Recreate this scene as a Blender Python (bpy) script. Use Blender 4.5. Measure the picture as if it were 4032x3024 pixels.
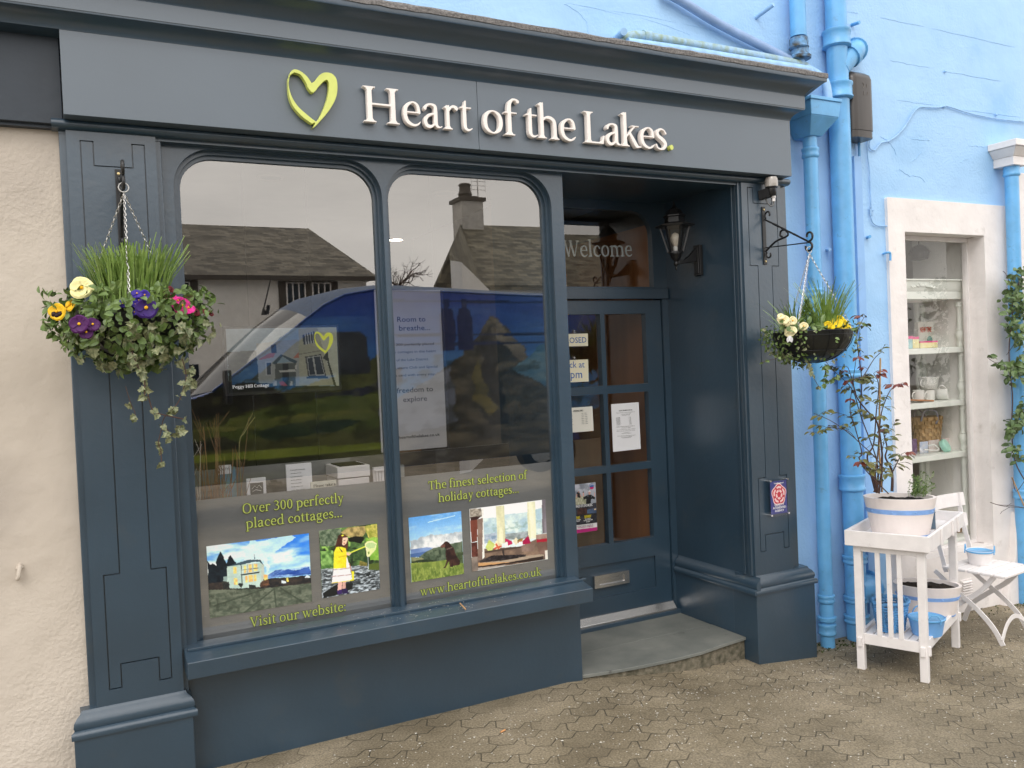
import bpy, bmesh, math, random
import numpy as np
from mathutils import Vector, Matrix
for _o in list(bpy.data.objects): bpy.data.objects.remove(_o)
SC = bpy.context.scene
COL = SC.collection
R = math.radians
# ---------------------------------------------------------------- camera
CAMP = np.array([0.0307, -3.75, 1.6311])
YAW, PITCH, ROLL, FPX = R(27.15033), R(-1.207335), R(-2.487776), 3350.84
_F = np.array([math.sin(YAW)*math.cos(PITCH), math.cos(YAW)*math.cos(PITCH), math.sin(PITCH)])
_R = np.array([math.cos(YAW), -math.sin(YAW), 0.0]); _U = np.cross(_R, _F)
_R, _U = math.cos(ROLL)*_R+math.sin(ROLL)*_U, -math.sin(ROLL)*_R+math.cos(ROLL)*_U
cam = bpy.data.objects.new('camera', bpy.data.cameras.new('camera'))
COL.objects.link(cam)
cam.matrix_world = Matrix([[_R[i], _U[i], -_F[i], CAMP[i]] for i in range(3)]+[[0, 0, 0, 1]])
cam.data.sensor_width = 36; cam.data.sensor_fit = 'HORIZONTAL'
cam.data.lens = FPX/4032*36; cam.data.clip_end = 500; cam.data.clip_start = 0.05
SC.camera = cam
# ---------------------------------------------------------------- world: overcast sky
SUN_EL, SUN_AZ = R(48), R(215)
world = bpy.data.worlds.new('World'); SC.world = world; world.use_nodes = True
wn = world.node_tree.nodes; wl = world.node_tree.links; wn.clear()
sky = wn.new('ShaderNodeTexSky'); sky.sky_type = 'NISHITA'; sky.sun_disc = False
sky.sun_elevation = SUN_EL; sky.sun_rotation = SUN_AZ; sky.dust_density = 4; sky.air_density = 1.0; sky.ozone_density = 1
hsv = wn.new('ShaderNodeHueSaturation'); hsv.inputs['Saturation'].default_value = 0.22
wl.new(sky.outputs[0], hsv.inputs['Color'])
tc = wn.new('ShaderNodeTexCoord'); mp = wn.new('ShaderNodeMapping'); mp.inputs['Scale'].default_value = (1, 1, 2.6)
wl.new(tc.outputs['Generated'], mp.inputs['Vector'])
nz = wn.new('ShaderNodeTexNoise'); nz.inputs['Scale'].default_value = 2.2; nz.inputs['Detail'].default_value = 6; nz.inputs['Roughness'].default_value = .55
wl.new(mp.outputs[0], nz.inputs['Vector'])
cr = wn.new('ShaderNodeValToRGB')
cr.color_ramp.elements[0].position = .32; cr.color_ramp.elements[0].color = (11.5, 11.2, 11.0, 1)
cr.color_ramp.elements[1].position = .72; cr.color_ramp.elements[1].color = (17.5, 16.9, 16.3, 1)
wl.new(nz.outputs[0], cr.inputs[0])
mx = wn.new('ShaderNodeMixRGB'); mx.inputs[0].default_value = .82
wl.new(hsv.outputs[0], mx.inputs[1]); wl.new(cr.outputs[0], mx.inputs[2])
bg = wn.new('ShaderNodeBackground'); bg.inputs['Strength'].default_value = 0.125
wl.new(mx.outputs[0], bg.inputs['Color'])
wo = wn.new('ShaderNodeOutputWorld'); wl.new(bg.outputs[0], wo.inputs['Surface'])
sl = bpy.data.lights.new('sun', 'SUN'); sl.energy = 0.6; sl.angle = R(25); sl.color = (1, .96, .90)
so = bpy.data.objects.new('sun', sl); COL.objects.link(so)
_d = Vector((math.sin(SUN_AZ)*math.cos(SUN_EL), math.cos(SUN_AZ)*math.cos(SUN_EL), math.sin(SUN_EL)))
so.rotation_euler = _d.to_track_quat('Z', 'Y').to_euler(); so.location = (0, -6, 12)
SC.view_settings.view_transform = 'Standard'; SC.view_settings.look = 'None'
SC.view_settings.exposure = 0.34; SC.view_settings.gamma = 1.0
try:
    SC.cycles.max_bounces = 8; SC.cycles.transparent_max_bounces = 16; SC.cycles.use_denoising = True
    SC.cycles.sample_clamp_indirect = 6
except Exception: pass
# ---------------------------------------------------------------- measured picture points -> real places on known planes
ZN = {'a':(0,0,.6076),'b':(1000,0,.6076),'c':(2100,0,.4973),'d':(2900,0,.5124),'e':(0,900,.6028),'f':(700,600,.5425),'h':(1500,600,.7834),
 'i':(700,1500,.6028),'j':(0,1900,.6776),'k':(1500,1700,.6028),'l':(2150,650,.5124),'m':(2150,1400,.7834),'n':(2850,600,.5426),'o':(3400,900,.6632),
 'p':(3200,1800,.5726),'q':(800,2400,1.4611),'s':(0,0,1.0),'D':(0,0,1.8228),
 'g1':(780,2050,.2592),'g2':(1230,2030,.2230),'g3':(1590,1980,.2049),'g4':(1830,1940,.2109),'g5':(2240,1860,.1688),'g6':(3000,1850,.1326),
 'g7':(880,1250,.2170),'g8':(2220,1240,.3376), 'r':(2205,2205,.8685)}
def P(zn, a, b, **kw):
    x0, y0, s = ZN[zn]; u, v = x0+a*s, y0+b*s
    d = _F*FPX+_R*(u-2016)-_U*(v-1512)
    (ax, val), = kw.items(); i = 'xyz'.index(ax)
    return CAMP+d*((val-CAMP[i])/d[i])
def ground_z(x, y=0):
    if x < 2.2: return 0.0
    if x < 4.0: return -.1*(x-2.2)
    return -.18-.03*(min(x, 9)-4.0)
def PG(zn, a, b):
    z = 0.0
    for _ in range(50):
        p = P(zn, a, b, z=z); z = .5*z+.5*ground_z(p[0])
    return p
# ---------------------------------------------------------------- scene helpers
def tag(o, label=None, cat=None, group=None, kind=None):
    if label: o['label'] = label
    if cat: o['category'] = cat
    if group: o['group'] = group
    if kind: o['kind'] = kind
    return o
def thing(name, label, cat, loc=(0, 0, 0), group=None):
    o = bpy.data.objects.new(name, None); COL.objects.link(o)
    o.empty_display_size = .05
    o.location = Vector([float(c) for c in loc]); return tag(o, label, cat, group)
def org(o):
    v = Vector((0, 0, 0))
    while o is not None: v += Vector(o.location); o = o.parent
    return v
class MB:
    def __init__(s): s.v = []; s.f = []; s.uv = None
    def add(s, vs, fs):
        n = len(s.v); s.v += [tuple(map(float, p)) for p in vs]; s.f += [tuple(i+n for i in f) for f in fs]
        return s
    def box(s, x0, x1, y0, y1, z0, z1):
        return s.add([(x0,y0,z0),(x1,y0,z0),(x1,y1,z0),(x0,y1,z0),(x0,y0,z1),(x1,y0,z1),(x1,y1,z1),(x0,y1,z1)],
              [(0,3,2,1),(4,5,6,7),(0,1,5,4),(1,2,6,5),(2,3,7,6),(3,0,4,7)])
    def hexa(s, b, t):   # 4 bottom pts, 4 top pts (ccw from above)
        return s.add(list(b)+list(t), [(0,3,2,1),(4,5,6,7),(0,1,5,4),(1,2,6,5),(2,3,7,6),(3,0,4,7)])
    def bar(s, a, b, w, h, up=(0, 0, 1)):
        a, b = Vector(a), Vector(b); d = (b-a).normalized(); u = Vector(up)
        if abs(d.dot(u)) > .98: u = Vector((1, 0, 0))
        r = d.cross(u).normalized(); u = r.cross(d)
        q = lambda p: [p-r*w/2-u*h/2, p+r*w/2-u*h/2, p+r*w/2+u*h/2, p-r*w/2+u*h/2]
        return s.add(q(a)+q(b), [(0,1,2,3),(7,6,5,4),(0,4,5,1),(1,5,6,2),(2,6,7,3),(3,7,4,0)])
    def tube(s, pts, r, n=10, cap=True, closed=False):
        pts = [Vector(p) for p in pts]; N = len(pts)
        rs = r if isinstance(r, (list, tuple)) else [r]*N
        prev = None; rings = []
        for i, p in enumerate(pts):
            a = pts[i-1] if (i or closed) else p; b = pts[(i+1) % N] if (i < N-1 or closed) else p
            d = (b-a); d = d.normalized() if d.length > 1e-9 else Vector((0, 0, 1))
            if prev is None:
                u = Vector((0, 0, 1)) if abs(d.z) < .9 else Vector((1, 0, 0))
            else: u = prev
            u = (u-d*u.dot(d)); u = u.normalized() if u.length > 1e-6 else d.orthogonal().normalized()
            w = d.cross(u); prev = u
            rings.append([p+(u*math.cos(2*math.pi*k/n)+w*math.sin(2*math.pi*k/n))*rs[i] for k in range(n)])
        vs = [q for rg in rings for q in rg]; fs = []
        M = N if closed else N-1
        for i in range(M):
            j = (i+1) % N
            for k in range(n):
                l = (k+1) % n; fs.append((i*n+k, i*n+l, j*n+l, j*n+k))
        if cap and not closed:
            fs.append(tuple(range(n))[::-1]); fs.append(tuple((N-1)*n+k for k in range(n)))
        return s.add(vs, fs)
    def lathe(s, prof, c=(0, 0, 0), n=24, sx=1.0, sy=1.0, a0=0, a1=2*math.pi, rot=0):
        c = Vector(c); full = abs(a1-a0-2*math.pi) < 1e-6; m = n if full else n+1; vs = []; fs = []
        cr, sr = math.cos(rot), math.sin(rot)
        for r_, z in prof:
            for k in range(m):
                t = a0+(a1-a0)*k/n; x, y = r_*sx*math.cos(t), r_*sy*math.sin(t)
                vs.append((c.x+x*cr-y*sr, c.y+x*sr+y*cr, c.z+z))
        for i in range(len(prof)-1):
            for k in range(n):
                l = (k+1) % m; fs.append((i*m+k, i*m+l, (i+1)*m+l, (i+1)*m+k))
        if full:
            if prof[0][0] > 1e-6: fs.append(tuple(range(m))[::-1])
            if prof[-1][0] > 1e-6: fs.append(tuple((len(prof)-1)*m+k for k in range(m)))
        return s.add(vs, fs)
    def sweepx(s, prof, x0, x1, e0=None, e1=None):   # prof of (y,z), along x; e0/e1: offset of end per profile point
        n = len(prof); vs = []
        for i, (y, z) in enumerate(prof): vs.append((x0+(e0[i] if e0 else 0), y, z))
        for i, (y, z) in enumerate(prof): vs.append((x1+(e1[i] if e1 else 0), y, z))
        fs = [(i, (i+1) % n, n+(i+1) % n, n+i) for i in range(n)]
        fs += [tuple(range(n))[::-1], tuple(range(n, 2*n))]
        return s.add(vs, fs)
    def prism(s, poly, ax, c0, c1):   # poly in the two other axes
        n = len(poly); o = {'x': lambda p, c: (c, p[0], p[1]), 'y': lambda p, c: (p[0], c, p[1]), 'z': lambda p, c: (p[0], p[1], c)}[ax]
        return s.add([o(p, c0) for p in poly]+[o(p, c1) for p in poly], [(i, (i+1) % n, n+(i+1) % n, n+i) for i in range(n)]+[tuple(range(n))[::-1], tuple(range(n, 2*n))])
    def sphere(s, c, r, n=10, m=7, sz=1.0):
        return s.lathe([(max(r*math.sin(math.pi*i/m), 1e-7), -r*sz*math.cos(math.pi*i/m)) for i in range(m+1)], c, n)
    def build(s, name, mat, parent=None, smooth=False, bevel=0, label=None, cat=None, group=None, kind=None, base=None, seg=2, fixn=True):
        me = bpy.data.meshes.new(name)
        if parent is not None: o0 = org(parent)
        elif base is not None: o0 = Vector([float(c) for c in base])
        else:
            a = np.array(s.v); o0 = Vector((float((a[:,0].min()+a[:,0].max())/2), float((a[:,1].min()+a[:,1].max())/2), float(a[:,2].min())))
        me.from_pydata([Vector(v)-o0 for v in s.v], [], s.f)
        if fixn:
            bm = bmesh.new(); bm.from_mesh(me); bmesh.ops.recalc_face_normals(bm, faces=bm.faces[:]); bm.to_mesh(me); bm.free()
        me.update()
        ob = bpy.data.objects.new(name, me); COL.objects.link(ob)
        if parent is not None: ob.parent = parent
        else: ob.location = o0
        if mat is not None:
            for m_ in (mat if isinstance(mat, (list, tuple)) else [mat]): me.materials.append(m_)
        if bevel:
            b = ob.modifiers.new('bevel', 'BEVEL'); b.width = bevel; b.segments = seg; b.limit_method = 'ANGLE'; b.angle_limit = R(40); b.harden_normals = True
            smooth = True if smooth is False else smooth
        if smooth:
            for p in me.polygons: p.use_smooth = True
            try: me.set_sharp_from_angle(angle=R(50 if not bevel else 60))
            except Exception: pass
        return tag(ob, label, cat, group, kind)
def dup(root, delta, label=None, group=None):
    r = root.copy(); COL.objects.link(r); r.location = Vector(root.location)+Vector(delta)
    if label: r['label'] = label
    if group: r['group'] = group
    for ch in list(root.children):
        c = ch.copy(); COL.objects.link(c); c.parent = r
        for g in ch.children:
            d = g.copy(); COL.objects.link(d); d.parent = c
    return r
# ---------------------------------------------------------------- materials
def mat(name, col, rough=.6, var=.15, scale=8, bump=0, bscale=60, spec=.5, metal=0, col2=None, detail=4, coat=0, rvar=0, alpha=None, trans=0, emit=None, estr=0, stretch=None):
    m = bpy.data.materials.new(name); m.use_nodes = True
    n, l = m.node_tree.nodes, m.node_tree.links
    b = n['Principled BSDF']
    b.inputs['Roughness'].default_value = rough; b.inputs['Metallic'].default_value = metal
    b.inputs['Specular IOR Level'].default_value = spec
    if coat: b.inputs['Coat Weight'].default_value = coat; b.inputs['Coat Roughness'].default_value = .25
    tcn = n.new('ShaderNodeTexCoord'); vec = tcn.outputs['Object']
    if stretch:
        mpn = n.new('ShaderNodeMapping'); mpn.inputs['Scale'].default_value = stretch; l.new(vec, mpn.inputs[0]); vec = mpn.outputs[0]
    c = Vector(col[:3])
    if var or col2:
        t = n.new('ShaderNodeTexNoise'); t.inputs['Scale'].default_value = scale; t.inputs['Detail'].default_value = detail; l.new(vec, t.inputs['Vector'])
        rp = n.new('ShaderNodeValToRGB'); rp.color_ramp.elements[0].position = .3; rp.color_ramp.elements[1].position = .7
        lo = [x*(1-var) for x in c]; hi = [min(1, x*(1+var)) for x in c]
        if col2: lo, hi = list(c), list(col2)
        rp.color_ramp.elements[0].color = (*lo, 1); rp.color_ramp.elements[1].color = (*hi, 1)
        l.new(t.outputs[0], rp.inputs[0]); l.new(rp.outputs[0], b.inputs['Base Color'])
        if rvar:
            mr = n.new('ShaderNodeMapRange'); mr.inputs['To Min'].default_value = rough-rvar; mr.inputs['To Max'].default_value = rough+rvar
            l.new(t.outputs[0], mr.inputs[0]); l.new(mr.outputs[0], b.inputs['Roughness'])
    else: b.inputs['Base Color'].default_value = (*c, 1)
    if bump:
        t2 = n.new('ShaderNodeTexNoise'); t2.inputs['Scale'].default_value = bscale; t2.inputs['Detail'].default_value = 5; l.new(vec, t2.inputs['Vector'])
        bp = n.new('ShaderNodeBump'); bp.inputs['Strength'].default_value = bump; bp.inputs['Distance'].default_value = .01
        l.new(t2.outputs[0], bp.inputs['Height']); l.new(bp.outputs[0], b.inputs['Normal'])
    if emit: b.inputs['Emission Color'].default_value = (*emit, 1); b.inputs['Emission Strength'].default_value = estr
    return m
def worn(m, col, scale, lo, hi, amt=.8):
    n, l = m.node_tree.nodes, m.node_tree.links; b = n['Principled BSDF']; src = b.inputs['Base Color'].links[0].from_socket
    t0 = n.new('ShaderNodeTexCoord'); t = n.new('ShaderNodeTexNoise'); t.inputs['Scale'].default_value = scale; t.inputs['Detail'].default_value = 8; t.inputs['Roughness'].default_value = .7
    l.new(t0.outputs['Object'], t.inputs['Vector']); mr = n.new('ShaderNodeMapRange'); mr.inputs['From Min'].default_value = lo; mr.inputs['From Max'].default_value = hi; mr.inputs['To Max'].default_value = amt
    l.new(t.outputs[0], mr.inputs[0]); mi = n.new('ShaderNodeMixRGB'); l.new(mr.outputs[0], mi.inputs[0]); l.new(src, mi.inputs[1]); mi.inputs[2].default_value = (*col, 1); l.new(mi.outputs[0], b.inputs['Base Color'])
def glass_mat(name, k=2.2, add=.02, tint=(1, 1, 1), rough=0.0, wob=0.0):
    m = bpy.data.materials.new(name); m.use_nodes = True
    n, l = m.node_tree.nodes, m.node_tree.links; n.clear()
    lw = n.new('ShaderNodeLayerWeight'); lw.inputs['Blend'].default_value = .5
    pw = n.new('ShaderNodeMath'); pw.operation = 'POWER'; pw.inputs[1].default_value = 5; l.new(lw.outputs['Facing'], pw.inputs[0])
    ma = n.new('ShaderNodeMath'); ma.operation = 'MULTIPLY_ADD'; ma.inputs[1].default_value = .96*k; ma.inputs[2].default_value = .04*k+add; ma.use_clamp = True
    l.new(pw.outputs[0], ma.inputs[0])
    tr = n.new('ShaderNodeBsdfTransparent'); tr.inputs[0].default_value = (*tint, 1)
    gl = n.new('ShaderNodeBsdfGlossy'); gl.inputs['Roughness'].default_value = rough; gl.inputs['Color'].default_value = (.97, .94, .895, 1)
    if wob:
        t = n.new('ShaderNodeTexNoise'); t.inputs['Scale'].default_value = 1.1; t.inputs['Detail'].default_value = 1
        tco = n.new('ShaderNodeTexCoord'); l.new(tco.outputs['Object'], t.inputs['Vector'])
        bp = n.new('ShaderNodeBump'); bp.inputs['Strength'].default_value = wob; bp.inputs['Distance'].default_value = .01
        l.new(t.outputs[0], bp.inputs['Height']); l.new(bp.outputs[0], gl.inputs['Normal'])
    mi = n.new('ShaderNodeMixShader'); l.new(ma.outputs[0], mi.inputs[0]); l.new(tr.outputs[0], mi.inputs[1]); l.new(gl.outputs[0], mi.inputs[2])
    o = n.new('ShaderNodeOutputMaterial'); l.new(mi.outputs[0], o.inputs[0]); return m
def vcol_mat(name, rough=.45, spec=.5, coat=0, emit=0):
    m = bpy.data.materials.new(name); m.use_nodes = True
    n, l = m.node_tree.nodes, m.node_tree.links; b = n['Principled BSDF']
    a = n.new('ShaderNodeVertexColor'); a.layer_name = 'print'
    l.new(a.outputs[0], b.inputs['Base Color']); b.inputs['Roughness'].default_value = rough; b.inputs['Specular IOR Level'].default_value = spec
    if coat: b.inputs['Coat Weight'].default_value = coat; b.inputs['Coat Roughness'].default_value = .1
    if emit:
        l.new(a.outputs[0], b.inputs['Emission Color']); b.inputs['Emission Strength'].default_value = emit
    return m
M = {}
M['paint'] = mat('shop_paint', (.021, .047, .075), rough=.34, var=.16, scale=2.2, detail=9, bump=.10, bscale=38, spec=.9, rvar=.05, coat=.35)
M['paint_sheen'] = mat('sheen_lightened_paint', (.080, .108, .138), rough=.38, var=.05, scale=2, bump=.03, bscale=70, spec=1.0)  # fascia paint made lighter: sky sheen put into its base colour
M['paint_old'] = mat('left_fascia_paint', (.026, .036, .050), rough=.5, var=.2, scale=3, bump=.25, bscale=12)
M['letter'] = mat('sign_letter_cream', (.86, .80, .76), rough=.4, var=.03)
M['lime'] = mat('sign_lime', (.62, .68, .17), rough=.42, var=.06, scale=20)
M['lead'] = mat('lead_flashing', (.16, .15, .145), rough=.6, var=.5, scale=90, bump=.5, bscale=160, detail=8)
M['blue'] = None
M['white'] = mat('white_wood_paint', (.80, .765, .755), rough=.5, var=.05, scale=14, bump=.12, bscale=70)
M['wsur'] = mat('white_render', (.80, .755, .735), rough=.65, var=.06, scale=6, bump=.35, bscale=22)
M['pipe'] = mat('blue_pipe_paint', (.14, .41, .73), rough=.32, var=.12, scale=9, bump=.12, bscale=40)
M['pipe_pale'] = mat('pale_blue_pipe_paint', (.30, .51, .78), rough=.45, var=.15, scale=20, bump=.1, bscale=60)
M['black'] = mat('black_iron', (.012, .012, .013), rough=.38, var=.2)
M['chain'] = mat('zinc_chain', (.55, .54, .52), rough=.32, var=.15, metal=.9)
M['brass'] = mat('brass_screw', (.6, .48, .25), rough=.35, metal=.9, var=.1)
M['steel'] = mat('satin_steel', (.56, .55, .54), rough=.26, metal=.95, var=.06)
M['chrome'] = mat('chrome', (.8, .8, .8), rough=.15, metal=1, var=0)
M['glass'] = glass_mat('shop_glass', 4.4, .06)
M['glass_door'] = glass_mat('door_glass', 2.6, .02)
M['glass_old'] = glass_mat('old_window_glass', 1.5, 0, wob=.03)
M['glass_clear'] = glass_mat('clear_glass', 1.2, .0)
M['soil'] = mat('potting_soil', (.022, .015, .010), rough=.95, var=.6, scale=60, bump=1, bscale=90)
M['leaf'] = mat('pansy_leaf', (.050, .098, .018), rough=.42, var=.5, scale=30, col2=(.16, .235, .06))
M['grass'] = mat('chive_blade', (.11, .21, .028), rough=.42, var=.3, scale=30, col2=(.26, .37, .09))
M['ivy'] = mat('variegated_ivy', (.055, .085, .028), rough=.45, var=.3, scale=90, col2=(.34, .35, .20))
M['stem'] = mat('brown_stem', (.07, .035, .025), rough=.7, var=.3)
M['rose_leaf'] = mat('rose_leaf', (.075, .090, .022), rough=.4, col2=(.16, .15, .04), scale=12)
M['rose_red'] = mat('young_red_leaf', (.16, .035, .02), rough=.4, var=.3)
M['liner'] = mat('black_plastic_liner', (.010, .011, .010), rough=.35, var=.3, bump=.5, bscale=30)
M['wood_brown'] = mat('brown_wood', (.36, .15, .055), rough=.45, var=.3, scale=5, stretch=(1, 1, .12), detail=6)
M['paper'] = mat('white_paper', (.80, .80, .82), rough=.8, var=.02)
M['cream_card'] = mat('cream_card', (.82, .76, .56), rough=.5, var=.02)
M['ink_blue'] = mat('blue_ink', (.03, .13, .42), rough=.5, var=0)
M['ink_grey'] = mat('grey_ink', (.25, .25, .25), rough=.6, var=0)
M['ink_black'] = mat('black_ink', (.02, .02, .02), rough=.5, var=0)
M['ink_white'] = mat('white_ink', (.85, .85, .85), rough=.5, var=0)
M['print'] = vcol_mat('printed_picture', .3, .5)
M['print_matt'] = vcol_mat('printed_board', .6, .3)
M['vinyl'] = mat('grey_window_vinyl', (.19, .20, .205), rough=.30, var=.05, scale=1.3, spec=.5)
M['text_lime'] = mat('lime_vinyl', (.36, .43, .10), rough=.4, var=.03)
M['text_dark'] = mat('dark_olive_vinyl', (.05, .055, .012), rough=.4, var=0)
M['frost'] = mat('frosted_vinyl', (.42, .45, .44), rough=.5, var=0)
M['room'] = mat('shop_interior_wall', (.16, .155, .15), rough=.8, var=.1)
M['carpet'] = mat('carpet', (.05, .05, .055), rough=.95, var=.2)
M['slate'] = mat('doorstep_slate', (.125, .135, .125), rough=.55, var=.3, scale=5, bump=.25, bscale=18, detail=8, col2=(.20, .205, .185))
M['moss'] = mat('mossy_stone', (.065, .062, .038), rough=.9, col2=(.22, .19, .14), scale=28, bump=.8, bscale=50, detail=8)
M['brownplas'] = mat('brown_plastic', (.036, .029, .025), rough=.28, var=.25, scale=5, stretch=(3, 3, .4))
M['wicker'] = mat('blue_wicker', (.10, .30, .58), rough=.55, var=.35, scale=30)
M['bluebucket'] = mat('blue_bucket_paint', (.18, .42, .80), rough=.4, var=.08)
M['straw'] = mat('straw', (.42, .27, .12), rough=.7, var=.3, scale=30)
M['china'] = mat('china', (.72, .72, .68), rough=.2, var=.03)
M['shelfw'] = mat('painted_shelf', (.74, .77, .71), rough=.4, var=.03)
M['mint'] = mat('mint_ceramic', (.38, .70, .58), rough=.35, var=.05)
def noise_layers(name, stops, scale, detail, bump, bscale, rough, extra=None):
    m = bpy.data.materials.new(name); m.use_nodes = True
    n, l = m.node_tree.nodes, m.node_tree.links; b = n['Principled BSDF']; b.inputs['Roughness'].default_value = rough
    t0 = n.new('ShaderNodeTexCoord'); t = n.new('ShaderNodeTexNoise'); t.inputs['Scale'].default_value = scale; t.inputs['Detail'].default_value = detail
    l.new(t0.outputs['Object'], t.inputs['Vector'])
    rp = n.new('ShaderNodeValToRGB'); e = rp.color_ramp.elements
    while len(e) < len(stops): e.new(.5)
    for k, (p, c) in enumerate(stops): e[k].position = p; e[k].color = (*c, 1)
    l.new(t.outputs[0], rp.inputs[0]); l.new(rp.outputs[0], b.inputs['Base Color'])
    # lumpy hand-trowelled surface
    h1 = n.new('ShaderNodeTexNoise'); h1.inputs['Scale'].default_value = bscale; h1.inputs['Detail'].default_value = 6; h1.inputs['Roughness'].default_value = .45
    l.new(t0.outputs['Object'], h1.inputs['Vector'])
    h2 = n.new('ShaderNodeTexNoise'); h2.inputs['Scale'].default_value = bscale*14; h2.inputs['Detail'].default_value = 3
    l.new(t0.outputs['Object'], h2.inputs['Vector'])
    h3 = n.new('ShaderNodeTexNoise'); h3.inputs['Scale'].default_value = 1.1; h3.inputs['Detail'].default_value = 3; l.new(t0.outputs['Object'], h3.inputs['Vector'])
    mr = n.new('ShaderNodeMapRange'); mr.inputs['From Min'].default_value = .4; mr.inputs['From Max'].default_value = .65; mr.inputs['To Min'].default_value = .03; mr.inputs['To Max'].default_value = .30; l.new(h3.outputs[0], mr.inputs[0])
    ad = n.new('ShaderNodeMath'); ad.operation = 'MULTIPLY_ADD'; l.new(mr.outputs[0], ad.inputs[1]); l.new(h2.outputs[0], ad.inputs[0]); l.new(h1.outputs[0], ad.inputs[2])
    bp = n.new('ShaderNodeBump'); bp.inputs['Strength'].default_value = bump; bp.inputs['Distance'].default_value = .03
    l.new(ad.outputs[0], bp.inputs['Height']); l.new(bp.outputs[0], b.inputs['Normal'])
    return m
M['blue'] = noise_layers('blue_masonry_paint', [(.28, (.25, .48, .77)), (.45, (.34, .57, .85)), (.75, (.38, .61, .88))], 1.3, 9, .5, 4.5, .55)
M['beige'] = noise_layers('beige_masonry_paint', [(.28, (.42, .37, .32)), (.45, (.53, .47, .40)), (.75, (.58, .52, .45))], 1.3, 7, .6, 5.0, .8)
worn(M['paint'], (.09, .10, .11), 30, .685, .72, .7); worn(M['paint'], (.05, .06, .065), 3.2, .56, .74, .55)
worn(M['pipe'], (.10, .20, .32), 16, .60, .70, .6); worn(M['pipe'], (.14, .085, .05), 34, .70, .74, .8)
worn(M['white'], (.42, .38, .33), 22, .64, .72, .6); worn(M['wsur'], (.50, .46, .42), 7, .60, .72, .5)
worn(M['blue'], (.12, .24, .40), 24, .69, .74, .6); worn(M['beige'], (.30, .26, .22), 18, .68, .74, .5)
worn(M['slate'], (.30, .30, .28), 26, .66, .70, .7); worn(M['slate'], (.06, .06, .05), 14, .63, .70, .7)
# ---------------------------------------------------------------- lettering: own serif outlines (advance ~ contours, 1000 units/em)
GLYPHS = {}
def gl_spline(pts,closed=False,n=10):
    # catmull rom of (x,y,w)
    P=np.array(pts,float);out=[];N=len(P)
    rng=range(N) if closed else range(N-1)
    for i in rng:
        if closed: a,b,c,d=P[(i-1)%N],P[i],P[(i+1)%N],P[(i+2)%N]
        else: a,b,c,d=P[max(i-1,0)],P[i],P[i+1],P[min(i+2,N-1)]
        for t in np.linspace(0,1,n,endpoint=False):
            out.append(.5*((2*b)+(-a+c)*t+(2*a-5*b+4*c-d)*t*t+(-a+3*b-3*c+d)*t**3))
    if not closed: out.append(P[-1])
    else: out.append(out[0])
    return np.array(out)
RES=5.0
class Can:
    def __init__(s,w):
        s.x0,s.y0=-60.31,-280.17;s.nx=int((w+160)/RES);s.ny=int(1100/RES)
        X,Y=np.meshgrid(s.x0+np.arange(s.nx)*RES,s.y0+np.arange(s.ny)*RES);s.X,s.Y=X,Y
        s.d=np.full(X.shape,1e6)
    def poly(s,pts,r=4):
        P=np.array(pts,float);X,Y=s.X,s.Y
        ins=np.zeros(X.shape,bool);dd=np.full(X.shape,1e12)
        for i in range(len(P)):
            a,b=P[i],P[(i+1)%len(P)]
            e=b-a;L=e@e+1e-9
            t=np.clip(((X-a[0])*e[0]+(Y-a[1])*e[1])/L,0,1)
            dd=np.minimum(dd,(X-a[0]-t*e[0])**2+(Y-a[1]-t*e[1])**2)
            c=((a[1]>Y)!=(b[1]>Y))
            xx=a[0]+(Y-a[1])/(e[1] if abs(e[1])>1e-9 else 1e-9)*e[0]
            ins^=(c&(X<xx))
        sd=np.sqrt(dd);sd[ins]*=-1
        s.d=np.minimum(s.d,sd)
    def rect(s,x0,y0,x1,y1): s.poly([(x0,y0),(x1,y0),(x1,y1),(x0,y1)])
    def stroke(s,pts,closed=False):
        q=gl_spline(pts,closed)
        for a,b in zip(q[:-1],q[1:]):
            e=b[:2]-a[:2];L=e@e+1e-9
            t=np.clip(((s.X-a[0])*e[0]+(s.Y-a[1])*e[1])/L,0,1)
            r=(a[2]+(b[2]-a[2])*t)/2
            s.d=np.minimum(s.d,np.hypot(s.X-a[0]-t*e[0],s.Y-a[1]-t*e[1])-r)
    def serif(s,cx,y,w,h=42,stem=96,up=True,l=True,rr=True):
        # bracketed serif centred at cx at baseline y (up: body goes up)
        sg=1 if up else -1
        L=w/2 if l else stem/2; R=w/2 if rr else stem/2
        pts=[(cx-L,y),(cx+R,y),(cx+R,y+sg*h*.75)]
        pts+=[(cx+stem/2+(R-stem/2)*.35,y+sg*h),(cx+stem/2,y+sg*h*1.9),(cx-stem/2,y+sg*h*1.9),(cx-stem/2-(L-stem/2)*.35,y+sg*h),(cx-L,y+sg*h*.75)]
        s.poly(pts)
    def flag(s,cx,top,stem=96,out=62):
        # top-left flag serif of lower-case stems
        s.poly([(cx-stem/2-out,top-62),(cx-stem/2-out,top-38),(cx+stem/2-12,top+8),(cx+stem/2,top+4),(cx+stem/2,top-120),(cx-stem/2,top-120),(cx-stem/2-6,top-80)])
    def done(s,name,w):
        cs=contours(s.d,0.2917)
        out=[]
        for c in cs:
            c=np.array(c)*RES+[s.x0,s.y0]
            c=gl_simplify(c,1.3)
            if len(c)>3: out.append([[int(round(x)),int(round(y))] for x,y in c])
        GLYPHS[name]=(w,[[tuple(p) for p in c] for c in out])
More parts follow.
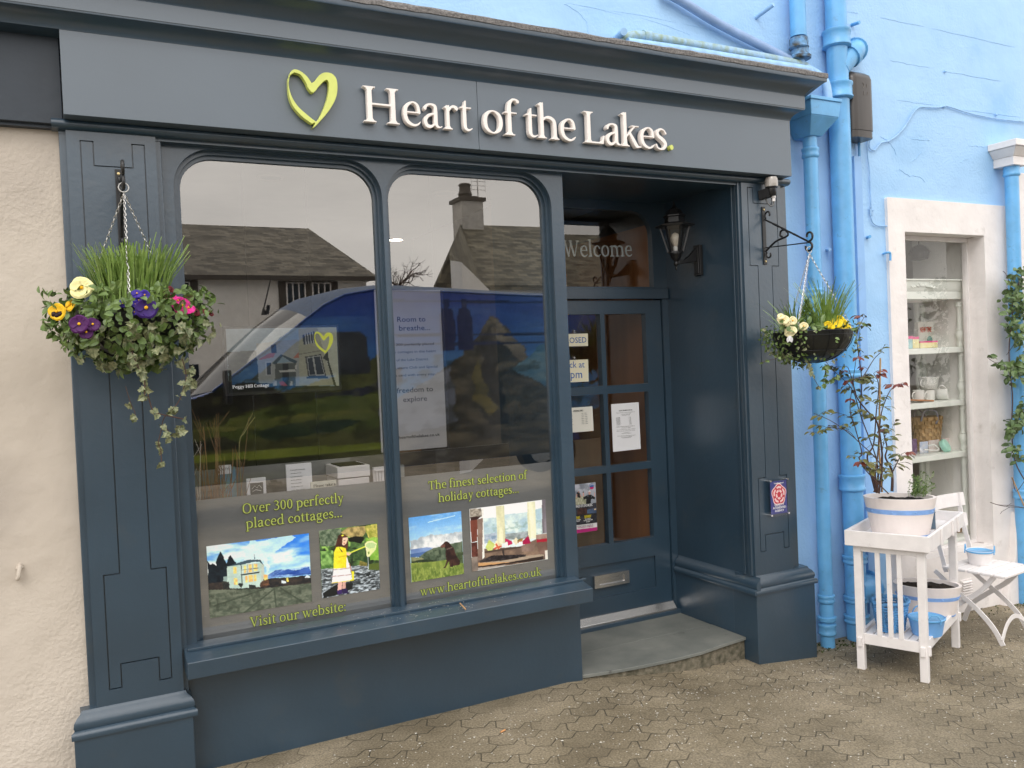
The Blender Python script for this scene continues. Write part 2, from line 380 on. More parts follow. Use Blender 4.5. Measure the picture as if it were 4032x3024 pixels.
def contours(d,lv):
    ny,nx=d.shape;seg={}
    def ip(a,b):
        va,vb=d[a[1],a[0]],d[b[1],b[0]];t=(lv-va)/(vb-va)
        return (round(a[0]+t*(b[0]-a[0]),5),round(a[1]+t*(b[1]-a[1]),5))
    ins=d<lv
    for y in range(ny-1):
        row=ins[y,:-1].astype(int)+2*ins[y,1:]+4*ins[y+1,1:]+8*ins[y+1,:-1]
        for x in np.nonzero((row>0)&(row<15))[0]:
            c=row[x]
            A,B,C,D=(x,y),(x+1,y),(x+1,y+1),(x,y+1)
            e={0:(A,B),1:(B,C),2:(C,D),3:(D,A)}
            T={1:[(3,0)],2:[(0,1)],3:[(3,1)],4:[(1,2)],5:[(3,2),(1,0)],6:[(0,2)],7:[(3,2)],8:[(2,3)],9:[(2,0)],10:[(0,3),(2,1)],11:[(2,1)],12:[(1,3)],13:[(1,0)],14:[(0,3)]}
            for p,q in T[c]: seg[ip(*e[p])]=ip(*e[q])
    out=[]
    while seg:
        st=next(iter(seg));c=[st];n=seg.pop(st)
        while n!=st and n in seg: c.append(n);n=seg.pop(n)
        out.append(c)
    return out
def gl_simplify(c,tol):
    # closed DP
    i=0;j=int(np.argmax(((c-c[0])**2).sum(1)))
    def dp(p):
        if len(p)<3: return [p[0]]
        a,b=p[0],p[-1];e=b-a;L=np.hypot(*e)+1e-9
        dd=np.abs((p[:,0]-a[0])*e[1]-(p[:,1]-a[1])*e[0])/L
        k=int(np.argmax(dd))
        if dd[k]<tol: return [p[0]]
        return dp(p[:k+1])+dp(p[k:])
    return np.array(dp(c[:j+1])+dp(np.vstack([c[j:],c[:1]])))
ST=100;TH=46;XH=472;CAP=668;ASC=735
def vstem(c,cx,y0,y1,st=ST): c.rect(cx-st/2,y0,cx+st/2,y1)
def mk():
    # H
    c=Can(760)
    for cx in(150,610):
        vstem(c,cx,0,CAP,104);c.serif(cx,0,250,stem=104);c.serif(cx,CAP,250,stem=104,up=False)
    c.rect(150,318,610,318+50);c.done('H',760)
    # L
    c=Can(590);vstem(c,150,0,CAP,104);c.serif(150,0,250,stem=104);c.serif(150,CAP,260,stem=104,up=False)
    c.rect(150,0,540,48);c.poly([(500,0),(545,0),(575,190),(535,190),(505,90),(440,46),(400,30)]);c.done('L',600)
    # T
    c=Can(640);vstem(c,310,0,CAP,104);c.serif(310,0,270,stem=104);c.rect(40,CAP-48,580,CAP)
    c.poly([(30,CAP),(90,CAP),(150,CAP-40),(90,CAP-60),(62,CAP-190),(22,CAP-190)]);c.poly([(590,CAP),(530,CAP),(470,CAP-40),(530,CAP-60),(558,CAP-190),(598,CAP-190)]);c.done('T',620)
    # O
    c=Can(730);c.stroke([(365,660,48),(150,560,92),(88,334,104),(150,108,92),(365,8,48),(580,108,92),(642,334,104),(580,560,92)],True);c.done('O',730)
    # V
    c=Can(690);c.stroke([(130,640,104),(345,40,88)]);c.stroke([(560,640,48),(352,40,50)]);c.poly([(290,70),(390,70),(370,-6),(325,-6)])
    c.rect(20,CAP-36,250,CAP);c.rect(450,CAP-36,670,CAP);c.done('V',680)
    # W
    c=Can(980);
    for x in(130,440): c.stroke([(x,640,100),(x+180,40,84)])
    for x in(480,830): c.stroke([(x,640,46),(x-165,40,48)])
    c.rect(20,CAP-36,240,CAP);c.rect(350,CAP-36,540,CAP);c.rect(740,CAP-36,930,CAP);c.done('W',940)
    # P
    c=Can(600);vstem(c,150,0,CAP,104);c.serif(150,0,260,stem=104);c.rect(30,CAP-46,150,CAP)
    c.stroke([(150,CAP-24,46),(380,CAP-30,56),(500,490,104),(380,318,56),(180,310,46)]);c.done('P',590)
    # C
    c=Can(660);c.stroke([(560,560,50),(470,636,50),(340,650,52),(150,540,92),(92,334,104),(150,120,92),(350,18,54),(480,30,50),(590,120,40)]);c.poly([(540,500),(580,500),(584,660),(556,660),(530,620)]);c.done('C',650)
    # R for rating? skip ; digits
    c=Can(520);c.stroke([(260,640,44),(130,530,86),(100,325,98),(130,120,86),(260,10,44),(390,120,86),(420,325,98),(390,530,86)],True);c.done('0',520)
    c=Can(520);c.stroke([(90,560,40),(170,636,56),(270,630,60),(370,520,92),(310,390,50),(190,345,40)]);c.stroke([(190,345,40),(330,330,60),(410,190,104),(320,40,66),(180,12,56),(70,70,56)]);c.done('3',500)
    # a
    c=Can(540);
    c.stroke([(92,368,88),(130,420,66),(220,450,50),(330,420,80),(345,330,ST),(345,120,ST),(372,46,74),(440,24,42),(490,46,30)])
    c.stroke([(345,285,40),(180,240,70),(92,150,94),(120,48,92),(220,28,70),(330,90,46)]);c.done('a',500)
    # b
    c=Can(580);vstem(c,120,20,ASC);c.flag(120,ASC)
    c.stroke([(120,370,44),(200,440,52),(310,452,60),(440,370,92),(470,235,ST),(430,90,88),(300,16,52),(180,24,44),(120,60,44)]);c.done('b',560)
    # c
    c=Can(480);c.stroke([(390,356,86),(352,420,60),(250,450,50),(120,360,90),(84,230,ST),(130,90,92),(260,22,62),(360,40,46),(430,100,30)]);c.done('c',455)
    # d
    c=Can(600);vstem(c,430,60,ASC);c.flag(430,ASC);c.poly([(380,0),(560,30),(560,56),(480,66),(480,120),(380,120)])
    c.stroke([(430,400,44),(350,444,50),(250,446,56),(120,360,92),(88,225,ST),(130,80,90),(240,20,64),(340,40,48),(430,110,44)]);c.done('d',580)
    # e
    c=Can(500);c.stroke([(96,262,40),(410,262,40)]);c.stroke([(405,270,78),(370,400,74),(260,452,48),(120,370,88),(84,230,ST),(130,90,92),(260,22,64),(370,42,46),(430,96,28)]);c.done('e',475)
    # f
    c=Can(420);vstem(c,150,0,560);c.serif(150,0,250);c.stroke([(150,540,ST),(165,640,90),(230,716,62),(310,722,54),(352,690,84)]);c.rect(30,432,330,XH+2);c.done('f',345)
    # g
    c=Can(540);c.stroke([(230,448,46),(120,390,80),(92,310,88),(120,226,80),(230,172,46),(340,226,80),(368,310,88),(340,390,80)],True)
    c.stroke([(330,420,40),(400,446,46),(470,446,50)])
    c.stroke([(150,190,36),(90,120,60),(130,60,84),(300,36,96),(430,-40,92),(420,-150,74),(260,-214,50),(110,-190,66),(60,-110,74),(110,-20,50),(180,20,40)]);c.done('g',500)
    # h
    c=Can(620);vstem(c,130,0,ASC);c.flag(130,ASC);c.serif(130,0,240)
    c.stroke([(130,350,40),(220,428,56),(330,440,80),(438,380,96),(462,260,ST),(462,40,ST)]);c.serif(462,0,236);c.done('h',595)
    # i
    c=Can(290);vstem(c,140,0,XH);c.flag(140,XH);c.serif(140,0,246);c.stroke([(132,640,112),(133,640,112)]);c.done('i',285)
    # k
    c=Can(600);vstem(c,130,0,ASC);c.flag(130,ASC);c.serif(130,0,240)
    c.stroke([(160,215,42),(390,440,44)]);c.rect(300,XH-38,520,XH);c.stroke([(262,290,80),(420,60,104),(470,22,70),(540,18,40)]);c.rect(430,0,575,36);c.done('k',570)
    # l
    c=Can(290);vstem(c,140,0,ASC);c.flag(140,ASC);c.serif(140,0,246);c.done('l',285)
    # m
    c=Can(900);vstem(c,130,0,XH);c.flag(130,XH);c.serif(130,0,236)
    for b in(130,442): 
        c.stroke([(b,350,40),(b+80,424,56),(b+180,438,80),(b+288,380,96),(b+312,260,ST),(b+312,40,ST)]);c.serif(b+312,0,226)
    c.done('m',885)
    # n
    c=Can(620);vstem(c,130,0,XH);c.flag(130,XH);c.serif(130,0,240)
    c.stroke([(130,350,40),(220,428,56),(330,440,80),(438,380,96),(462,260,ST),(462,40,ST)]);c.serif(462,0,236);c.done('n',595)
    # o
    c=Can(540);c.stroke([(265,452,46),(125,380,86),(84,236,ST),(125,90,86),(265,20,46),(405,90,86),(446,236,ST),(405,380,86)],True);c.done('o',530)
    # p
    c=Can(590);vstem(c,130,-210,XH);c.flag(130,XH);c.serif(130,-212,250)
    c.stroke([(130,370,44),(210,440,52),(320,450,60),(448,370,92),(478,235,ST),(438,90,88),(310,16,52),(190,24,44),(130,60,44)]);c.done('p',565)
    # r
    c=Can(450);vstem(c,130,0,XH);c.flag(130,XH);c.serif(130,0,250);c.stroke([(140,330,40),(220,430,60),(300,452,70),(372,420,100)]);c.done('r',420)
    # s
    c=Can(420);c.stroke([(340,370,60),(290,430,46),(190,452,56),(100,390,84),(130,296,96),(270,210,104),(328,120,92),(270,36,66),(170,18,54),(90,44,50),(62,110,50)]);c.done('s',405)
    # t
    c=Can(390);c.poly([(90,420),(190,420),(190,600),(150,600),(130,540),(90,480)]);c.stroke([(140,450,ST),(140,130,ST),(170,46,76),(240,26,52),(320,62,32)]);c.rect(24,432,320,XH+2);c.done('t',345)
    # u
    c=Can(610);
    vstem(c,120,160,XH);c.flag(120,XH);vstem(c,440,60,XH);c.flag(440,XH);c.poly([(390,0),(560,26),(560,52),(490,64),(490,120),(390,120)])
    c.stroke([(120,200,ST),(140,90,96),(230,28,76),(340,46,52),(440,120,40)]);c.done('u',590)
    # v
    c=Can(540);c.stroke([(110,440,98),(262,34,80)]);c.stroke([(420,440,44),(272,34,48)]);c.poly([(220,60),(310,60),(288,-6),(246,-6)]);c.rect(10,XH-34,215,XH);c.rect(330,XH-34,510,XH);c.done('v',520)
    # w
    c=Can(800)
    for x in(110,370): c.stroke([(x,440,94),(x+136,34,78)])
    for x in(395,670): c.stroke([(x,440,42),(x-140,34,46)])
    c.rect(10,XH-34,210,XH);c.rect(285,XH-34,450,XH);c.rect(585,XH-34,760,XH);c.done('w',770)
    # y
    c=Can(540);c.stroke([(110,440,98),(272,40,70)]);c.stroke([(420,440,44),(280,40,56),(190,-160,50),(110,-196,84)]);c.rect(10,XH-34,215,XH);c.rect(330,XH-34,510,XH);c.done('y',520)
    c=Can(240);c.stroke([(115,50,116),(116,50,116)]);c.done('.',230)
    c=Can(240);c.stroke([(115,50,112),(116,50,112)]);c.stroke([(115,390,112),(116,390,112)]);c.done(':',230)
mk()
def _to_mesh(cu):
    o = bpy.data.objects.new('tmp', cu); COL.objects.link(o)
    dg = bpy.context.evaluated_depsgraph_get(); dg.update()
    me = bpy.data.meshes.new_from_object(o.evaluated_get(dg)); bpy.data.objects.remove(o); bpy.data.curves.remove(cu)
    vs = [tuple(v.co) for v in me.vertices]; fs = [tuple(p.vertices) for p in me.polygons]; bpy.data.meshes.remove(me)
    return vs, fs
def curve_shape(loops, ext=.002, bev=0.0, off=0.0):
    cu = bpy.data.curves.new('tmp', 'CURVE'); cu.dimensions = '2D'; cu.fill_mode = 'BOTH'; cu.extrude = ext; cu.bevel_depth = bev; cu.bevel_resolution = 1; cu.offset = off
    for lp in loops:
        s = cu.splines.new('POLY'); s.points.add(len(lp)-1); s.use_cyclic_u = True
        for p, q in zip(s.points, lp): p.co = (q[0], q[1], 0, 1)
    return _to_mesh(cu)
def serif_loops(text, sp=235):
    x = 0; out = []
    for ch in text:
        if ch == ' ': x += sp; continue
        w, cs = GLYPHS[ch]
        out += [[(px+x, py) for px, py in c] for c in cs]; x += w
    return out, x
def frame_map(p0, ux, uz, nrm):
    # 2-D (x,y) + depth -> world, the flat face looks along nrm
    p0, ux, uz, nrm = map(Vector, (p0, ux, uz, nrm))
    return lambda v: p0+ux*v[0]+uz*v[1]+nrm*v[2]
def serif_line(mb, text, p0, p1, h, y=None, ext=.0012, off=0, nrm=(0, -1, 0), bev=0, up=None):
    """baseline from p0 to p1, cap height h (metres)"""
    loops, adv = serif_loops(text)
    xs = [q[0] for c in loops for q in c]; a, b = min(xs), max(xs)
    p0, p1 = Vector(p0), Vector(p1); L = (p1-p0).length; sx = L/(b-a); sy = h/668
    loops = [[((q[0]-a)*sx, q[1]*sy) for q in c] for c in loops]
    vs, fs = curve_shape(loops, ext, bev, off)
    ux = (p1-p0).normalized(); nv = Vector(nrm); uz = Vector(up) if up else nv.cross(ux)*1.0
    if uz.z < 0 and not up: uz = -uz
    f = frame_map(p0, ux, uz, nv)
    mb.add([f(v) for v in vs], fs)
def sans_line(mb, text, p0, p1, h=None, ext=.0006, nrm=(0, -1, 0), off=0):
    cu = bpy.data.curves.new('tmp', 'FONT'); cu.body = text; cu.extrude = ext; cu.offset = off; cu.size = 1; cu.resolution_u = 2
    vs, fs = _to_mesh(cu)
    if not vs: return
    a = np.array(vs); x0, x1 = a[:,0].min(), a[:,0].max()
    p0, p1 = Vector(p0), Vector(p1); L = (p1-p0).length; s = L/(x1-x0); sy = (h/.729) if h else s
    ux = (p1-p0).normalized(); nv = Vector(nrm); uz = nv.cross(ux)
    if uz.z < 0: uz = -uz
    f = frame_map(p0, ux, uz, nv)
    mb.add([f(((v[0]-x0)*s, v[1]*sy, v[2])) for v in vs], fs)
# ---------------------------------------------------------------- printed pictures: a fine grid of coloured points
def homog(src):
    dst = [(0, 0), (1, 0), (1, 1), (0, 1)]; A = []; b = []
    for (x, y), (u, v) in zip(src, dst):
        A.append([x, y, 1, 0, 0, 0, -u*x, -u*y]); b.append(u); A.append([0, 0, 0, x, y, 1, -v*x, -v*y]); b.append(v)
    h = np.linalg.solve(np.array(A, float), np.array(b, float)); return np.append(h, 1).reshape(3, 3)
def vnoise(X, Y, seed=0, oct=4):
    rs = np.random.RandomState(seed); out = np.zeros(X.shape); amp = 1; tot = 0
    T = rs.rand(64, 64)
    for k in range(oct):
        x, y = X*2**k, Y*2**k; xi, yi = np.floor(x).astype(int), np.floor(y).astype(int); fx, fy = x-xi, y-yi
        fx, fy = fx*fx*(3-2*fx), fy*fy*(3-2*fy)
        g = lambda i, j: T[(i+17*k) % 64, (j+29*k) % 64]
        out += amp*((g(xi, yi)*(1-fx)+g(xi+1, yi)*fx)*(1-fy)+(g(xi, yi+1)*(1-fx)+g(xi+1, yi+1)*fx)*fy); tot += amp; amp *= .5
    return out/tot
def s2l(c):
    c = np.asarray(c, float)/255; return np.where(c <= .04045, c/12.92, ((c+.055)/1.055)**2.4)
class Pic:
    def __init__(s, nx, ny, corners=None):
        s.nx, s.ny = nx, ny; s.U, s.V = np.meshgrid(np.linspace(0, 1, nx), np.linspace(0, 1, ny)); s.A = np.zeros((ny, nx, 3))
        s.H = homog(corners) if corners else None
    def m(s, pts):
        if s.H is None: return np.array(pts, float)
        q = (s.H@np.vstack([np.array(pts, float).T, np.ones(len(pts))])); return (q[:2]/q[2]).T
    def mask(s, pts, jit=0, seed=1, js=14):
        pp = s.m(pts); X, Y = s.U, s.V
        if jit:
            X = X+(vnoise(s.U*js, s.V*js, seed, 3)-.5)*jit; Y = Y+(vnoise(s.U*js+9, s.V*js+5, seed+1, 3)-.5)*jit
        ins = np.zeros(X.shape, bool)
        for i in range(len(pp)):
            a, b = pp[i], pp[(i+1) % len(pp)]
            if abs(a[1]-b[1]) < 1e-12: continue
            ins ^= ((a[1] > Y) != (b[1] > Y)) & (X < a[0]+(Y-a[1])/(b[1]-a[1])*(b[0]-a[0]))
        return ins
    def fill(s, pts, col, col2=None, ns=20, seed=3, jit=0, a=1.0, sv=1.0, th=.0):
        mk = s.mask(pts, jit, seed) if pts is not None else np.ones(s.U.shape, bool)
        c = np.array(col, float)*np.ones(s.A.shape)
        if col2 is not None:
            t = np.clip((vnoise(s.U*ns, s.V*ns*sv, seed, 5)-.5)*2.6+.5, 0, 1)[..., None]; c = c*(1-t)+np.array(col2, float)*t
        w = (mk*a)[..., None]; s.A = s.A*(1-w)+c*w
    def grad(s, top, bot, v0=0, v1=1, pts=None):
        t = np.clip((s.V-v0)/(v1-v0), 0, 1)[..., None]; c = np.array(top, float)*(1-t)+np.array(bot, float)*t
        mk = (s.mask(pts) if pts is not None else np.ones(s.U.shape, bool))[..., None]; s.A = np.where(mk, c, s.A)
    def clouds(s, col, ns, seed, lo, hi, sv=2.0, a=1.0, pts=None):
        t = np.clip((vnoise(s.U*ns, s.V*ns*sv, seed, 5)-lo)/(hi-lo), 0, 1)*a
        if pts is not None: t = t*s.mask(pts)
        s.A = s.A*(1-t[..., None])+np.array(col, float)*t[..., None]
    def line(s, a, b, w, col):
        a, b = s.m([a, b]); e = b-a; asp = s.ny/s.nx
        X, Y = (s.U-a[0]), (s.V-a[1])*asp; e = np.array([e[0], e[1]*asp]); L = e@e+1e-12
        t = np.clip((X*e[0]+Y*e[1])/L, 0, 1); d = np.hypot(X-t*e[0], Y-t*e[1])
        mk = (d < w)[..., None]; s.A = np.where(mk, np.array(col, float), s.A)
    def build(s, name, c4, mt, parent=None, thick=.002, gain=1.0, grain=.09, **kw):
        """c4: TL, TR, BR, BL world corners; a real thin sheet (front grid + back + edges)"""
        s.A = s.A*(1+grain*((vnoise(s.U*61, s.V*57, 5, 2)-.5)+.6*(vnoise(s.U*23+3, s.V*21, 6, 3)-.5)))[..., None]
        TL, TR, BR, BL = [np.array(c, float) for c in c4]
        U, V = s.U[..., None], s.V[..., None]
        Pn = (TL*(1-U)+TR*U)*(1-V)+(BL*(1-U)+BR*U)*V
        nrm = np.cross(TR-TL, BL-TL); nrm /= np.linalg.norm(nrm)
        n = s.nx*s.ny; mb = MB(); mb.v = [tuple(p) for p in Pn.reshape(-1, 3)]
        idx = np.arange(n).reshape(s.ny, s.nx)
        q = np.stack([idx[:-1, :-1], idx[1:, :-1], idx[1:, 1:], idx[:-1, 1:]], -1).reshape(-1, 4); mb.f = [tuple(map(int, f)) for f in q]
        mb.v += [tuple(c+nrm*thick) for c in (TL, TR, BR, BL)]
        cn = [0, s.nx-1, n-1, n-s.nx]
        mb.f += [(n, n+1, n+2, n+3)]+[(cn[i], cn[(i+1) % 4], n+(i+1) % 4, n+i) for i in range(4)]
        o = mb.build(name, mt, parent, fixn=False, **kw)
        ca = o.data.color_attributes.new('print', 'FLOAT_COLOR', 'POINT')
        L = np.ones((n+4, 4)); L[:n, :3] = np.clip(s2l(np.clip(s.A, 0, 255)).reshape(-1, 3)*gain, 0, .9); L[n:, :3] = .3
        ca.data.foreach_set('color', L.ravel().astype(np.float32)); return o
def resamp(pts, n=6):
    """Catmull-Rom through points"""
    Q = [Vector(p) for p in pts]; out = []
    for i in range(len(Q)-1):
        a, b, c, d = Q[max(i-1, 0)], Q[i], Q[i+1], Q[min(i+2, len(Q)-1)]
        for k in range(n):
            t = k/n; out.append(.5*((2*b)+(c-a)*t+(2*a-5*b+4*c-d)*t*t+(3*b-a-3*c+d)*t**3))
    out.append(Q[-1]); return out
# ================================================================ SETTING: ground
def ground():
    xs = [-40, -6, -1, 0, 1, 1.8, 2.2, 2.6, 3, 3.4, 3.8, 4, 4.6, 5.5, 7, 9, 14, 40]; ys = [-45, -12, -9, -4, -2.5, -1, -.4, 0, .1, .3, .7, 1.2, 6]
    mb = MB(); mb.v = [(x, y, ground_z(x)) for y in ys for x in xs]; n = len(xs)
    mb.f = [(j*n+i, j*n+i+1, (j+1)*n+i+1, (j+1)*n+i) for j in range(len(ys)-1) for i in range(n-1)]
    m = bpy.data.materials.new('block_paving'); m.use_nodes = True
    nd, l = m.node_tree.nodes, m.node_tree.links; b = nd['Principled BSDF']
    t0 = nd.new('ShaderNodeTexCoord')
    mpn = nd.new('ShaderNodeMapping'); mpn.inputs['Rotation'].default_value = (0, 0, R(-8)); l.new(t0.outputs['Object'], mpn.inputs[0])
    sx = nd.new('ShaderNodeSeparateXYZ'); l.new(mpn.outputs[0], sx.inputs[0])
    def M2(op, a, b_=None, c=None):
        k = nd.new('ShaderNodeMath'); k.operation = op
        for i, q in enumerate((a, b_, c)):
            if q is None: continue
            if isinstance(q, (int, float)): k.inputs[i].default_value = q
            else: l.new(q, k.inputs[i])
        return k.outputs[0]
    px = M2('SUBTRACT', M2('PINGPONG', sx.outputs[0], .0575), .02875); py = M2('SUBTRACT', M2('PINGPONG', sx.outputs[1], .0575), .02875)
    u = M2('MULTIPLY_ADD', py, .62, sx.outputs[0]); v = M2('MULTIPLY_ADD', px, .62, sx.outputs[1])
    cb = nd.new('ShaderNodeCombineXYZ'); l.new(u, cb.inputs[0]); l.new(v, cb.inputs[1])
    br = nd.new('ShaderNodeTexBrick'); br.inputs['Scale'].default_value = 1; br.inputs['Brick Width'].default_value = .23; br.inputs['Row Height'].default_value = .115
    br.inputs['Mortar Size'].default_value = .0035; br.inputs['Mortar Smooth'].default_value = .3; br.offset = .5; l.new(cb.outputs[0], br.inputs['Vector'])
    br.inputs['Color1'].default_value = (.25, .25, .25, 1); br.inputs['Color2'].default_value = (.75, .75, .75, 1)
    n1 = nd.new('ShaderNodeTexNoise'); n1.inputs['Scale'].default_value = 1.7; n1.inputs['Detail'].default_value = 8; n1.inputs['Roughness'].default_value = .65; l.new(t0.outputs['Object'], n1.inputs['Vector'])
    n2 = nd.new('ShaderNodeTexNoise'); n2.inputs['Scale'].default_value = 110; n2.inputs['Detail'].default_value = 4; l.new(t0.outputs['Object'], n2.inputs['Vector'])
    r1 = nd.new('ShaderNodeValToRGB'); e = r1.color_ramp.elements; e[0].position = .3; e[0].color = (.130, .103, .063, 1); e[1].position = .72; e[1].color = (.305, .255, .178, 1)
    e2 = e.new(.5); e2.color = (.208, .172, .113, 1)
    l.new(n1.outputs[0], r1.inputs[0])
    r2 = nd.new('ShaderNodeValToRGB'); r2.color_ramp.elements[0].position = .34; r2.color_ramp.elements[0].color = (.55, .55, .55, 1); r2.color_ramp.elements[1].position = .68; r2.color_ramp.elements[1].color = (1.35, 1.35, 1.35, 1); l.new(n2.outputs[0], r2.inputs[0])
    m1 = nd.new('ShaderNodeMixRGB'); m1.blend_type = 'MULTIPLY'; m1.inputs[0].default_value = .8; l.new(r1.outputs[0], m1.inputs[1]); l.new(r2.outputs[0], m1.inputs[2])
    m0 = nd.new('ShaderNodeMixRGB'); m0.blend_type = 'OVERLAY'; m0.inputs[0].default_value = .20; l.new(m1.outputs[0], m0.inputs[1]); l.new(br.outputs['Color'], m0.inputs[2])
    # joints are open only here and there
    n3 = nd.new('ShaderNodeTexNoise'); n3.inputs['Scale'].default_value = 2.6; n3.inputs['Detail'].default_value = 5; l.new(t0.outputs['Object'], n3.inputs['Vector'])
    r3 = nd.new('ShaderNodeMapRange'); r3.inputs['From Min'].default_value = .43; r3.inputs['From Max'].default_value = .56; l.new(n3.outputs[0], r3.inputs[0])
    jf = M2('MULTIPLY', br.outputs['Fac'], r3.outputs[0])
    m2 = nd.new('ShaderNodeMixRGB'); m2.inputs[2].default_value = (.035, .030, .018, 1); l.new(M2('MULTIPLY', jf, .72), m2.inputs[0]); l.new(m0.outputs[0], m2.inputs[1])
    l.new(m2.outputs[0], b.inputs['Base Color']); b.inputs['Roughness'].default_value = .8
    hh = M2('MULTIPLY_ADD', jf, -1.0, M2('MULTIPLY_ADD', n2.outputs[0], .35, M2('MULTIPLY', n1.outputs[0], .7)))
    bp = nd.new('ShaderNodeBump'); bp.inputs['Strength'].default_value = .9; bp.inputs['Distance'].default_value = .012; l.new(hh, bp.inputs['Height']); l.new(bp.outputs[0], b.inputs['Normal'])
    mb.build('pavement', m, kind='structure', base=(0, 0, 0), smooth=True)
ground()
# ================================================================ SHOP FRONT
GY = .0625                       # glass plane of the two display windows
shop = thing('shopfront', 'dark blue grey painted shopfront with two round-cornered windows and a recessed door', 'shopfront', (1.9, 0, 0))
PT = M['paint']
def arch(x0, x1, z0, z1, r, n=10):
    p = [(x0, z0), (x1, z0)]
    p += [(x1-r+r*math.cos(t), z1-r+r*math.sin(t)) for t in [math.pi/2*k/n for k in range(n+1)]]
    p += [(x0+r-r*math.sin(t), z1-r+r*math.cos(t)) for t in [math.pi/2*k/n for k in range(n+1)]]
    return p
def slab2d(mb, loops, y0, y1):
    """flat board in the x-z plane between y0 (front) and y1, with holes"""
    vs, fs = curve_shape(loops, abs(y1-y0)/2, 0)
    mb.add([(v[0], (y0+y1)/2+v[2], v[1]) for v in vs], fs)
W1 = (.46, 1.299); W2 = (1.371, 2.1925); ZB, ZT = .50, 2.563
outer = [(.384, ZB-.02), (2.292, ZB-.02), (2.292, 2.622), (.384, 2.622)]
o1 = arch(W1[0]-.030, W1[1]+.027, ZB-.012, ZT+.032, .165); o2 = arch(W2[0]-.027, W2[1]+.030, ZB-.012, ZT+.032, .165)
mb = MB(); slab2d(mb, [outer, o1, o2], 0, .032); mb.build('window_frame', PT, shop, bevel=.003)
for (a, b), e in ((W1, .0), (W2, .0)):
    w = thing('display_window', None, None); w.parent = shop; w.location = Vector(((a+b)/2, GY, ZB))-Vector(shop.location)
    mb = MB(); slab2d(mb, [arch(a-.036, b+.036, ZB-.03, ZT+.04, .17), arch(a-.014, b+.014, ZB-.005, ZT+.016, .15)], .032, .05)
    mb.build('moulding', PT, w, bevel=.004)
    mb = MB(); slab2d(mb, [arch(a-.036, b+.036, ZB-.03, ZT+.04, .17), arch(a, b, ZB, ZT, .135)], .05, .075); mb.build('bead', PT, w, bevel=.003)
    mb = MB(); p = arch(a-.004, b+.004, ZB-.004, ZT+.004, .139); n = len(p); mb.v = [(x, GY, z) for x, z in p]; mb.f = [tuple(range(n))]
    mb.build('pane', M['glass'], w)
# stall riser and sill
mb = MB(); mb.box(.38, 2.292, 0.0, .06, -.06, .462); mb.build('stall_riser', PT, shop, bevel=.004)
SF = -.165
s1 = P('j', 1088, 1042, y=SF); s2 = P('k', 1385, 1020, y=SF); zs = (s1[2]+s2[2])/2; zb = P('j', 1095, 1152, y=SF)[2]
sill = thing('window_sill', None, None); sill.parent = shop; sill.location = Vector((1.3, 0, zs))-Vector(shop.location)
mb = MB(); mb.prism([(SF, zb), (SF, zs-.004), (-.03, zs+.022), (.03, zs+.022), (.03, zb)], 'x', s1[0], s2[0]); mb.build('sill_board', PT, sill, bevel=.004)
mb = MB(); mb.prism([(-.075, zs+.0135), (-.075, zs+.026), (.058, ZB+.004), (.058, zs)], 'x', .386, 2.29); mb.build('sill_step', PT, sill, bevel=.003)
# fascia with its seam, bead below it, cornice above
FZ0, FZ1, FX0, FX1, FY = 2.646, 2.975, .041, 3.733, -.15
fas = thing('fascia', None, None); fas.parent = shop; fas.location = Vector((1.9, FY, FZ0))-Vector(shop.location)
mb = MB(); mb.box(FX0, 1.759, FY, -.02, FZ0, FZ1); mb.build('fascia_board', M['paint_sheen'], fas, bevel=.002)
mb = MB(); mb.box(1.7605, FX1, FY, -.02, FZ0, FZ1); mb.build('fascia_board', M['paint_sheen'], fas, bevel=.002)
mb = MB(); prof = [(-.02, 2.612)]+[(-.062-.026*math.sin(t), 2.632-.0205*math.cos(t)) for t in [math.pi*k/8 for k in range(9)]]+[(-.02, 2.653)]
mb.sweepx(prof, -.002, 3.785); mb.build('bead_moulding', PT, shop, smooth=True)
mb = MB(); mb.box(.02, 3.74, -.045, .10, 2.60, 2.66); mb.build('head_board', PT, shop)
cor = [(FY+.03, 2.955), (-.152, 2.962), (-.156, 2.978), (-.170, 2.994), (-.190, 3.006), (-.2075, 3.012), (-.2085, 3.018), (-.2085, 3.088), (-.212, 3.096), (-.226, 3.118), (-.252, 3.138), (-.284, 3.150), (-.294, 3.153), (-.296, 3.158), (-.296, 3.176), (.12, 3.176), (.12, 2.955)]
mb = MB(); mb.sweepx(cor, -3.0, FX1, None, [max(0, -(y-FY)) if y < FY else 0 for y, z in cor]); mb.build('cornice', PT, shop, smooth=True)
mb = MB(); mb.prism([(-3.0, -.2110), (FX1+.0605, -.2110), (FX1+.050, -.2005), (-3.0, -.2005)], 'z', 3.0185, 3.0875); mb.build('cornice_board_sheen', M['paint_sheen'], shop, bevel=.002)  # thin strip added over the cornice upright, sky reflection put into its lighter colour
mb = MB(); N = 120; rnd = random.Random(4)
top = [(-.300, 3.176), (-.302, 3.196), (-.296, 3.203), (.122, 3.262), (.122, 3.178)]
for k in range(N+1):
    x = -3+(FX1+.153+3)*k/N
    mb.v += [(x, y+rnd.uniform(-.0015, .0015), z+rnd.uniform(-.003, .003)) for y, z in top]
n = 5
mb.f = [(k*n+i, k*n+(i+1) % n, (k+1)*n+(i+1) % n, (k+1)*n+i) for k in range(N) for i in range(n)]+[tuple(range(n)), tuple(N*n+i for i in range(n))]
mb.build('lead_flashing', M['lead'], shop)
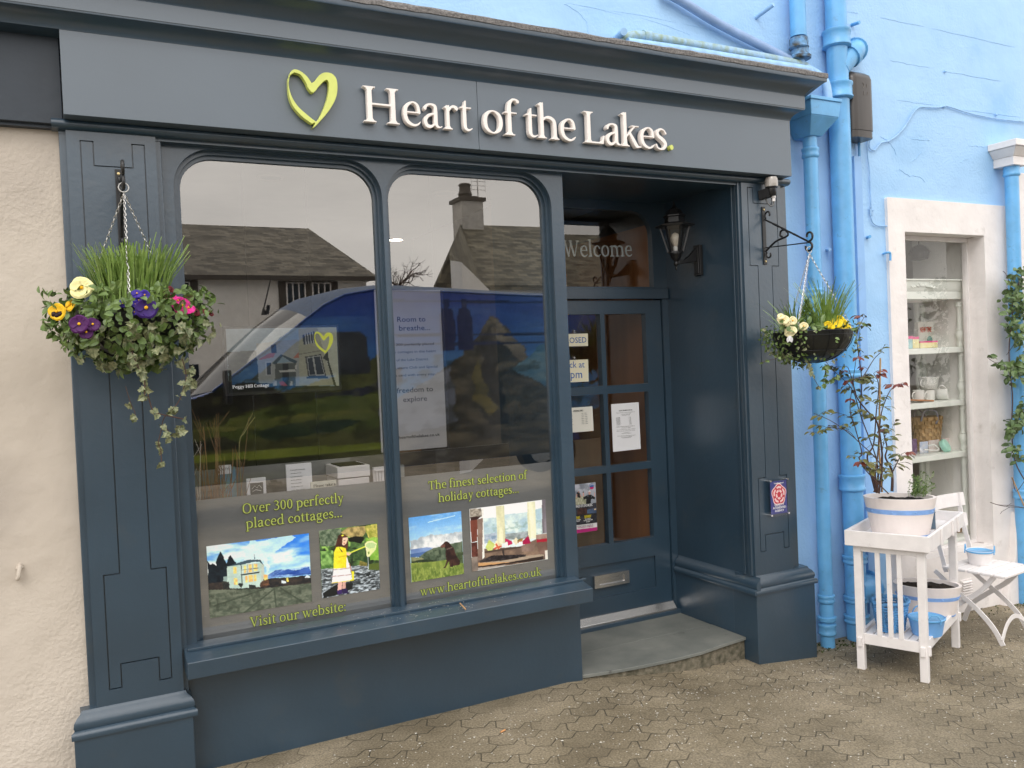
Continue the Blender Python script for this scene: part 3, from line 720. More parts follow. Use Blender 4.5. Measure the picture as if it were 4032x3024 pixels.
# pilasters: shaft with sunk zig-zag border line, plinth and base moulding
def groove_shaft(mb, x0, x1, y0, z0, z1, lines, gw=.006, gd=.007):
    """front board with a thin raised panel outline cut out of it: the panel stands proud in its own outline"""
    mb.box(x0, x1, y0+gd, y0+.05, z0, z1)
def offset_poly(p, d):
    n = len(p); out = []
    for i in range(n):
        a, b, c = Vector(p[i-1]), Vector(p[i]), Vector(p[(i+1) % n])
        e1, e2 = (b-a).normalized(), (c-b).normalized(); n1, n2 = Vector((-e1.y, e1.x)), Vector((-e2.y, e2.x))
        k = 1+n1.dot(n2); q = b+(n1+n2)*(d/max(k, .2)); out.append((q.x, q.y))
    return out
PY = -.0625
def pilaster(x0, x1, lines, px0, px1, zp0, hook):
    t = thing('pilaster', None, None); t.parent = shop; t.location = Vector(((x0+x1)/2, PY, zp0))-Vector(shop.location)
    pa = sum(p[0]*q[1]-q[0]*p[1] for p, q in zip(lines, lines[1:]+lines[:1]))
    if pa < 0: lines = lines[::-1]
    inner = offset_poly(lines, .0045)
    mb = MB(); slab2d(mb, [[(x0, .285), (x1, .285), (x1, 2.617), (x0, 2.617)], lines], PY, PY+.014); mb.build('shaft_border', PT, t, bevel=.0015, seg=1)
    mb = MB(); slab2d(mb, [inner], PY, PY+.013); mb.build('shaft_panel', PT, t, bevel=.0015, seg=1)
    mb = MB(); mb.box(x0, x1, PY+.013, .10, .285, 2.617); mb.build('shaft_core', PT, t)
    mb = MB(); mb.box(px0, px1, PY-.035, .10, zp0, .285); mb.build('plinth', PT, t, bevel=.005)
    prof = [(.09, .272), (PY-.043, .275), (PY-.046, .290), (PY-.040, .300), (PY-.028, .306), (PY-.032, .318), (PY-.030, .334), (PY-.020, .350), (PY-.008, .360), (PY-.002, .372), (.09, .372)]
    e = [min(0, (y-(PY-.030))) for y, z in prof]
    mb = MB(); mb.sweepx(prof, px0+.012, px1-.004, [max(-.02, y-PY+.02) if y < 0 else 0 for y, z in prof], [min(.02, -(y-PY+.02)) if y < 0 else 0 for y, z in prof]); mb.build('base_moulding', PT, t, smooth=True)
    return t
q = lambda pts: [(float(P(z, a, b, y=PY)[0]), float(P(z, a, b, y=PY)[2])) for z, a, b in pts]
# left pilaster outline (key points read from the photograph, squared up)
xl, xr = .082, .249
def squared(xs, zs): return None
L = [('a',515,905),('a',605,912),('a',612,1070),('a',858,1085),('a',850,935),('a',937,940)]
A_ = q(L)
xa, xb, xc, xd = A_[0][0], A_[1][0], A_[4][0], A_[5][0]; zt, zn = (A_[0][1]+A_[5][1])/2, (A_[2][1]+A_[3][1])/2
B_ = q([('e',583,198),('e',683,200),('e',878,205),('e',975,210)]); zk = B_[0][1]
C_ = q([('j',692,530),('j',605,540),('j',880,495),('j',965,485)]); xe, xf = C_[0][0], C_[2][0]; zl = (C_[0][1]+C_[2][1])/2
D_ = q([('j',635,1205),('j',700,1200),('j',695,1055),('j',925,1020),('j',935,1145),('j',993,1140)]); zm, zq = (D_[0][1]+D_[5][1])/2, (D_[2][1]+D_[3][1])/2
left_lines = [(xa, zt), (xb, zt), (xb, zn), (xc, zn), (xc, zt), (xd, zt), (xd, zk), (xf, zk), (xf, zl), (xd, zl), (xd, zm), (xc, zm), (xc, zq), (xb, zq), (xb, zm), (xa, zm), (xa, zl), (xe, zl), (xe, zk), (xa, zk)]
lp = pilaster(.045, .364, left_lines, -.038, .392, -.06, 1)
mb = MB(); mb.box(.020, .050, -.042, .10, .286, 2.616); mb.box(.359, .386, -.040, .10, .286, 2.616); mb.build('edge_strip', PT, lp, bevel=.004)
X0R, X1R = 3.430, 3.728
dxr = X0R-.045+(X1R-X0R-.319)/2
# right pilaster lines read separately
E_ = q([('n',168,250),('n',210,250),('n',212,365),('n',378,372),('n',402,828),('n',352,828),('n',195,825),('n',246,825)])
xa2, xb2, xd2 = E_[0][0], E_[1][0], E_[4][0]; xc2 = xd2-(xb2-xa2); zt2, zn2, zk2 = E_[0][1], E_[2][1], E_[4][1]; xe2, xf2 = E_[7][0], E_[5][0]
F_ = q([('g6',590,150),('g6',790,150),('g6',150,240)]); zl2 = F_[0][1]
G_ = q([('D',1660,1190),('D',1700,1190),('D',1660,1155)]); zm2, zq2 = G_[0][1]-.0, G_[2][1]
right_lines = [(xa2, zt2), (xb2, zt2), (xb2, zn2), (xc2, zn2), (xc2, zt2), (xd2, zt2), (xd2, zk2), (xf2, zk2), (xf2, zl2), (xd2, zl2), (xd2, zm2), (xc2, zm2), (xc2, zq2), (xb2, zq2), (xb2, zm2), (xa2, zm2), (xa2, zl2), (xe2, zl2), (xe2, zk2), (xa2, zk2)]
rp_ = pilaster(X0R, X1R, right_lines, 3.40, 3.853, -.30, 0)
mb = MB(); mb.box(X1R-.006, 3.80, -.030, .12, .286, 2.616); mb.build('edge_strip', PT, rp_, bevel=.004)
# ---------------------------------------------------------------- recess with door
XR, DY = 3.425, .65
rec = thing('door_recess', None, None); rec.parent = shop; rec.location = Vector((2.85, .3, 0))-Vector(shop.location)
mb = MB(); mb.box(XR, XR+.08, -.05, .80, .28, 2.63); mb.box(XR-.024, XR+.05, -.09, .75, -.15, .285); mb.build('side_panelling', PT, rec, bevel=.003)
mb = MB()
for k, (w_, d_) in enumerate(((.020, .014), (.012, .009), (.018, .013))): mb.box(XR-d_, XR+.02, -.052+.026*k, -.052+.026*k+w_, .372, 2.63)
mb.build('reeded_strip', PT, rec, bevel=.003)
prof = [(0, .272), (-.040, .275), (-.043, .290), (-.036, .300), (-.026, .306), (-.030, .318), (-.028, .334), (-.018, .350), (-.006, .360), (0, .372)]
mb = MB(); n = len(prof); mb.v = [(XR+a, -.105, z) for a, z in prof]+[(XR+a, DY-.02, z) for a, z in prof]; mb.f = [(i, i+1, n+i+1, n+i) for i in range(n-1)]; mb.f += [tuple(range(n)), tuple(range(n, 2*n))]
mb.build('dado_moulding', PT, rec, smooth=True)
mb = MB(); mb.box(2.25, 3.5, .02, .80, 2.622, 2.70); mb.build('soffit', PT, rec)
mb = MB(); mb.box(2.235, 2.291, .02, .72, -.02, 2.63); mb.build('post_return', PT, rec, bevel=.003)
# door frame and transom light
fr = thing('door_frame', None, None); fr.parent = shop; fr.location = Vector((2.93, DY, 0))-Vector(shop.location)
mb = MB(); slab2d(mb, [[(2.292, .0), (2.44, .0), (2.44, 2.018), (3.380, 2.018), (3.380, .0), (3.425, .0), (3.425, 2.625), (2.292, 2.625)], arch(2.50, 3.318, 2.093, 2.566, .15)], DY-.015, DY+.03)
mb.build('frame_board', PT, fr, bevel=.003)
mb = MB(); mb.box(2.40, 3.418, DY-.032, DY-.01, 2.016, 2.082); mb.build('transom_bar', PT, fr, bevel=.003)
mb = MB(); p = arch(2.49, 3.328, 2.085, 2.575, .155); mb.v = [(x, DY+.012, z) for x, z in p]; mb.f = [tuple(range(len(p)))]; mb.build('transom_pane', M['glass_door'], fr)
mb = MB(); serif_line(mb, 'Welcome', P('l', 135, 705, y=DY+.014), P('l', 662, 702, y=DY+.014), .098, ext=.0006); mb.build('welcome_lettering', M['frost'], fr)
door = thing('door', None, None); door.parent = shop; door.location = Vector((2.93, DY, 0))-Vector(shop.location)
panes = [(a, b, c, d) for (a, b) in ((2.60, 2.914), (2.946, 3.255)) for (c, d) in ((.508, .946), (.990, 1.434), (1.484, 1.926))]
mb = MB(); slab2d(mb, [[(2.446, .03), (3.375, .03), (3.375, 2.010), (2.446, 2.010)]]+[[(a, c), (b, c), (b, d), (a, d)] for a, b, c, d in panes]+[[(2.60, .185), (3.257, .185), (3.257, .388), (2.60, .388)]], DY, DY+.045)
mb.build('door_leaf', PT, door, bevel=.004)
mb = MB(); mb.box(2.595, 3.262, DY+.014, DY+.035, .18, .393); mb.build('lower_panel', PT, door)
for k, (a, b, c, d) in enumerate(panes):
    mb = MB(); mb.box(a-.005, b+.005, DY+.024, DY+.030, c-.005, d+.005)
    mb2 = MB(); mb2.v = [(a-.004, DY+.026, c-.004), (b+.004, DY+.026, c-.004), (b+.004, DY+.026, d+.004), (a-.004, DY+.026, d+.004)]; mb2.f = [(0, 1, 2, 3)]
    mb2.build('door_pane', M['glass_door'], door)
lb = MB(); slab2d(lb, [[(2.791, .2485), (3.0475, .2485), (3.0475, .326), (2.791, .326)], [(2.826, .266), (3.012, .266), (3.012, .308), (2.826, .308)]], DY-.008, DY+.016); lbo = lb.build('letterbox', M['steel'], door, bevel=.004)
mb = MB(); mb.box(2.822, 3.016, DY+.002, DY+.012, .262, .312); mb.build('flap', M['steel'], lbo, bevel=.003)
mb = MB(); mb.prism([(DY-.045, .034), (DY-.045, .046), (DY-.010, .083), (DY+.02, .083), (DY+.02, .034)], 'x', 2.36, 3.377); mb.build('weather_bar', M['steel'], door, bevel=.002)
mb = MB(); mb.box(2.30, 3.424, DY-.055, DY+.05, -.01, .034); mb.build('threshold', PT, fr, bevel=.003)
# doorstep: two slabs with a worn curved nosing
st = thing('doorstep', 'grey slate doorstep of two slabs with worn mossy front edge', 'doorstep', (2.85, 0, -.1))
nose = [P('r', a, b, z=.012) for a, b in ((104, 522), (210, 506), (350, 482), (520, 447), (640, 417), (740, 382), (822, 354))]
def slab(name, poly, z0, z1, m, par, bev=.003):
    mb = MB(); mb.prism([(p[0], p[1]) for p in poly], 'z', z0, z1); return mb.build(name, m, par, bevel=bev)
nx = [(float(p[0]), float(p[1])) for p in nose]; nx[0] = (2.296, nx[0][1]); nx[-1] = (3.399, nx[-1][1])
jl = P('m', 330, 1470, z=.012); jr = P('m', 787, 1345, z=.012)
jy = .30
slab('front_slab', nx+[(3.399, jy), (2.296, jy)], -.006, .012, M['slate'], st)
slab('rear_slab', [(2.296, jy+.004), (3.399, jy+.004), (3.399, DY-.02), (2.296, DY-.02)], -.04, .010, M['slate'], st)
rr = random.Random(2); base = []
cv = resamp([(x, y+.012, 0) for x, y in nx], 8)
slab('mossy_base', [(p.x, p.y+rr.uniform(-.003, .006)) for p in cv]+[(3.399, .2), (2.296, .2)], -.30, -.0065, M['moss'], st, .004)
# ================================================================ SHOP SIGN
FYL = FY-.001
sign = thing('shop_sign', 'raised cream serif letters with a lime brush-stroke heart on the fascia', 'sign', (1.5, FY, 2.7))
zb_, zc_ = 2.7155, 2.873
lets = [('H','b',712,950),('e','b',966,1088),('a','b',1097,1226),('r','b',1228,1331),('t','b',1336,1421),('o','b',1483,1618),('f','b',1620,1729),('t','b',1757,1845),('h','b',1835,1982),('e','b',1982,2088),
        ('L','c',404,570),('a','c',574,708),('k','c',694,860),('e','c',845,965),('s','c',966,1063)]
LT = .036
for ch, zn_, a, b in lets:
    yy = FY-LT
    x0, x1 = float(P(zn_, a+4, 800 if zn_ == 'b' else 1100, y=yy)[0]), float(P(zn_, b-2, 800 if zn_ == 'b' else 1100, y=yy)[0])
    loops, _ = serif_loops(ch); xs = [p_[0] for c in loops for p_ in c]; k = (x1-x0)/(max(xs)-min(xs)); kz = (zc_-zb_)/668
    loops = [[((px-min(xs))*k, py*kz) for px, py in c] for c in loops]
    vs, fs = curve_shape(loops, .0128, .0016, -.0030); mb = MB(); mb.add([(x0+v[0], FY-.0205-v[2], zb_+v[1]) for v in vs], fs)
    # pairs of locators hold each letter off the board
    mb.build('letter', M['letter'], sign, smooth=True)
dc = P('c', 1098, 1166, y=FY-.03); mb = MB()
vs, fs = curve_shape([[(.0105*math.cos(t), .0125*math.sin(t)) for t in [2*math.pi*k/20 for k in range(20)]]], .012, .001); mb.add([(dc[0]+v[0], FY-.0155-v[2], dc[2]+v[1]) for v in vs], fs); mb.build('full_stop', M['lime'], sign)
ho = [(375,445+88),(345,490),(300,455),(262,445),(235,462),(222,505),(218,560),(225,625),(250,690),(300,750),(345,785),(375,805),(392,800),(376,830),(400,822),(440,780),(490,720),(530,650),(545,590),(543,530),(530,495),(500,470),(455,466),(420,485),(392,520)]
hi = [(262,474),(300,488),(332,535),(350,575),(378,604),(402,592),(425,562),(470,522),(482,560),(470,640),(440,720),(408,778),(386,771),(345,738),(292,690),(252,630),(232,565),(233,500)]
hl = []
for lp_ in (ho, hi):
    w = [P('b', a, b, y=FY-.03) for a, b in lp_]; w = resamp([(p[0], p[2], 0) for p in w]+[(w[0][0], w[0][2], 0)], 5)[:-1]; hl.append([(p.x, p.y) for p in w])
vs, fs = curve_shape(hl, .0125, .0015, -.0042); mb = MB(); mb.add([(v[0], FY-.0165-v[2], v[1]) for v in vs], fs); mb.build('heart_emblem', M['lime'], sign)
# ================================================================ WALLS EITHER SIDE
WY = .12
def rough_sheet(mb, x0, x1, z0, z1, y, nx, nz, amp, seed, edge_r=0):
    rs = random.Random(seed); X = np.linspace(x0, x1, nx+1); Z = np.linspace(z0, z1, nz+1)
    XX, ZZ = np.meshgrid(X, Z); D = (vnoise(XX*1.9+3, ZZ*1.7+7, seed, 5)-.5)*amp
    n0 = len(mb.v); xs = XX.copy()
    if edge_r: xs[:, -1] += (vnoise(ZZ[:, -1]*14, ZZ[:, -1]*0+2, seed+3, 4)-.5)*edge_r
    mb.v += [(float(a), float(y+c), float(b)) for a, b, c in zip(xs.ravel(), ZZ.ravel(), D.ravel())]
    w = nx+1
    mb.f += [(n0+j*w+i, n0+j*w+i+1, n0+(j+1)*w+i+1, n0+(j+1)*w+i) for j in range(nz) for i in range(nx)]
mb = MB(); rough_sheet(mb, -3.2, .026, -.12, 2.70, -.012, 90, 80, .030, 5, .016)
# side return where the rendered edge meets the shopfront
bw = thing('rendered_wall', 'beige lumpy rendered wall at the left of the shopfront', 'wall', (-1.5, 0, 0))
mb.build('render_face', M['beige'], bw, smooth=True)
mb = MB(); mb.box(-3.2, .018, .02, .25, -.12, 2.7); mb.build('wall_core', M['beige'], bw)
hk = P('j', 110, 520, y=-.015); mb = MB()
mb.tube(resamp([(hk[0]+.004, -.005, hk[2]+.026), (hk[0]+.004, -.035, hk[2]+.02), (hk[0], -.042, hk[2]-.006), (hk[0]-.004, -.035, hk[2]-.022), (hk[0]-.004, -.022, hk[2]-.018)], 5), .008, 8)
mb.lathe([(.0, .0), (.014, .001), (.012, .008), (0, .010)], (hk[0]+.004, -.02, hk[2]+.015), 10)
mb.build('wall_hook', M['beige'], None, smooth=True, label='small painted-over hook stub low on the beige wall', cat='hook')
lf = thing('neighbour_fascia', 'plain darker blank fascia board above the beige wall', 'fascia', (-1.5, -.05, 2.65))
z0 = P('a', 100, 785, y=-.07)[2]; z1 = P('a', 100, 145, y=-.07)[2]
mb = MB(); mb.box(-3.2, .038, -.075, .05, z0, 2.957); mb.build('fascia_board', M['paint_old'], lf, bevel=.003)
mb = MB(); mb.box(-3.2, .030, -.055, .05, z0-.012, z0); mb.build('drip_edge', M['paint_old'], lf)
# ---- blue house: wall with window opening
house = thing('blue_house', 'bright blue rendered house wall with a white framed shop window', 'house', (5.5, WY, -.2))
TL, TR = P('d', 1155, 1522, y=WY-.02), P('d', 2088, 1578, y=WY-.02)
sx0, sx1, szt = float(TL[0]), float(TR[0]), float((TL[2]+TR[2])/2)
OX0 = float((P('o', 258, 120, y=WY-.02)[0]+P('o', 285, 1600, y=WY-.02)[0])/2)
OX1 = float((P('o', 722, 100, y=WY-.02)[0]+P('o', 760, 1640, y=WY-.02)[0])/2)
OZT = float(P('o', 480, 30, y=WY-.02)[2])
GX = float((P('o', 622, 110, x=OX1)[1]+P('o', 645, 1630, x=OX1)[1])/2)   # glass depth from the reveal
OZB = .20
print('surround', sx0, sx1, szt, 'opening', OX0, OX1, OZT, 'glass y', GX)
mb = MB(); cells = []
def wall_grid(x0, x1, z0, z1, seed): rough_sheet(mb, x0, x1, z0, z1, WY, max(2, int((x1-x0)*14)), max(2, int((z1-z0)*14)), .0012, seed)
wall_grid(-3.2, 3.6, 2.9, 5.6, 2); wall_grid(3.6, OX0-.08, -.45, 5.6, 2); wall_grid(OX0-.08, OX1+.05, OZT+.08, 5.6, 2); wall_grid(OX1+.05, 11, -.45, 5.6, 2)
mb.build('wall_render', M['blue'], house, smooth=True)
mb = MB(); mb.box(-3.2, 11, 5.5, 5.6, 0, 6.2); mb.box(-3.2, 11, .25, 5.5, 6.0, 6.2); mb.box(-3.25, -3.2, .12, 5.5, -.5, 6.2); mb.box(11, 11.05, .12, 5.5, -.5, 6.2); mb.build('wall_back', M['room'], house)
# incised line joints on the render are shallow: thin slips of the same paint
rnd = random.Random(9)
mb = MB()
for (a, b), (c, d) in [((850, 88), (935, 102)), ((1105, 135), (1440, 205)), ((1500, 218), (2140, 362)), ((1180, 465), (1490, 522)), ((1600, 548), (2035, 622)), ((1340, 1068), (1500, 1080)), ((1790, 1118), (1920, 1132)), ((1240, 770), (1520, 808)), ((1740, 842), (2180, 900))]:
    p, q_ = P('d', a, b, y=WY-.0005), P('d', c, d, y=WY-.0005); pts = [Vector(p)+(Vector(q_)-Vector(p))*k/10+Vector((0, 0, rnd.uniform(-.003, .003))) for k in range(11)]
    mb = MB(); mb.tube(pts, [.0006]+[.0016]*9+[.0006], 5); mb.build('render_crack', M['blue'], house, smooth=True)
for pl in ([(240, 30), (330, 80), (410, 160), (440, 280)], [(1110, 1050), (1160, 1085), (1215, 1150), (1225, 1190)], [(1250, 1300), (1290, 1330), (1330, 1352)], [(1420, 1165), (1380, 1215), (1350, 1235)], [(1770, 1215), (1720, 1245)], [(1320, 1350), (1410, 1360), (1450, 1400)]):
    z_ = 'c' if pl[0] == (240, 30) else 'd'
    pts = resamp([P(z_, a, b, y=WY-.0005) for a, b in pl], 5); mb = MB(); mb.tube([p+Vector((rnd.uniform(-.004, .004), 0, rnd.uniform(-.004, .004))) for p in pts], .0018, 5); mb.build('render_crack', M['blue'], house, smooth=True)
for a, b, c, d in [(270, 25, 700, 120), (620, 85, 1130, 180), (1180, 190, 1480, 260), (850, 140, 1250, 280)]:
    p, q_ = P('c', a, b, y=WY-.0005), P('c', c, d, y=WY-.0005); mb = MB(); mb.tube([p, (Vector(p)+Vector(q_))/2+Vector((0, 0, .006)), q_], [.0005, .0016, .0005], 5); mb.build('render_crack', M['blue'], house, smooth=True)
# white surround with deep reveals
mb = MB(); slab2d(mb, [[(sx0, -.40), (sx1, -.40), (sx1, szt), (sx0, szt)], [(OX0, OZB), (OX1, OZB), (OX1, OZT), (OX0, OZT)]], WY-.022, WY+.05)
mb.build('window_surround', M['wsur'], house, bevel=.012)
mb = MB(); mb.box(OX1+.002, OX1+.1, WY+.03, GX+.045, OZB, OZT); mb.box(OX0-.1, OX0-.002, WY+.03, GX+.045, OZB, OZT); mb.box(OX0-.1, OX1+.1, WY+.03, GX+.045, OZT+.002, OZT+.1); mb.box(OX0-.1, OX1+.1, WY+.03, GX+.045, OZB-.1, OZB-.002)
mb.build('reveal', M['wsur'], house, bevel=.006)
wf = thing('side_window', None, None); wf.parent = house; wf.location = Vector(((OX0+OX1)/2, GX, OZB))-Vector(house.location)
mb = MB(); slab2d(mb, [[(OX0, OZB), (OX1, OZB), (OX1, OZT), (OX0, OZT)], [(OX0+.008, OZB+.02), (OX1-.008, OZB+.02), (OX1-.008, OZT-.03), (OX0+.008, OZT-.03)]], GX-.012, GX+.03); mb.build('frame', M['white'], wf, bevel=.004)
mb = MB(); mb.v = [(OX0, GX+.01, OZB), (OX1, GX+.01, OZB), (OX1, GX+.01, OZT), (OX0, GX+.01, OZT)]; mb.f = [(0, 1, 2, 3)]; mb.build('pane', M['glass_old'], wf)
# sloped white base at the right foot of the surround, little louvred vent
mb = MB(); mb.prism([(OX1-.02, -.40), (sx1+.05, -.40), (sx1+.05, P('p', 1345, 388, y=.06)[2]), (sx1-.08, P('p', 1300, 400, y=.06)[2]), (sx1-.12, .1)], 'y', .05, WY); mb.build('base_buttress', M['wsur'], house, bevel=.012)
vp = P('p', 1060, 900, y=WY-.03)
mb = MB()
for k in range(6): mb.bar((vp[0]-.05, WY-.035, vp[2]-.045+.018*k), (vp[0]+.05, WY-.035, vp[2]-.045+.018*k), .018, .005, up=(0, -.6, 1))
mb.box(vp[0]-.058, vp[0]+.058, WY-.03, WY-.018, vp[2]-.06, vp[2]+.06); mb.build('air_vent', M['wsur'], house)
# ---- right-hand rain pipe with white capital box
def vpipe(name, x, y, z0, z1, r, m, collars, label, cat='pipe', parent=None, n=20):
    t = thing(name, label, cat, (x, y, z0)); mb = MB(); mb.tube([(x, y, z0), (x, y, z1)], r, n); mb.build('pipe', m, t, smooth=True)
    for zc, h, k in collars:
        mb = MB(); rr_ = r*k; mb.lathe([(r*.98, zc-h/2-.006), (rr_*.97, zc-h/2), (rr_*1.06, zc-h/2+.006), (rr_*1.06, zc-h/2+.016), (rr_, zc-h/2+.022), (rr_, zc+h/2-.022), (rr_*1.07, zc+h/2-.014), (rr_*1.07, zc+h/2-.003), (rr_, zc+h/2), (r*.98, zc+h/2)], (x, y, 0), n); mb.build('collar', m, t, smooth=True)
    return t
yp = WY-.085
c1 = P('d', 2142, 1400, y=yp); c0 = P('p', 1425, 700, y=yp)
rpx = float((c1[0]+c0[0])/2)
tr_ = vpipe('rain_pipe', rpx, yp, -.27, float(P('d', 2140, 1268, y=yp)[2]), .046, M['pipe'], [(float(P('d', 2140, 1310, y=yp)[2]), .09, 1.16), (.55, .07, 1.12)], 'blue downpipe at the far right edge under a white capital box', 'pipe')
a_, b_ = P('d', 2000, 1100, y=yp-.05), P('d', 2050, 1200, y=yp-.05)
zt_, zm_, zb2 = float(P('d', 2100, 1085, y=yp-.08)[2]), float(P('d', 2100, 1185, y=yp-.08)[2]), float(P('d', 2140, 1268, y=yp-.05)[2])
mb = MB(); x = rpx
mb.box(x-.075, x+.085, yp-.065, WY, zb2, zm_); mb.hexa([(x-.078, yp-.068, zm_), (x+.088, yp-.068, zm_), (x+.088, WY, zm_), (x-.078, WY, zm_)], [(x-.125, yp-.115, zt_-.035), (x+.135, yp-.115, zt_-.035), (x+.135, WY, zt_-.035), (x-.125, WY, zt_-.035)]); mb.box(x-.135, x+.145, yp-.125, WY, zt_-.034, zt_+.012)
mb.build('capital_box', M['white'], tr_, bevel=.004)
mb = MB(); mb.box(rpx+.10, rpx+.75, WY-.05, WY+.02, -.35, zb2-.02); mb.build('white_doorcase', M['wsur'], None, bevel=.01, label='sliver of a white doorcase at the far right edge beside the rain pipe', cat='doorcase')
# ================================================================ PIPES ON THE BLUE WALL
yp2 = WY-.075
xt, xb_ = P('d', 768, 100, y=yp2)[0], P('p', 280, 600, y=yp2)[0]; sxp = float((xt+xb_)/2); print('soil pipe', xt, xb_)
zf = lambda zn_, b: float(P(zn_, 770 if zn_ == 'd' else 270, b, y=yp2-.07)[2])
soil = vpipe('soil_pipe', sxp, yp2, -.24, 5.6, .064, M['pipe'], [(zf('d', 258), .105, 1.28), (zf('d', 665), .10, 1.28), (float(P('n', 915, 1605, y=yp2-.07)[2]), .05, 1.22), (zf('p', 190), .10, 1.2), (zf('p', 730), .05, 1.12), (zf('p', 1010), .045, 1.12), (zf('p', 1150), .05, 1.16)], 'fat blue cast iron soil pipe with collars running down the wall')
b0 = P('d', 800, 520, y=yp2); mb = MB()
zel = float(P('d', 960, 400, y=yp2)[2])
el = resamp([(sxp+.01, yp2, zel-.13), (sxp+.07, yp2-.005, zel-.07), (sxp+.150, yp2-.005, zel-.005), (sxp+.195, yp2+.04, zel+.02), (sxp+.20, WY+.03, zel+.025)], 6)
mb.tube(el, .066, 18); mb.tube([el[8], el[10]], .077, 18); mb.tube([el[13], el[15]], .078, 18); mb.build('branch_elbow', M['pipe'], soil, smooth=True)
ap = P('p', 368, 905, y=yp2-.03); mb = MB(); ax_ = sxp+.10; az = float(ap[2])
mb.tube([(sxp, yp2, az), (sxp+.12, yp2-.005, az)], .085, 18)
for k in range(2): mb.bar((sxp+.128, yp2-.09, az-.03+.06*k), (sxp+.128, yp2+.08, az-.03+.06*k), .012, .010)
mb.tube([(sxp+.118, yp2-.005, az), (sxp+.128, yp2-.005, az)], .105, 18); mb.tube([(sxp+.13, yp2-.11, az), (sxp+.13, yp2+.10, az)], .010, 8)
mb.build('access_cover', M['pipe'], soil, smooth=True)
# rainwater hopper with its pipe
yp3 = .035
xh = float((P('d', 565, 1100, y=yp3)[0]+P('n', 650, 700, y=yp3)[0]+P('p', 95, 1000, y=yp3)[0])/3); print('downpipe x', P('d', 565, 1100, y=yp3)[0], P('n', 650, 700, y=yp3)[0], P('p', 95, 1000, y=yp3)[0])
zh = lambda zn_, a, b: float(P(zn_, a, b, y=yp3-.04)[2])
hop = vpipe('hopper_downpipe', xh, yp3, -.19, zh('d', 600, 1045), .043, M['pipe'], [(zh('d', 565, 1160), .06, 1.14), (zh('n', 660, 1015), .05, 1.14), (zh('p', 85, 990), .05, 1.14), (zh('p', 100, 1200), .07, 1.2), (zh('p', 100, 1150)+.02, .03, 1.25)], 'blue downpipe under a tapered hopper head beside the shop cornice')
zt, zm, zl_ = zh('d', 650, 790), zh('d', 640, 925), zh('d', 600, 1045)
mb = MB()
rq = lambda hx, y0, z: [(xh-hx, y0, z), (xh+hx, y0, z), (xh+hx, WY, z), (xh-hx, WY, z)]
mb.hexa(rq(.05, yp3-.050, zl_), rq(.115, yp3-.125, zm)); mb.hexa(rq(.115, yp3-.126, zm+.0005), rq(.125, yp3-.135, zt-.02))
mb.build('hopper', M['pipe'], hop, bevel=.004)
mb = MB(); slab2 = [(xh-.131, yp3-.142), (xh+.131, yp3-.142), (xh+.131, WY), (xh-.131, WY)]
mb.prism([(xh-.131, yp3-.142), (xh+.131, yp3-.142), (xh+.131, yp3-.125), (xh-.131, yp3-.125)], 'z', zt-.02, zt); mb.prism([(xh-.131, yp3-.124), (xh-.115, yp3-.124), (xh-.115, WY), (xh-.131, WY)], 'z', zt-.02, zt); mb.prism([(xh+.115, yp3-.124), (xh+.131, yp3-.124), (xh+.131, WY), (xh+.115, WY)], 'z', zt-.02, zt)
mb.build('hopper_rim', M['pipe'], hop, bevel=.003)
# pipe above the cornice, ending in a battered swan neck
xu = float(P('d', 470, 120, y=WY-.07)[0]); yu = WY-.07
zu = lambda b: float(P('d', 480, b, y=yu-.04)[2])
vp_ = thing('old_waste_pipe', 'pale blue pipe with corroded lower joint ending above the cornice corner', 'pipe', (xu, yu, 3.1))
mb = MB(); mb.tube([(xu, yu, zu(260)), (xu, yu, 5.6)], .048, 18); mb.build('pipe', M['pipe'], vp_, smooth=True)
mb = MB(); mb.lathe([(.049, zu(270)), (.056, zu(275)), (.058, zu(300)), (.054, zu(330)), (.060, zu(345)), (.05, zu(360))], (xu, yu, 0), 18); mb.lathe([(.045, zu(440)), (.064, zu(430)), (.066, zu(410)), (.052, zu(395)), (.052, zu(352))], (xu+.008, yu, 0), 18); mb.build('corroded_joint', mat('corroded_blue_iron', (.15, .35, .62), rough=.6, col2=(.05, .045, .03), scale=30, bump=.6, bscale=50), vp_, smooth=True)
mb = MB(); mb.tube(resamp([(xu+.01, yu, zu(430)), (xu+.03, yu, zu(480)), (xu+.11, yu-.03, zu(540)), (xu+.15, yu-.06, zu(620)), (xu+.155, yu-.075, zu(800))], 6), .026, 12); mb.build('swan_neck', M['pipe_pale'], vp_, smooth=True)
# long thin pipes on and above the cornice
mossy = mat('mossy_pale_pipe', (.32, .52, .76), rough=.6, col2=(.27, .36, .27), scale=30, detail=6, bump=.2)
def runpipe(name, pts, r, m, label, joints=()):
    t = thing(name, label, 'pipe', pts[0]); mb = MB(); mb.tube(pts, r, 14); mb.build('pipe', m, t, smooth=True)
    for k in joints:
        a, b = Vector(pts[k]), Vector(pts[k+1]); d = (b-a).normalized()
        mb = MB(); mb.tube([a-d*.02, a+d*.03], r*1.22, 14); mb.build('joint', m, t, smooth=True)
    return t
ya = .05
pp = [P('c', 690, 320, y=WY+.03), P('c', 712, 320, y=ya+.02), P('c', 770, 290, y=ya), P('c', 890, 292, y=ya), P('c', 1300, 362, y=ya), P('c', 1800, 452, y=ya), P('c', 2080, 508, y=ya), P('c', 2150, 530, y=ya), P('c', 2190, 570, y=ya-.01), P('c', 2205, 640, y=ya-.02)]
runpipe('overflow_pipe', resamp(pp, 4), .028, mossy, 'thin pale pipe stained green with moss lying along the cornice', (12,))
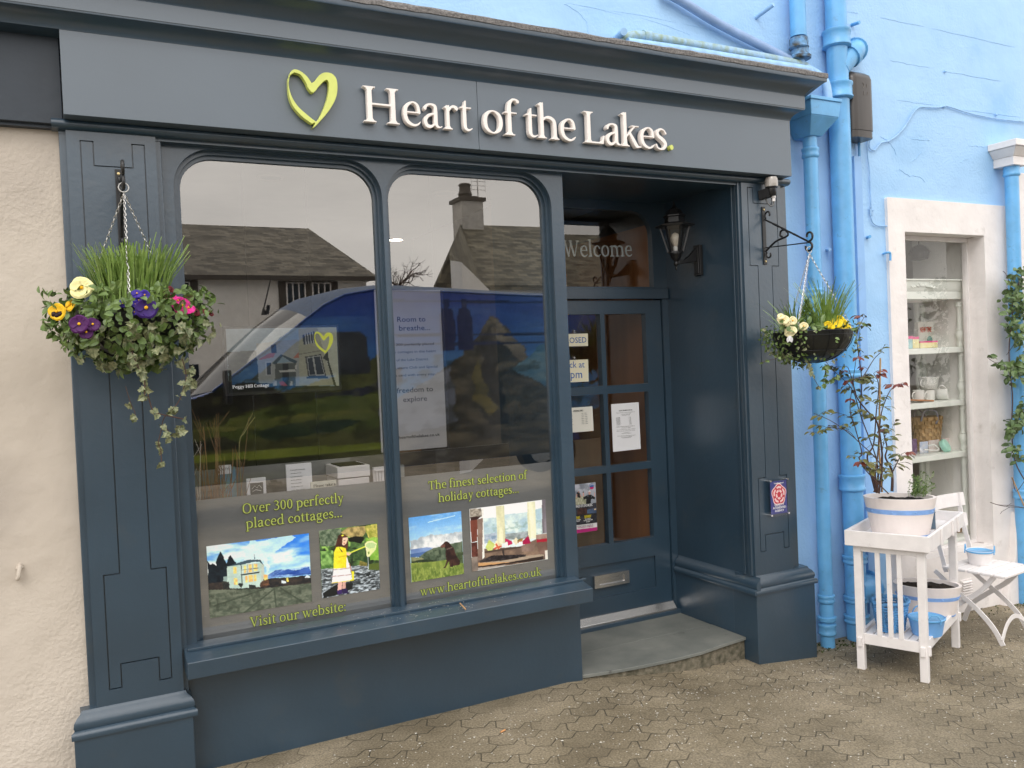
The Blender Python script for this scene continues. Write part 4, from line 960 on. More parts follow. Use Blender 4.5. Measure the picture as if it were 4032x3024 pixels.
pp = [P('c', 740, 345, y=.03), P('c', 1200, 410, y=.0), P('c', 1700, 490, y=-.02), P('c', 2130, 556, y=-.03), P('c', 2180, 580, y=-.03), P('c', 2215, 640, y=-.03)]
runpipe('cornice_pipe', resamp(pp, 4), .031, M['pipe_pale'], 'smooth pale blue pipe lowest on top of the cornice')
pp = [P('c', 1160-140, -70, y=.075), P('c', 1160, 0, y=.075), P('c', 1480, 195, y=.075), P('c', 1960, 440, y=.075), P('c', 2090, 520, y=.07)]
runpipe('diagonal_pipe', resamp(pp, 4), .026, mat('dusty_blue_pipe', (.26, .38, .60), rough=.5, var=.2), 'slim blue pipe slanting down the wall to the cornice corner')
def stub(zn_, a, b, c, d, r, lab, hollow=False, m=None, ln=.12):
    p0, = [P(zn_, a, b, y=WY)]; p1 = P(zn_, c, d, y=WY-ln); mb = MB(); mb.tube([p0-(p1-p0)*.1, p1], r, 12)
    if hollow: mb.tube([p1, p1+(p1-p0)*.02], [r, r*1.12], 12)
    return mb.build('pipe_stub', m or M['pipe_pale'], None, smooth=True, label=lab, cat='pipe stub')
stub('c', 660, 300, 715, 250, .018, 'short open pipe end poking from the wall above the cornice', True)
stub('d', 148, 135, 285, 35, .013, 'long thin peg sticking out of the wall near the photo top')
stub('d', 885, 192, 945, 172, .011, 'short dark peg on the wall beside the soil pipe collar', m=M['pipe'], ln=.06)
stub('n', 1040, 618, 1060, 610, .010, 'tiny blue peg on the wall left of the white window surround', m=M['pipe'], ln=.04)
stub('n', 745, 705, 770, 705, .010, 'flat bent metal tab on the wall between the two pipes', ln=.05)
# brown junction box, trunking, cables
bx0, bx1 = P('d', 905, 620, y=WY-.13), P('d', 1068, 1000, y=WY-.13)
zt, zb_ = float(P('d', 985, 562, y=WY-.10)[2]), float(P('d', 985, 1055, y=WY-.13)[2])
jb = thing('junction_box', 'tall dark brown round-topped utility box with chalk marks on the blue wall', 'utility box', (float(bx0[0]+bx1[0])/2, WY, zb_))
def round_rect(cx, hw, y0, y1, r, n=6):
    p = [(cx-hw, y1), (cx-hw, y0+r)]+[(cx-hw+r-r*math.cos(t), y0+r-r*math.sin(t)) for t in [math.pi/2*k/n for k in range(1, n+1)]]+[(cx+hw-r+r*math.sin(t), y0+r-r*math.cos(t)) for t in [math.pi/2*k/n for k in range(n+1)]]+[(cx+hw, y1)]
    return p
cx = float(bx0[0]+bx1[0])/2-.012; hw = float(bx1[0]-bx0[0])/2+.012
rings = []
prof = [(0, 1.0, 0), (.004, 1.0, 0), (zt-zb_-.05, 1.0, 0), (zt-zb_-.02, .97, .012), (zt-zb_, .86, .04)]
mb = MB()
base_poly = round_rect(cx, hw, WY-.135, WY, .045)
n = len(base_poly)
for dz, k, dy in prof: mb.v += [(cx+(x-cx)*k, min(WY, y+dy), zb_+.045+dz if dz < .1 else zb_+dz) for x, y in base_poly]
mb.f = [(i*n+j, i*n+(j+1) % n, (i+1)*n+(j+1) % n, (i+1)*n+j) for i in range(len(prof)-1) for j in range(n)]+[tuple(range(n))[::-1], tuple((len(prof)-1)*n+j for j in range(n))]
mb.build('lid', M['brownplas'], jb, smooth=True, fixn=True)
mb = MB(); mb.prism([(cx+(x-cx)*.985, y+(.004 if y < WY-.01 else 0)) for x, y in base_poly], 'z', zb_, zb_+.044); mb.build('base_cap', M['brownplas'], jb, smooth=True)
chalk = mat('chalk_scratch', (.22, .20, .18), rough=.9, var=0); mb = MB()
yb = WY-.1362
zc = float(P('d', 980, 655, y=yb)[2]); 
def chalk_line(pts): mb = MB(); mb.tube(resamp(pts, 2), .0013, 5); mb.build('chalk_mark', chalk, jb)
chalk_line([(cx-.008+.010*math.sin(t), yb, zc+.014*math.cos(t)) for t in [math.pi*k/8 for k in range(9)]])
for dx, dz, h in ((.028, .002, .022), (.0, -.048, .026), (.032, -.048, .02)): chalk_line([(cx+dx, yb, zc+dz-h/2), (cx+dx+.002, yb, zc+dz+h/2)])
def wire(name, pts, r, m, lab, cat='cable'):
    mb = MB(); mb.tube(resamp(pts, 5), r, 6); return mb.build(name, m, None, smooth=True, label=lab, cat=cat)
wc = [P('d', a, b, y=WY-.012) for a, b in ((1005, 1085), (1030, 1075), (1022, 1100), (1025, 1140), (1060, 1155), (1090, 1120), (1115, 1095), (1175, 1080), (1240, 1035), (1310, 950), (1350, 880), (1400, 826), (1470, 825), (1550, 826), (1600, 815), (1650, 825), (1800, 872), (1990, 910), (2209, 935), (2400, 950))]
wire('wall_cable', wc, .0048, M['pipe_pale'], 'slack pale cable looping right across the wall from the brown box')
wc = [P('d', a, b, y=WY-.012) for a, b in ((1005, 1090), (1008, 1200), (1022, 1300), (1028, 1420), (1033, 1560), (1040, 1659))]+[P('n', a, b, y=WY-.012) for a, b in ((1062, 400), (1068, 470), (1085, 515), (1120, 532), (1185, 535))]
wire('bell_cable', wc, .0042, M['pipe_pale'], 'thin cable dropping from the brown box and turning to the white surround')
x0, x1 = float(P('d', 905, 1300, y=WY-.03)[0]), float(P('d', 962, 1300, y=WY-.03)[0]); ztr = float(P('d', 935, 1200, y=WY-.03)[2])
tk = thing('cable_trunking', 'flat blue painted cable trunking beside the soil pipe', 'trunking', ((x0+x1)/2, WY, 0))
mb = MB(); mb.box(x0, x1, WY-.032, WY+.01, -.2, ztr); mb.build('cover', M['pipe_pale'] if False else mat('trunking_blue', (.25, .46, .78), rough=.4, var=.06), tk, bevel=.003)
mb = MB(); xm = float(P('d', 942, 1100, y=WY-.02)[0]); mb.tube([(xm, WY-.02, ztr-.02), (xm, WY-.02, zb_+.02)], .009, 8); mb.build('conduit', M['pipe'], tk, smooth=True)
for (zn_, a, b), lab in ((('d', 1605, 548), 'small pale nail on the upper blue wall, higher than the slack cable'), (('d', 1595, 820), 'cable clip at the peak of the slack wall cable'), (('d', 1997, 882), 'cable clip near the right end of the slack wall cable'), (('n', 1078, 420), 'clip on the thin cable left of the white surround')):
    p = P(zn_, a, b, y=WY-.01); mb = MB(); mb.sphere(p, .009, 8, 6); mb.tube([p, p+np.array([0, .03, 0])], .004, 6); mb.build('cable_clip', M['pipe_pale'], None, smooth=True, label=lab, cat='clip')
p = P('o', 150, 150, y=WY-.04); mb = MB(); mb.tube(resamp([P('o', 118, 150, y=WY), P('o', 140, 143, y=WY-.045), P('o', 158, 146, y=WY-.05), P('o', 160, 190, y=WY-.05)], 4), .0075, 8); mb.build('bent_hook', M['pipe'], None, smooth=True, label='blue bent hook at the left edge of the white window surround', cat='hook')
# ================================================================ WALL LANTERN
def V3(*a): return Vector([float(c) for c in a])
bk = P('l', 1170, 740, x=XR-.012); ly = float(bk[1]); lz = float(bk[2])
lan = thing('wall_lantern', 'black six-sided carriage lantern on a curved arm inside the door recess', 'lantern', (XR, ly, lz))
hz = float(P('l', 1170, 600, x=XR-.02)[2]); lz0 = float(P('l', 1170, 850, x=XR-.02)[2])
mb = MB(); mb.box(XR-.024, XR, ly-.030, ly+.030, lz0, hz-.01); mb.box(XR-.030, XR-.024, ly-.020, ly+.020, lz0+.012, hz-.025); mb.build('wall_plate', M['black'], lan, bevel=.005)
# lamp axis: same y as plate, further out from the side wall
def at_y(zn_, a, b): return P(zn_, a, b, y=ly)
ax = float(at_y('l', 1000, 760)[0]); zz = lambda b: float(P('l', 1000, b, y=ly)[2])
mb = MB(); mb.prism([(XR-.02, lz+.055), (XR-.02, lz-.0), (ax+.012, zz(765)), (ax+.012, zz(725)), (ax+.05, zz(735)), (ax+.085, zz(705)), (XR-.035, zz(640))], 'y', ly-.011, ly+.011); mb.build('arm', M['black'], lan, bevel=.004)
mb = MB(); mb.lathe([(0, zz(812)), (.004, zz(806)), (.007, zz(790)), (.004, zz(780)), (.012, zz(772)), (.016, zz(755)), (.010, zz(740)), (.020, zz(726)), (.030, zz(715)), (.034, zz(690)), (.040, zz(684)), (.040, zz(672)), (.0, zz(670))], (ax, ly, 0), 12); mb.build('base_finial', M['black'], lan, smooth=True)
za, zb_ = zz(670), zz(470); r0, r1 = .043, .088
cage = MB(); gl = MB(); n6 = 6
for k in range(n6):
    t0, t1 = 2*math.pi*(k+.25)/n6, 2*math.pi*(k+1.25)/n6
    c = lambda r, t, z: (ax+r*math.cos(t), ly+r*math.sin(t), z)
    cage.bar(c(r0, t0, za), c(r1, t0, zb_), .009, .009)
    cage.bar(c(r0, t0, za), c(r0, t1, za), .007, .010); cage.bar(c(r1, t0, zb_), c(r1, t1, zb_), .007, .012)
    gl.add([c(r0-.002, t0, za), c(r0-.002, t1, za), c(r1-.002, t1, zb_), c(r1-.002, t0, zb_)], [(0, 1, 2, 3)])
cage.build('lantern_cage', M['black'], lan); gl.build('lantern_glass', M['glass_clear'], lan)
mb = MB(); mb.lathe([(.115, zb_-.004), (.118, zb_+.004), (.060, zb_+.020), (.058, zb_+.050), (.066, zb_+.056), (.066, zb_+.062), (.052, zb_+.072), (.040, zb_+.095), (.018, zb_+.110), (.010, zb_+.118), (.007, zb_+.13), (.004, zb_+.145), (0, zb_+.15)], (ax, ly, 0), 6, rot=math.pi/12); mb.build('lantern_roof', M['black'], lan)
mb = MB(); mb.lathe([(.012, za), (.014, za+.03), (.010, za+.035)], (ax, ly, 0), 12); mb.build('bulb_holder', M['china'], lan, smooth=True)
mb = MB(); mb.lathe([(.011, za+.035), (.026, za+.065), (.028, za+.085), (.020, za+.108), (0, za+.118)], (ax, ly, 0), 14); mb.build('bulb', mat('frosted_bulb', (.55, .5, .42), rough=.15, spec=.8, var=0), lan, smooth=True)
# ================================================================ DUSK SENSOR under the fascia
sp = P('n', 330, 300, y=PY-.06); sxx, syy = float(sp[0]), PY-.06; zs_ = lambda b: float(P('n', 340, b, y=syy)[2])
sen = thing('dusk_sensor', 'clear-capped black dusk sensor with cable loop at the pilaster top', 'sensor', (sxx, syy, zs_(350)))
sxx = float(P('n', 345, 220, y=syy)[0])
mb = MB(); mb.lathe([(.036, zs_(250)), (.037, zs_(235)), (.037, zs_(200)), (.031, zs_(182)), (.0, zs_(178))], (sxx, syy, 0), 18); mb.build('clear_cap', mat('smoky_clear_plastic', (.36, .33, .30), rough=.12, var=.1, spec=.8), sen, smooth=True)
mb = MB(); mb.lathe([(.036, zs_(250)), (.035, zs_(258)), (.027, zs_(262)), (.026, zs_(308)), (.018, zs_(316)), (0, zs_(317))], (sxx, syy, 0), 16); mb.bar((sxx-.01, syy, zs_(290)), (sxx-.03, PY, zs_(300)), .04, .05); mb.build('body', M['black'], sen, smooth=True)
mb = MB(); mb.lathe([(.0, zs_(355)), (.009, zs_(354)), (.010, zs_(330)), (.013, zs_(328)), (.013, zs_(314)), (0, zs_(313))], (sxx+.012, syy, 0), 10); mb.build('cable_gland', M['white'], sen, smooth=True)
mb = MB(); mb.tube(resamp([(sxx+.012, syy, zs_(352)), (sxx+.010, syy, zs_(378)), (sxx-.006, syy+.005, zs_(388)), (sxx-.016, syy+.02, zs_(360)), (sxx-.024, syy+.03, zs_(325)), (sxx-.034, PY-.004, zs_(312))], 5), .0045, 8); mb.build('cable', mat('grey_cable', (.12, .12, .12), rough=.5), sen, smooth=True)
# ================================================================ BASKET BRACKETS
def scroll(c, r, a0, turns, u, w, n=18, shrink=.45):
    c, u, w = Vector(c), Vector(u), Vector(w); out = []
    for k in range(n+1):
        t = k/n; a = a0+turns*2*math.pi*t; rr_ = r*(1-shrink*t); out.append(c+(u*math.cos(a)+w*math.sin(a))*rr_)
    return out
def bracket(x, zt, zb, reach, z_end, lab):
    """wall plate at pilaster face, arm standing out along -y; flat twisted iron"""
    t = thing('basket_bracket', lab, 'bracket', (x, PY, zb))
    mb = MB(); mb.box(x-.0125, x+.0125, PY-.007, PY, zb, zt); mb.build('back_plate', M['black'], t, bevel=.002)
    for z in (zt-.018, zb+.018):
        mb = MB(); mb.lathe([(0, 0), (.006, 0), (.0055, .003), (0, .004)], (0, 0, 0), 10); mb.v = [(x+a, PY-.007-c_, z+b) for a, b, c_ in mb.v]; mb.build('screw', M['brass'], t, smooth=True)
    ye = PY-reach; A = Vector((x, PY-.012, zt-.075)); B = Vector((x, ye, z_end)); Cc = Vector((x, PY-.012, zb+.075))
    Y_, Z_ = Vector((0, -1, 0)), Vector((0, 0, 1))
    mb = MB(); N = 26
    for k in range(N):     # twisted square bar
        p, q_ = A.lerp(B, k/N), A.lerp(B, (k+1)/N); tw = math.sin(k*1.2)*1.2 if 3 < k < 22 else 0
        mb.bar(p, q_+(q_-p)*.1, .0085, .0085, up=(math.sin(tw), 0, math.cos(tw)))
    mb.tube(scroll(A+Vector((0, -.026, .022)), .024, math.pi*1.25, -.72, Y_, Z_), .0052, 8)
    mb.tube(scroll(B+Vector((0, -.002, .030)), .028, -math.pi/2, .78, Y_, Z_), .0060, 8)
    mb.build('top_arm', M['black'], t)
    mb = MB(); mb.bar(Cc+Vector((0, -.0, .02)), B+Vector((0, .01, -.004)), .006, .006)
    mid = A.lerp(B, .42)
    pts = resamp([Cc, Cc.lerp(mid, .5)+Vector((0, -.012, -.01)), mid+Vector((0, -.035, -.045)), mid+Vector((0, -.02, -.012)), mid+Vector((0, .012, -.012)), mid+Vector((0, .02, -.035)), mid+Vector((0, .006, -.045))], 6)
    mb.tube(pts, .0058, 8); mb.tube(scroll(Cc+Vector((0, -.024, -.022)), .022, math.pi*.75, .72, Y_, Z_), .005, 8)
    mb.build('brace', M['black'], t)
    hk_ = MB(); hk_.tube(scroll(B+Vector((0, .002, -.026)), .024, math.pi/2, -.80, Y_, Z_, shrink=.1), .0062, 8); hk_.build('hook', M['black'], t, smooth=True)
    return Vector((x, ye-.0, z_end-.050))
bxl = float(P('a', 745, 1120, y=PY)[0])+.012; zt = float(P('a', 750, 1098, y=PY)[2]); zb_ = float(P('e', 780, 178, y=PY)[2])
dp = P('a', 785, 1140, x=bxl); print('left bracket', bxl, zt, zb_, 'end', dp)
RL = .285
zl_end = float(P('a', 785, 1135, y=PY-RL)[2])
hookL = bracket(bxl, zt, zb_, RL, zl_end, 'black wrought iron basket bracket on the left pilaster, seen end-on')
bxr = float(P('n', 290, 600, y=PY)[0]); ztr = float(P('n', 285, 395, y=PY)[2]); zbr = float(P('n', 302, 815, y=PY)[2]); e = P('n', 618, 648, x=bxr); print('right bracket', bxr, ztr, zbr, e)
hookR = bracket(bxr, ztr, zbr, float(PY-e[1]), float(e[2]), 'black wrought iron scroll bracket in profile on the right pilaster')
# ================================================================ HANGING BASKETS
def chain_pts(a, b, sag=.01):
    return [Vector(a).lerp(Vector(b), k/40)-Vector((0, 0, sag*math.sin(math.pi*k/40))) for k in range(41)]
def chain(a, b, par, link=.016):
    a, b = Vector(a), Vector(b); L = (b-a).length; n = int(L/(link*.78)); d = (b-a)/n; dn = d.normalized(); s1_ = dn.cross(Vector((.3, .8, .1))).normalized(); s2_ = dn.cross(s1_)
    mb = MB()
    for k in range(n):
        c = a+d*(k+.5); u = s1_ if k % 2 else s2_; pts = [c+dn*(link*.5*math.cos(t))+u*(link*.26*math.sin(t)) for t in [2*math.pi*i/8 for i in range(8)]]
        mb.tube(pts, .0014, 4, closed=True)
    return mb.build('chain', M['chain'], par, smooth=True, kind=None)
def leaf(mb, p, d, n, L, W_, curl=.2, shape=0):
    """one leaf: folded blade with 2x3 faces along d; n = up normal"""
    p, d, n = Vector(p), Vector(d).normalized(), Vector(n); n = (n-d*n.dot(d)); n = n.normalized() if n.length > 1e-5 else d.orthogonal().normalized(); w = d.cross(n)
    prof = ((0, .08), (.25, .78), (.55, 1.0), (.82, .62), (1, .0)) if shape == 0 else ((0, .3), (.14, 1.0), (.34, .62), (.5, .92), (.72, .42), (1, .0))
    vs = []
    for t, h in prof:
        c = p+d*(L*t)-n*(curl*L*t*t); fold = n*(W_*.18*h)
        vs += [c-w*(W_*.5*h)+fold, c, c+w*(W_*.5*h)+fold]
    m = len(prof); fs = []
    for i in range(m-1):
        fs += [(3*i, 3*i+1, 3*i+4, 3*i+3), (3*i+1, 3*i+2, 3*i+5, 3*i+4)]
    mb.add(vs, fs)
def rdir(r): 
    while True:
        v = Vector((r.uniform(-1, 1), r.uniform(-1, 1), r.uniform(-1, 1)))
        if .05 < v.length < 1: return v.normalized()
def blades(mb, c, rad, n, h, seed, lean=.35, w=.005, sx=1, flat=True):
    r = random.Random(seed)
    for k in range(n):
        a = r.uniform(0, 2*math.pi); q_ = rad*math.sqrt(r.random()); b = Vector((c[0]+q_*math.cos(a)*sx, c[1]+q_*math.sin(a), c[2]))
        ou = Vector((math.cos(a)*sx, math.sin(a), 0))*(q_/rad)*lean+Vector((r.uniform(-.22, .22), r.uniform(-.22, .22), 0)); H = h*r.uniform(.72, 1.08)*(1 if flat else r.uniform(.6, 1.25))
        side = Vector((math.cos(a+1.3), math.sin(a+1.3), 0)); pts = [b+Vector((0, 0, H*t))+ou*(H*t*t) for t in (0, .4, .75, 1)]; ws = (w, w*.95, w*.85, w*.5)
        for i in range(3): mb.add([pts[i]-side*ws[i]/2, pts[i]+side*ws[i]/2, pts[i+1]+side*ws[i+1]/2, pts[i+1]-side*ws[i+1]/2], [(0, 1, 2, 3)])
def flower(par, c, nrm, r_, petal, eye, name='flower', petals=5, ruffle=.05, seed=1, blotch=None, label=None, overlap=1.55):
    r = random.Random(seed); c, nz_ = Vector(c), Vector(nrm).normalized(); u = nz_.orthogonal().normalized()
    up = Vector((0, 0, 1)); u = (up-nz_*up.dot(nz_)).normalized(); w = nz_.cross(u)
    mb = MB()
    for k in range(petals):
        a = 2*math.pi*k/petals+r.uniform(-.1, .1); ar = math.pi/petals*overlap; vs = [c+nz_*(.002*(k % 2))]
        N = 9; L = r_*r.uniform(.9, 1.08)
        for ring, (f, hgt) in enumerate(((.5, .03), (.85, .10), (1.0, .02))):
            for i in range(N):
                t = -1+2*i/(N-1); aa = a+ar*t*(.75+.25*f); rr_ = L*f*(1-.16*t*t-.10*(abs(t) > .9))*(1+ruffle*.3*math.sin(5*t+k)); z = hgt*r_*1.6*(1+.0*t)+ruffle*r_*.5*math.sin(7*t+2*k)*f*f+.002*(k % 2)
                vs.append(c+(u*math.cos(aa)+w*math.sin(aa))*rr_+nz_*z)
        fs = [(0, 1+i, 2+i) for i in range(N-1)]
        for g in range(2):
            o_ = 1+g*N; fs += [(o_+i, o_+N+i, o_+N+i+1, o_+i+1) for i in range(N-1)]
        mb.add(vs, fs)
    f = mb.build(name, petal, par, smooth=True, label=label)
    if blotch:
        mb = MB()
        for a in (math.pi*.72, math.pi, math.pi*1.28):
            p = c+(u*math.cos(a)+w*math.sin(a))*r_*.42-nz_*(r_*.02); mb.sphere(p, r_*.34, 10, 7)
        mb.build('dark_blotch', blotch, f, smooth=True)
    mb = MB(); mb.sphere(c+nz_*(.004+.06*r_), r_*.16, 8, 6); mb.build('flower_eye', eye, f, smooth=True)
    return f
col = lambda n_, c, v=.15: mat(n_, c, rough=.55, var=v, scale=60, spec=.3)
FL = {'cream': col('cream_petal', (.80, .74, .36)), 'yellow': col('yellow_petal', (.78, .47, .015)), 'violet': col('violet_petal', (.032, .008, .12)), 'purple': col('purple_petal', (.065, .007, .085)), 'pink': col('pink_petal', (.80, .04, .32)),
      'blue': col('blue_violet_petal', (.045, .022, .27)), 'red': col('dark_red_petal', (.12, .008, .014)), 'prim': col('pale_primrose_petal', (.82, .74, .44)), 'bright': col('bright_yellow_petal', (.85, .62, .02)), 'eye': col('yellow_eye', (.8, .42, .01)), 'dark': col('blotch', (.018, .006, .008))}
def basket(hook, rim_z, R_, depth, lab, seed, par=None):
    t = thing('hanging_basket', lab, 'hanging basket', (hook.x, hook.y, rim_z-depth))
    c = Vector((hook.x, hook.y, rim_z))
    mb = MB(); prof = [(max(R_*math.sin(math.pi/2*k/8)*.985, .001), rim_z-depth*math.cos(math.pi/2*k/8)) for k in range(9)]; mb.lathe(prof, (c.x, c.y, 0), 32)
    ln = mb.build('liner', M['liner'], t, smooth=True)
    mb = MB(); ring = lambda r, z: [(c.x+r*math.cos(a), c.y+r*math.sin(a), z) for a in [2*math.pi*k/36 for k in range(36)]]
    mb.tube(ring(R_, rim_z), .0035, 6, closed=True); mb.tube(ring(R_*.8, rim_z-depth*.6), .002, 6, closed=True); mb.tube(ring(R_+.001, rim_z-.022), .002, 6, closed=True)
    for k in range(16):
        a = 2*math.pi*k/16; mb.tube([(c.x+R_*1.005*math.sin(q_)*math.cos(a), c.y+R_*1.005*math.sin(q_)*math.sin(a), rim_z-depth*1.005*math.cos(q_)) for q_ in [math.pi/2*(1-i/7*.93) for i in range(8)]], .0018, 5)
    mb.build('wire_frame', M['black'], t, smooth=True)
    mb = MB(); mb.lathe([(.001, rim_z-.01), (R_*.6, rim_z-.012), (R_*.97, rim_z-.022)], (c.x, c.y, 0), 24); mb.build('compost', M['soil'], t)
    mb = MB(); mb.tube([(hook.x+.017*math.cos(a), hook.y, hook.z+.006+.017*math.sin(a)) for a in [2*math.pi*k/18 for k in range(18)]], .0025, 6, closed=True); mb.build('hook_ring', M['chain'], t, smooth=True)
    return t, c
# ---- left basket
hl_ = Vector(hookL); rz = float(P('e', 860, 540, y=hl_.y)[2]); print('hookL', hl_, 'rim', rz)
RB = .205
tb, c = basket(hl_, rz, RB, .17, 'full hanging basket of pansies, pink primrose and tall chives on the left pilaster', 1)
top = hl_+Vector((0, 0, -.016))
camd = Vector((float(CAMP[0])-c.x, float(CAMP[1])-c.y, 0)).normalized()
ang0 = math.atan2(camd.y, camd.x)
for da in (0, 2.15, -2.15): chain(top, (c.x+RB*math.cos(ang0+da), c.y+RB*math.sin(ang0+da), rz), tb)
def cover(par, c, R_, dep, n, seed, name, m, L=(.022, .040), out=.06, lo=-1.0, hi=.35, gaps=None, aspect=.7, shape=0, kind=None):
    r = random.Random(seed); mb = MB()
    cl = [rdir(r) for _ in range(46)]
    while n > 0:
        d = rdir(r)
        if not (lo < d.z < hi): continue
        k = max(d.dot(q_) for q_ in cl)
        if k < r.uniform(.86, .99): continue
        if gaps and gaps(d, r): continue
        lump = 1+.22*math.sin(5*math.atan2(d.y, d.x)+seed)+.12*r.random()
        p = c+Vector((d.x*(R_+out*lump*r.random()), d.y*(R_+out*lump*r.random()), (d.z*(dep+out*.6*r.random()))))
        nn = (d+rdir(r)*.55+Vector((0, 0, .35))).normalized(); dd = (d*.6+rdir(r)+Vector((0, 0, -.25))).normalized()
        l_ = r.uniform(*L); leaf(mb, p, dd, nn, l_, l_*aspect, r.uniform(.0, .5), shape); n -= 1
    return mb.build(name, m, par, fixn=False, kind='stuff')
M['leaf2'] = mat('pale_leaf', (.075, .13, .032), rough=.42, var=.4, scale=30, col2=(.17, .25, .08))
cover(tb, c, RB, .17, 900, 3, 'pansy_foliage', M['leaf'], out=.080)
cover(tb, c, RB, .17, 420, 4, 'pansy_foliage', M['leaf2'], L=(.018, .034), out=.082, lo=-.7)
cover(tb, c+Vector((.03, 0, -.03)), RB, .16, 110, 8, 'ivy_foliage', M['ivy'], L=(.025, .042), out=.075, lo=-1, hi=-.1, aspect=.95, shape=1, gaps=lambda d, r: d.dot(camd) < .2)
mb = MB(); blades(mb, (c.x+.005, c.y+.01, rz-.02), .118, 600, .245, 5, lean=.22, w=.0064); mb.build('chive_tuft', M['grass'], tb, fixn=False, kind='stuff')
mb = MB(); r = random.Random(6)
for k in range(16):
    b = Vector((c.x+r.uniform(.03, .12), c.y+r.uniform(-.06, .06), rz)); e_ = b+Vector((r.uniform(.04, .13), r.uniform(-.05, .03), r.uniform(.20, .30))); mb.tube([b, b.lerp(e_, .5)+Vector((-.01, 0, .015)), e_], [.0022, .002, .0014], 5)
mb.build('flower_stalk', M['grass'], tb, smooth=True, kind='stuff')
def fp(a, b, d): return P('e', a, b, y=c.y-d-.055)
nv = camd+Vector((0, 0, .25))
flower(tb, fp(533, 390, .14), nv+Vector((-.1, 0, .1)), .040, FL['cream'], FL['eye'], 'cream_pansy', seed=2, label='large cream pansy')
flower(tb, fp(375, 545, .10), nv+Vector((-.4, 0, 0)), .031, FL['yellow'], FL['eye'], 'yellow_pansy', seed=3, blotch=FL['dark'], label='yellow pansy with dark face')
flower(tb, fp(462, 500, .10), nv+Vector((-.9, .3, .2)), .026, FL['yellow'], FL['eye'], 'yellow_pansy', seed=4, label='yellow pansy seen from the side')
flower(tb, fp(520, 625, .22), nv+Vector((-.25, 0, -.1)), .031, FL['purple'], FL['eye'], 'purple_pansy', seed=5, label='purple pansy low on the left')
flower(tb, fp(605, 628, .215), nv+Vector((.1, 0, .1)), .024, FL['purple'], FL['eye'], 'purple_pansy', seed=6)
flower(tb, fp(563, 675, .215), nv+Vector((0, 0, -.3)), .024, FL['purple'], FL['eye'], 'purple_pansy', seed=16)
flower(tb, fp(955, 520, .21), nv, .040, FL['violet'], FL['eye'], 'violet_pansy', seed=7, label='dark violet pansy at the front rim')
for k, (a, b, s_) in enumerate([(895, 428, .018), (945, 435, .019), (885, 495, .014), (960, 470, .014), (730, 515, .013), (800, 490, .014), (880, 550, .013), (905, 470, .012)]): flower(tb, fp(a, b, .17), nv+Vector((.2*math.sin(k*3), 0, .3*math.cos(k*2))), s_, FL['blue'], FL['eye'], 'blue_primrose', seed=20+k)
for k, (a, b, s_) in enumerate([(1185, 505, .036), (1125, 468, .026), (1160, 475, .022), (1228, 522, .027)]): flower(tb, fp(a, b, .10), nv+Vector((.3, 0, .2*k)), s_, FL['pink'], FL['eye'], 'pink_primrose', seed=30+k, ruffle=.05)
for k, (a, b, s_) in enumerate([(1118, 398, .014), (1280, 545, .018), (1340, 545, .014), (1378, 555, .012)]): flower(tb, fp(a, b, .08), nv+Vector((.8, 0, .3)), s_, FL['red'], FL['dark'], 'dark_red_flower', seed=40+k)
def trail(par, pts, r_, n, seed, m=None, L=(.020, .034), lm=None, zn_=None, name='ivy_trail'):
    r = random.Random(seed); Q = resamp(pts, 6); mb = MB(); mb.tube(Q, r_, 5); s_ = mb.build(name, m or M['stem'], par, smooth=True)
    mb = MB()
    for k in range(n):
        p = Q[r.randrange(len(Q))]; d = (rdir(r)+Vector((0, 0, -.7))).normalized(); l_ = r.uniform(*L); leaf(mb, p, d, (camd+rdir(r)*.6).normalized(), l_, l_*.95, .2, 1)
    mb.build('ivy_leaves', lm or M['ivy'], s_, fixn=False, kind='stuff')
T = lambda l_, d: [fp(a, b, d) for a, b in l_]
trail(tb, T([(860, 800), (900, 900), (940, 960), (945, 1050), (945, 1095)], .16), .0022, 26, 1)
trail(tb, T([(945, 1000), (975, 1120), (1000, 1190), (1050, 1212), (1120, 1228), (1215, 1248)], .12), .0022, 5, 2)
trail(tb, T([(1190, 850), (1215, 960), (1195, 1060), (1160, 1140), (1110, 1200), (1070, 1240), (1050, 1330), (1035, 1400), (1050, 1450), (1055, 1525)], .10), .0018, 18, 3)
trail(tb, T([(1070, 1290), (1100, 1320), (1110, 1365)], .10), .0012, 6, 5); trail(tb, T([(1150, 1300), (1180, 1290), (1165, 1340)], .10), .001, 8, 6)
trail(tb, T([(820, 1030), (850, 1130), (880, 1200), (885, 1240)], .12), .0012, 4, 4)
trail(tb, T([(1240, 900), (1255, 960), (1235, 1030)], .08), .0014, 12, 7)
# ---- right basket
hr_ = Vector(hookR); rzr = float(P('n', 665, 1300, y=hr_.y)[2]); print('hookR', hr_, rzr)
RR = .212
tb2, c2 = basket(hr_, rzr, RR, .17, 'sparser hanging basket with bare black liner, yellow and cream primroses', 2)
cx2 = float(P('n', 662, 1300, y=hr_.y)[0]); print('centre check', cx2, hr_.x)
camd2 = Vector((float(CAMP[0])-c2.x, float(CAMP[1])-c2.y, 0)).normalized(); a2 = math.atan2(camd2.y, camd2.x)
for da in (-.35, 1.75, -2.45): chain(hr_+Vector((0, 0, -.016)), (c2.x+RR*math.cos(a2+da), c2.y+RR*math.sin(a2+da), rzr), tb2)
rightv = Vector((-camd2.y, camd2.x, 0)); rightv = rightv if rightv.x > 0 else -rightv
cov = lambda d, r: d.dot(rightv) > -.10 and r.random() < (.86 if d.dot(rightv) < .75 else .55)
cover(tb2, c2, RR, .17, 380, 13, 'trailing_foliage', M['leaf'], L=(.014, .026), out=.07, lo=-.95, hi=.2, gaps=cov)
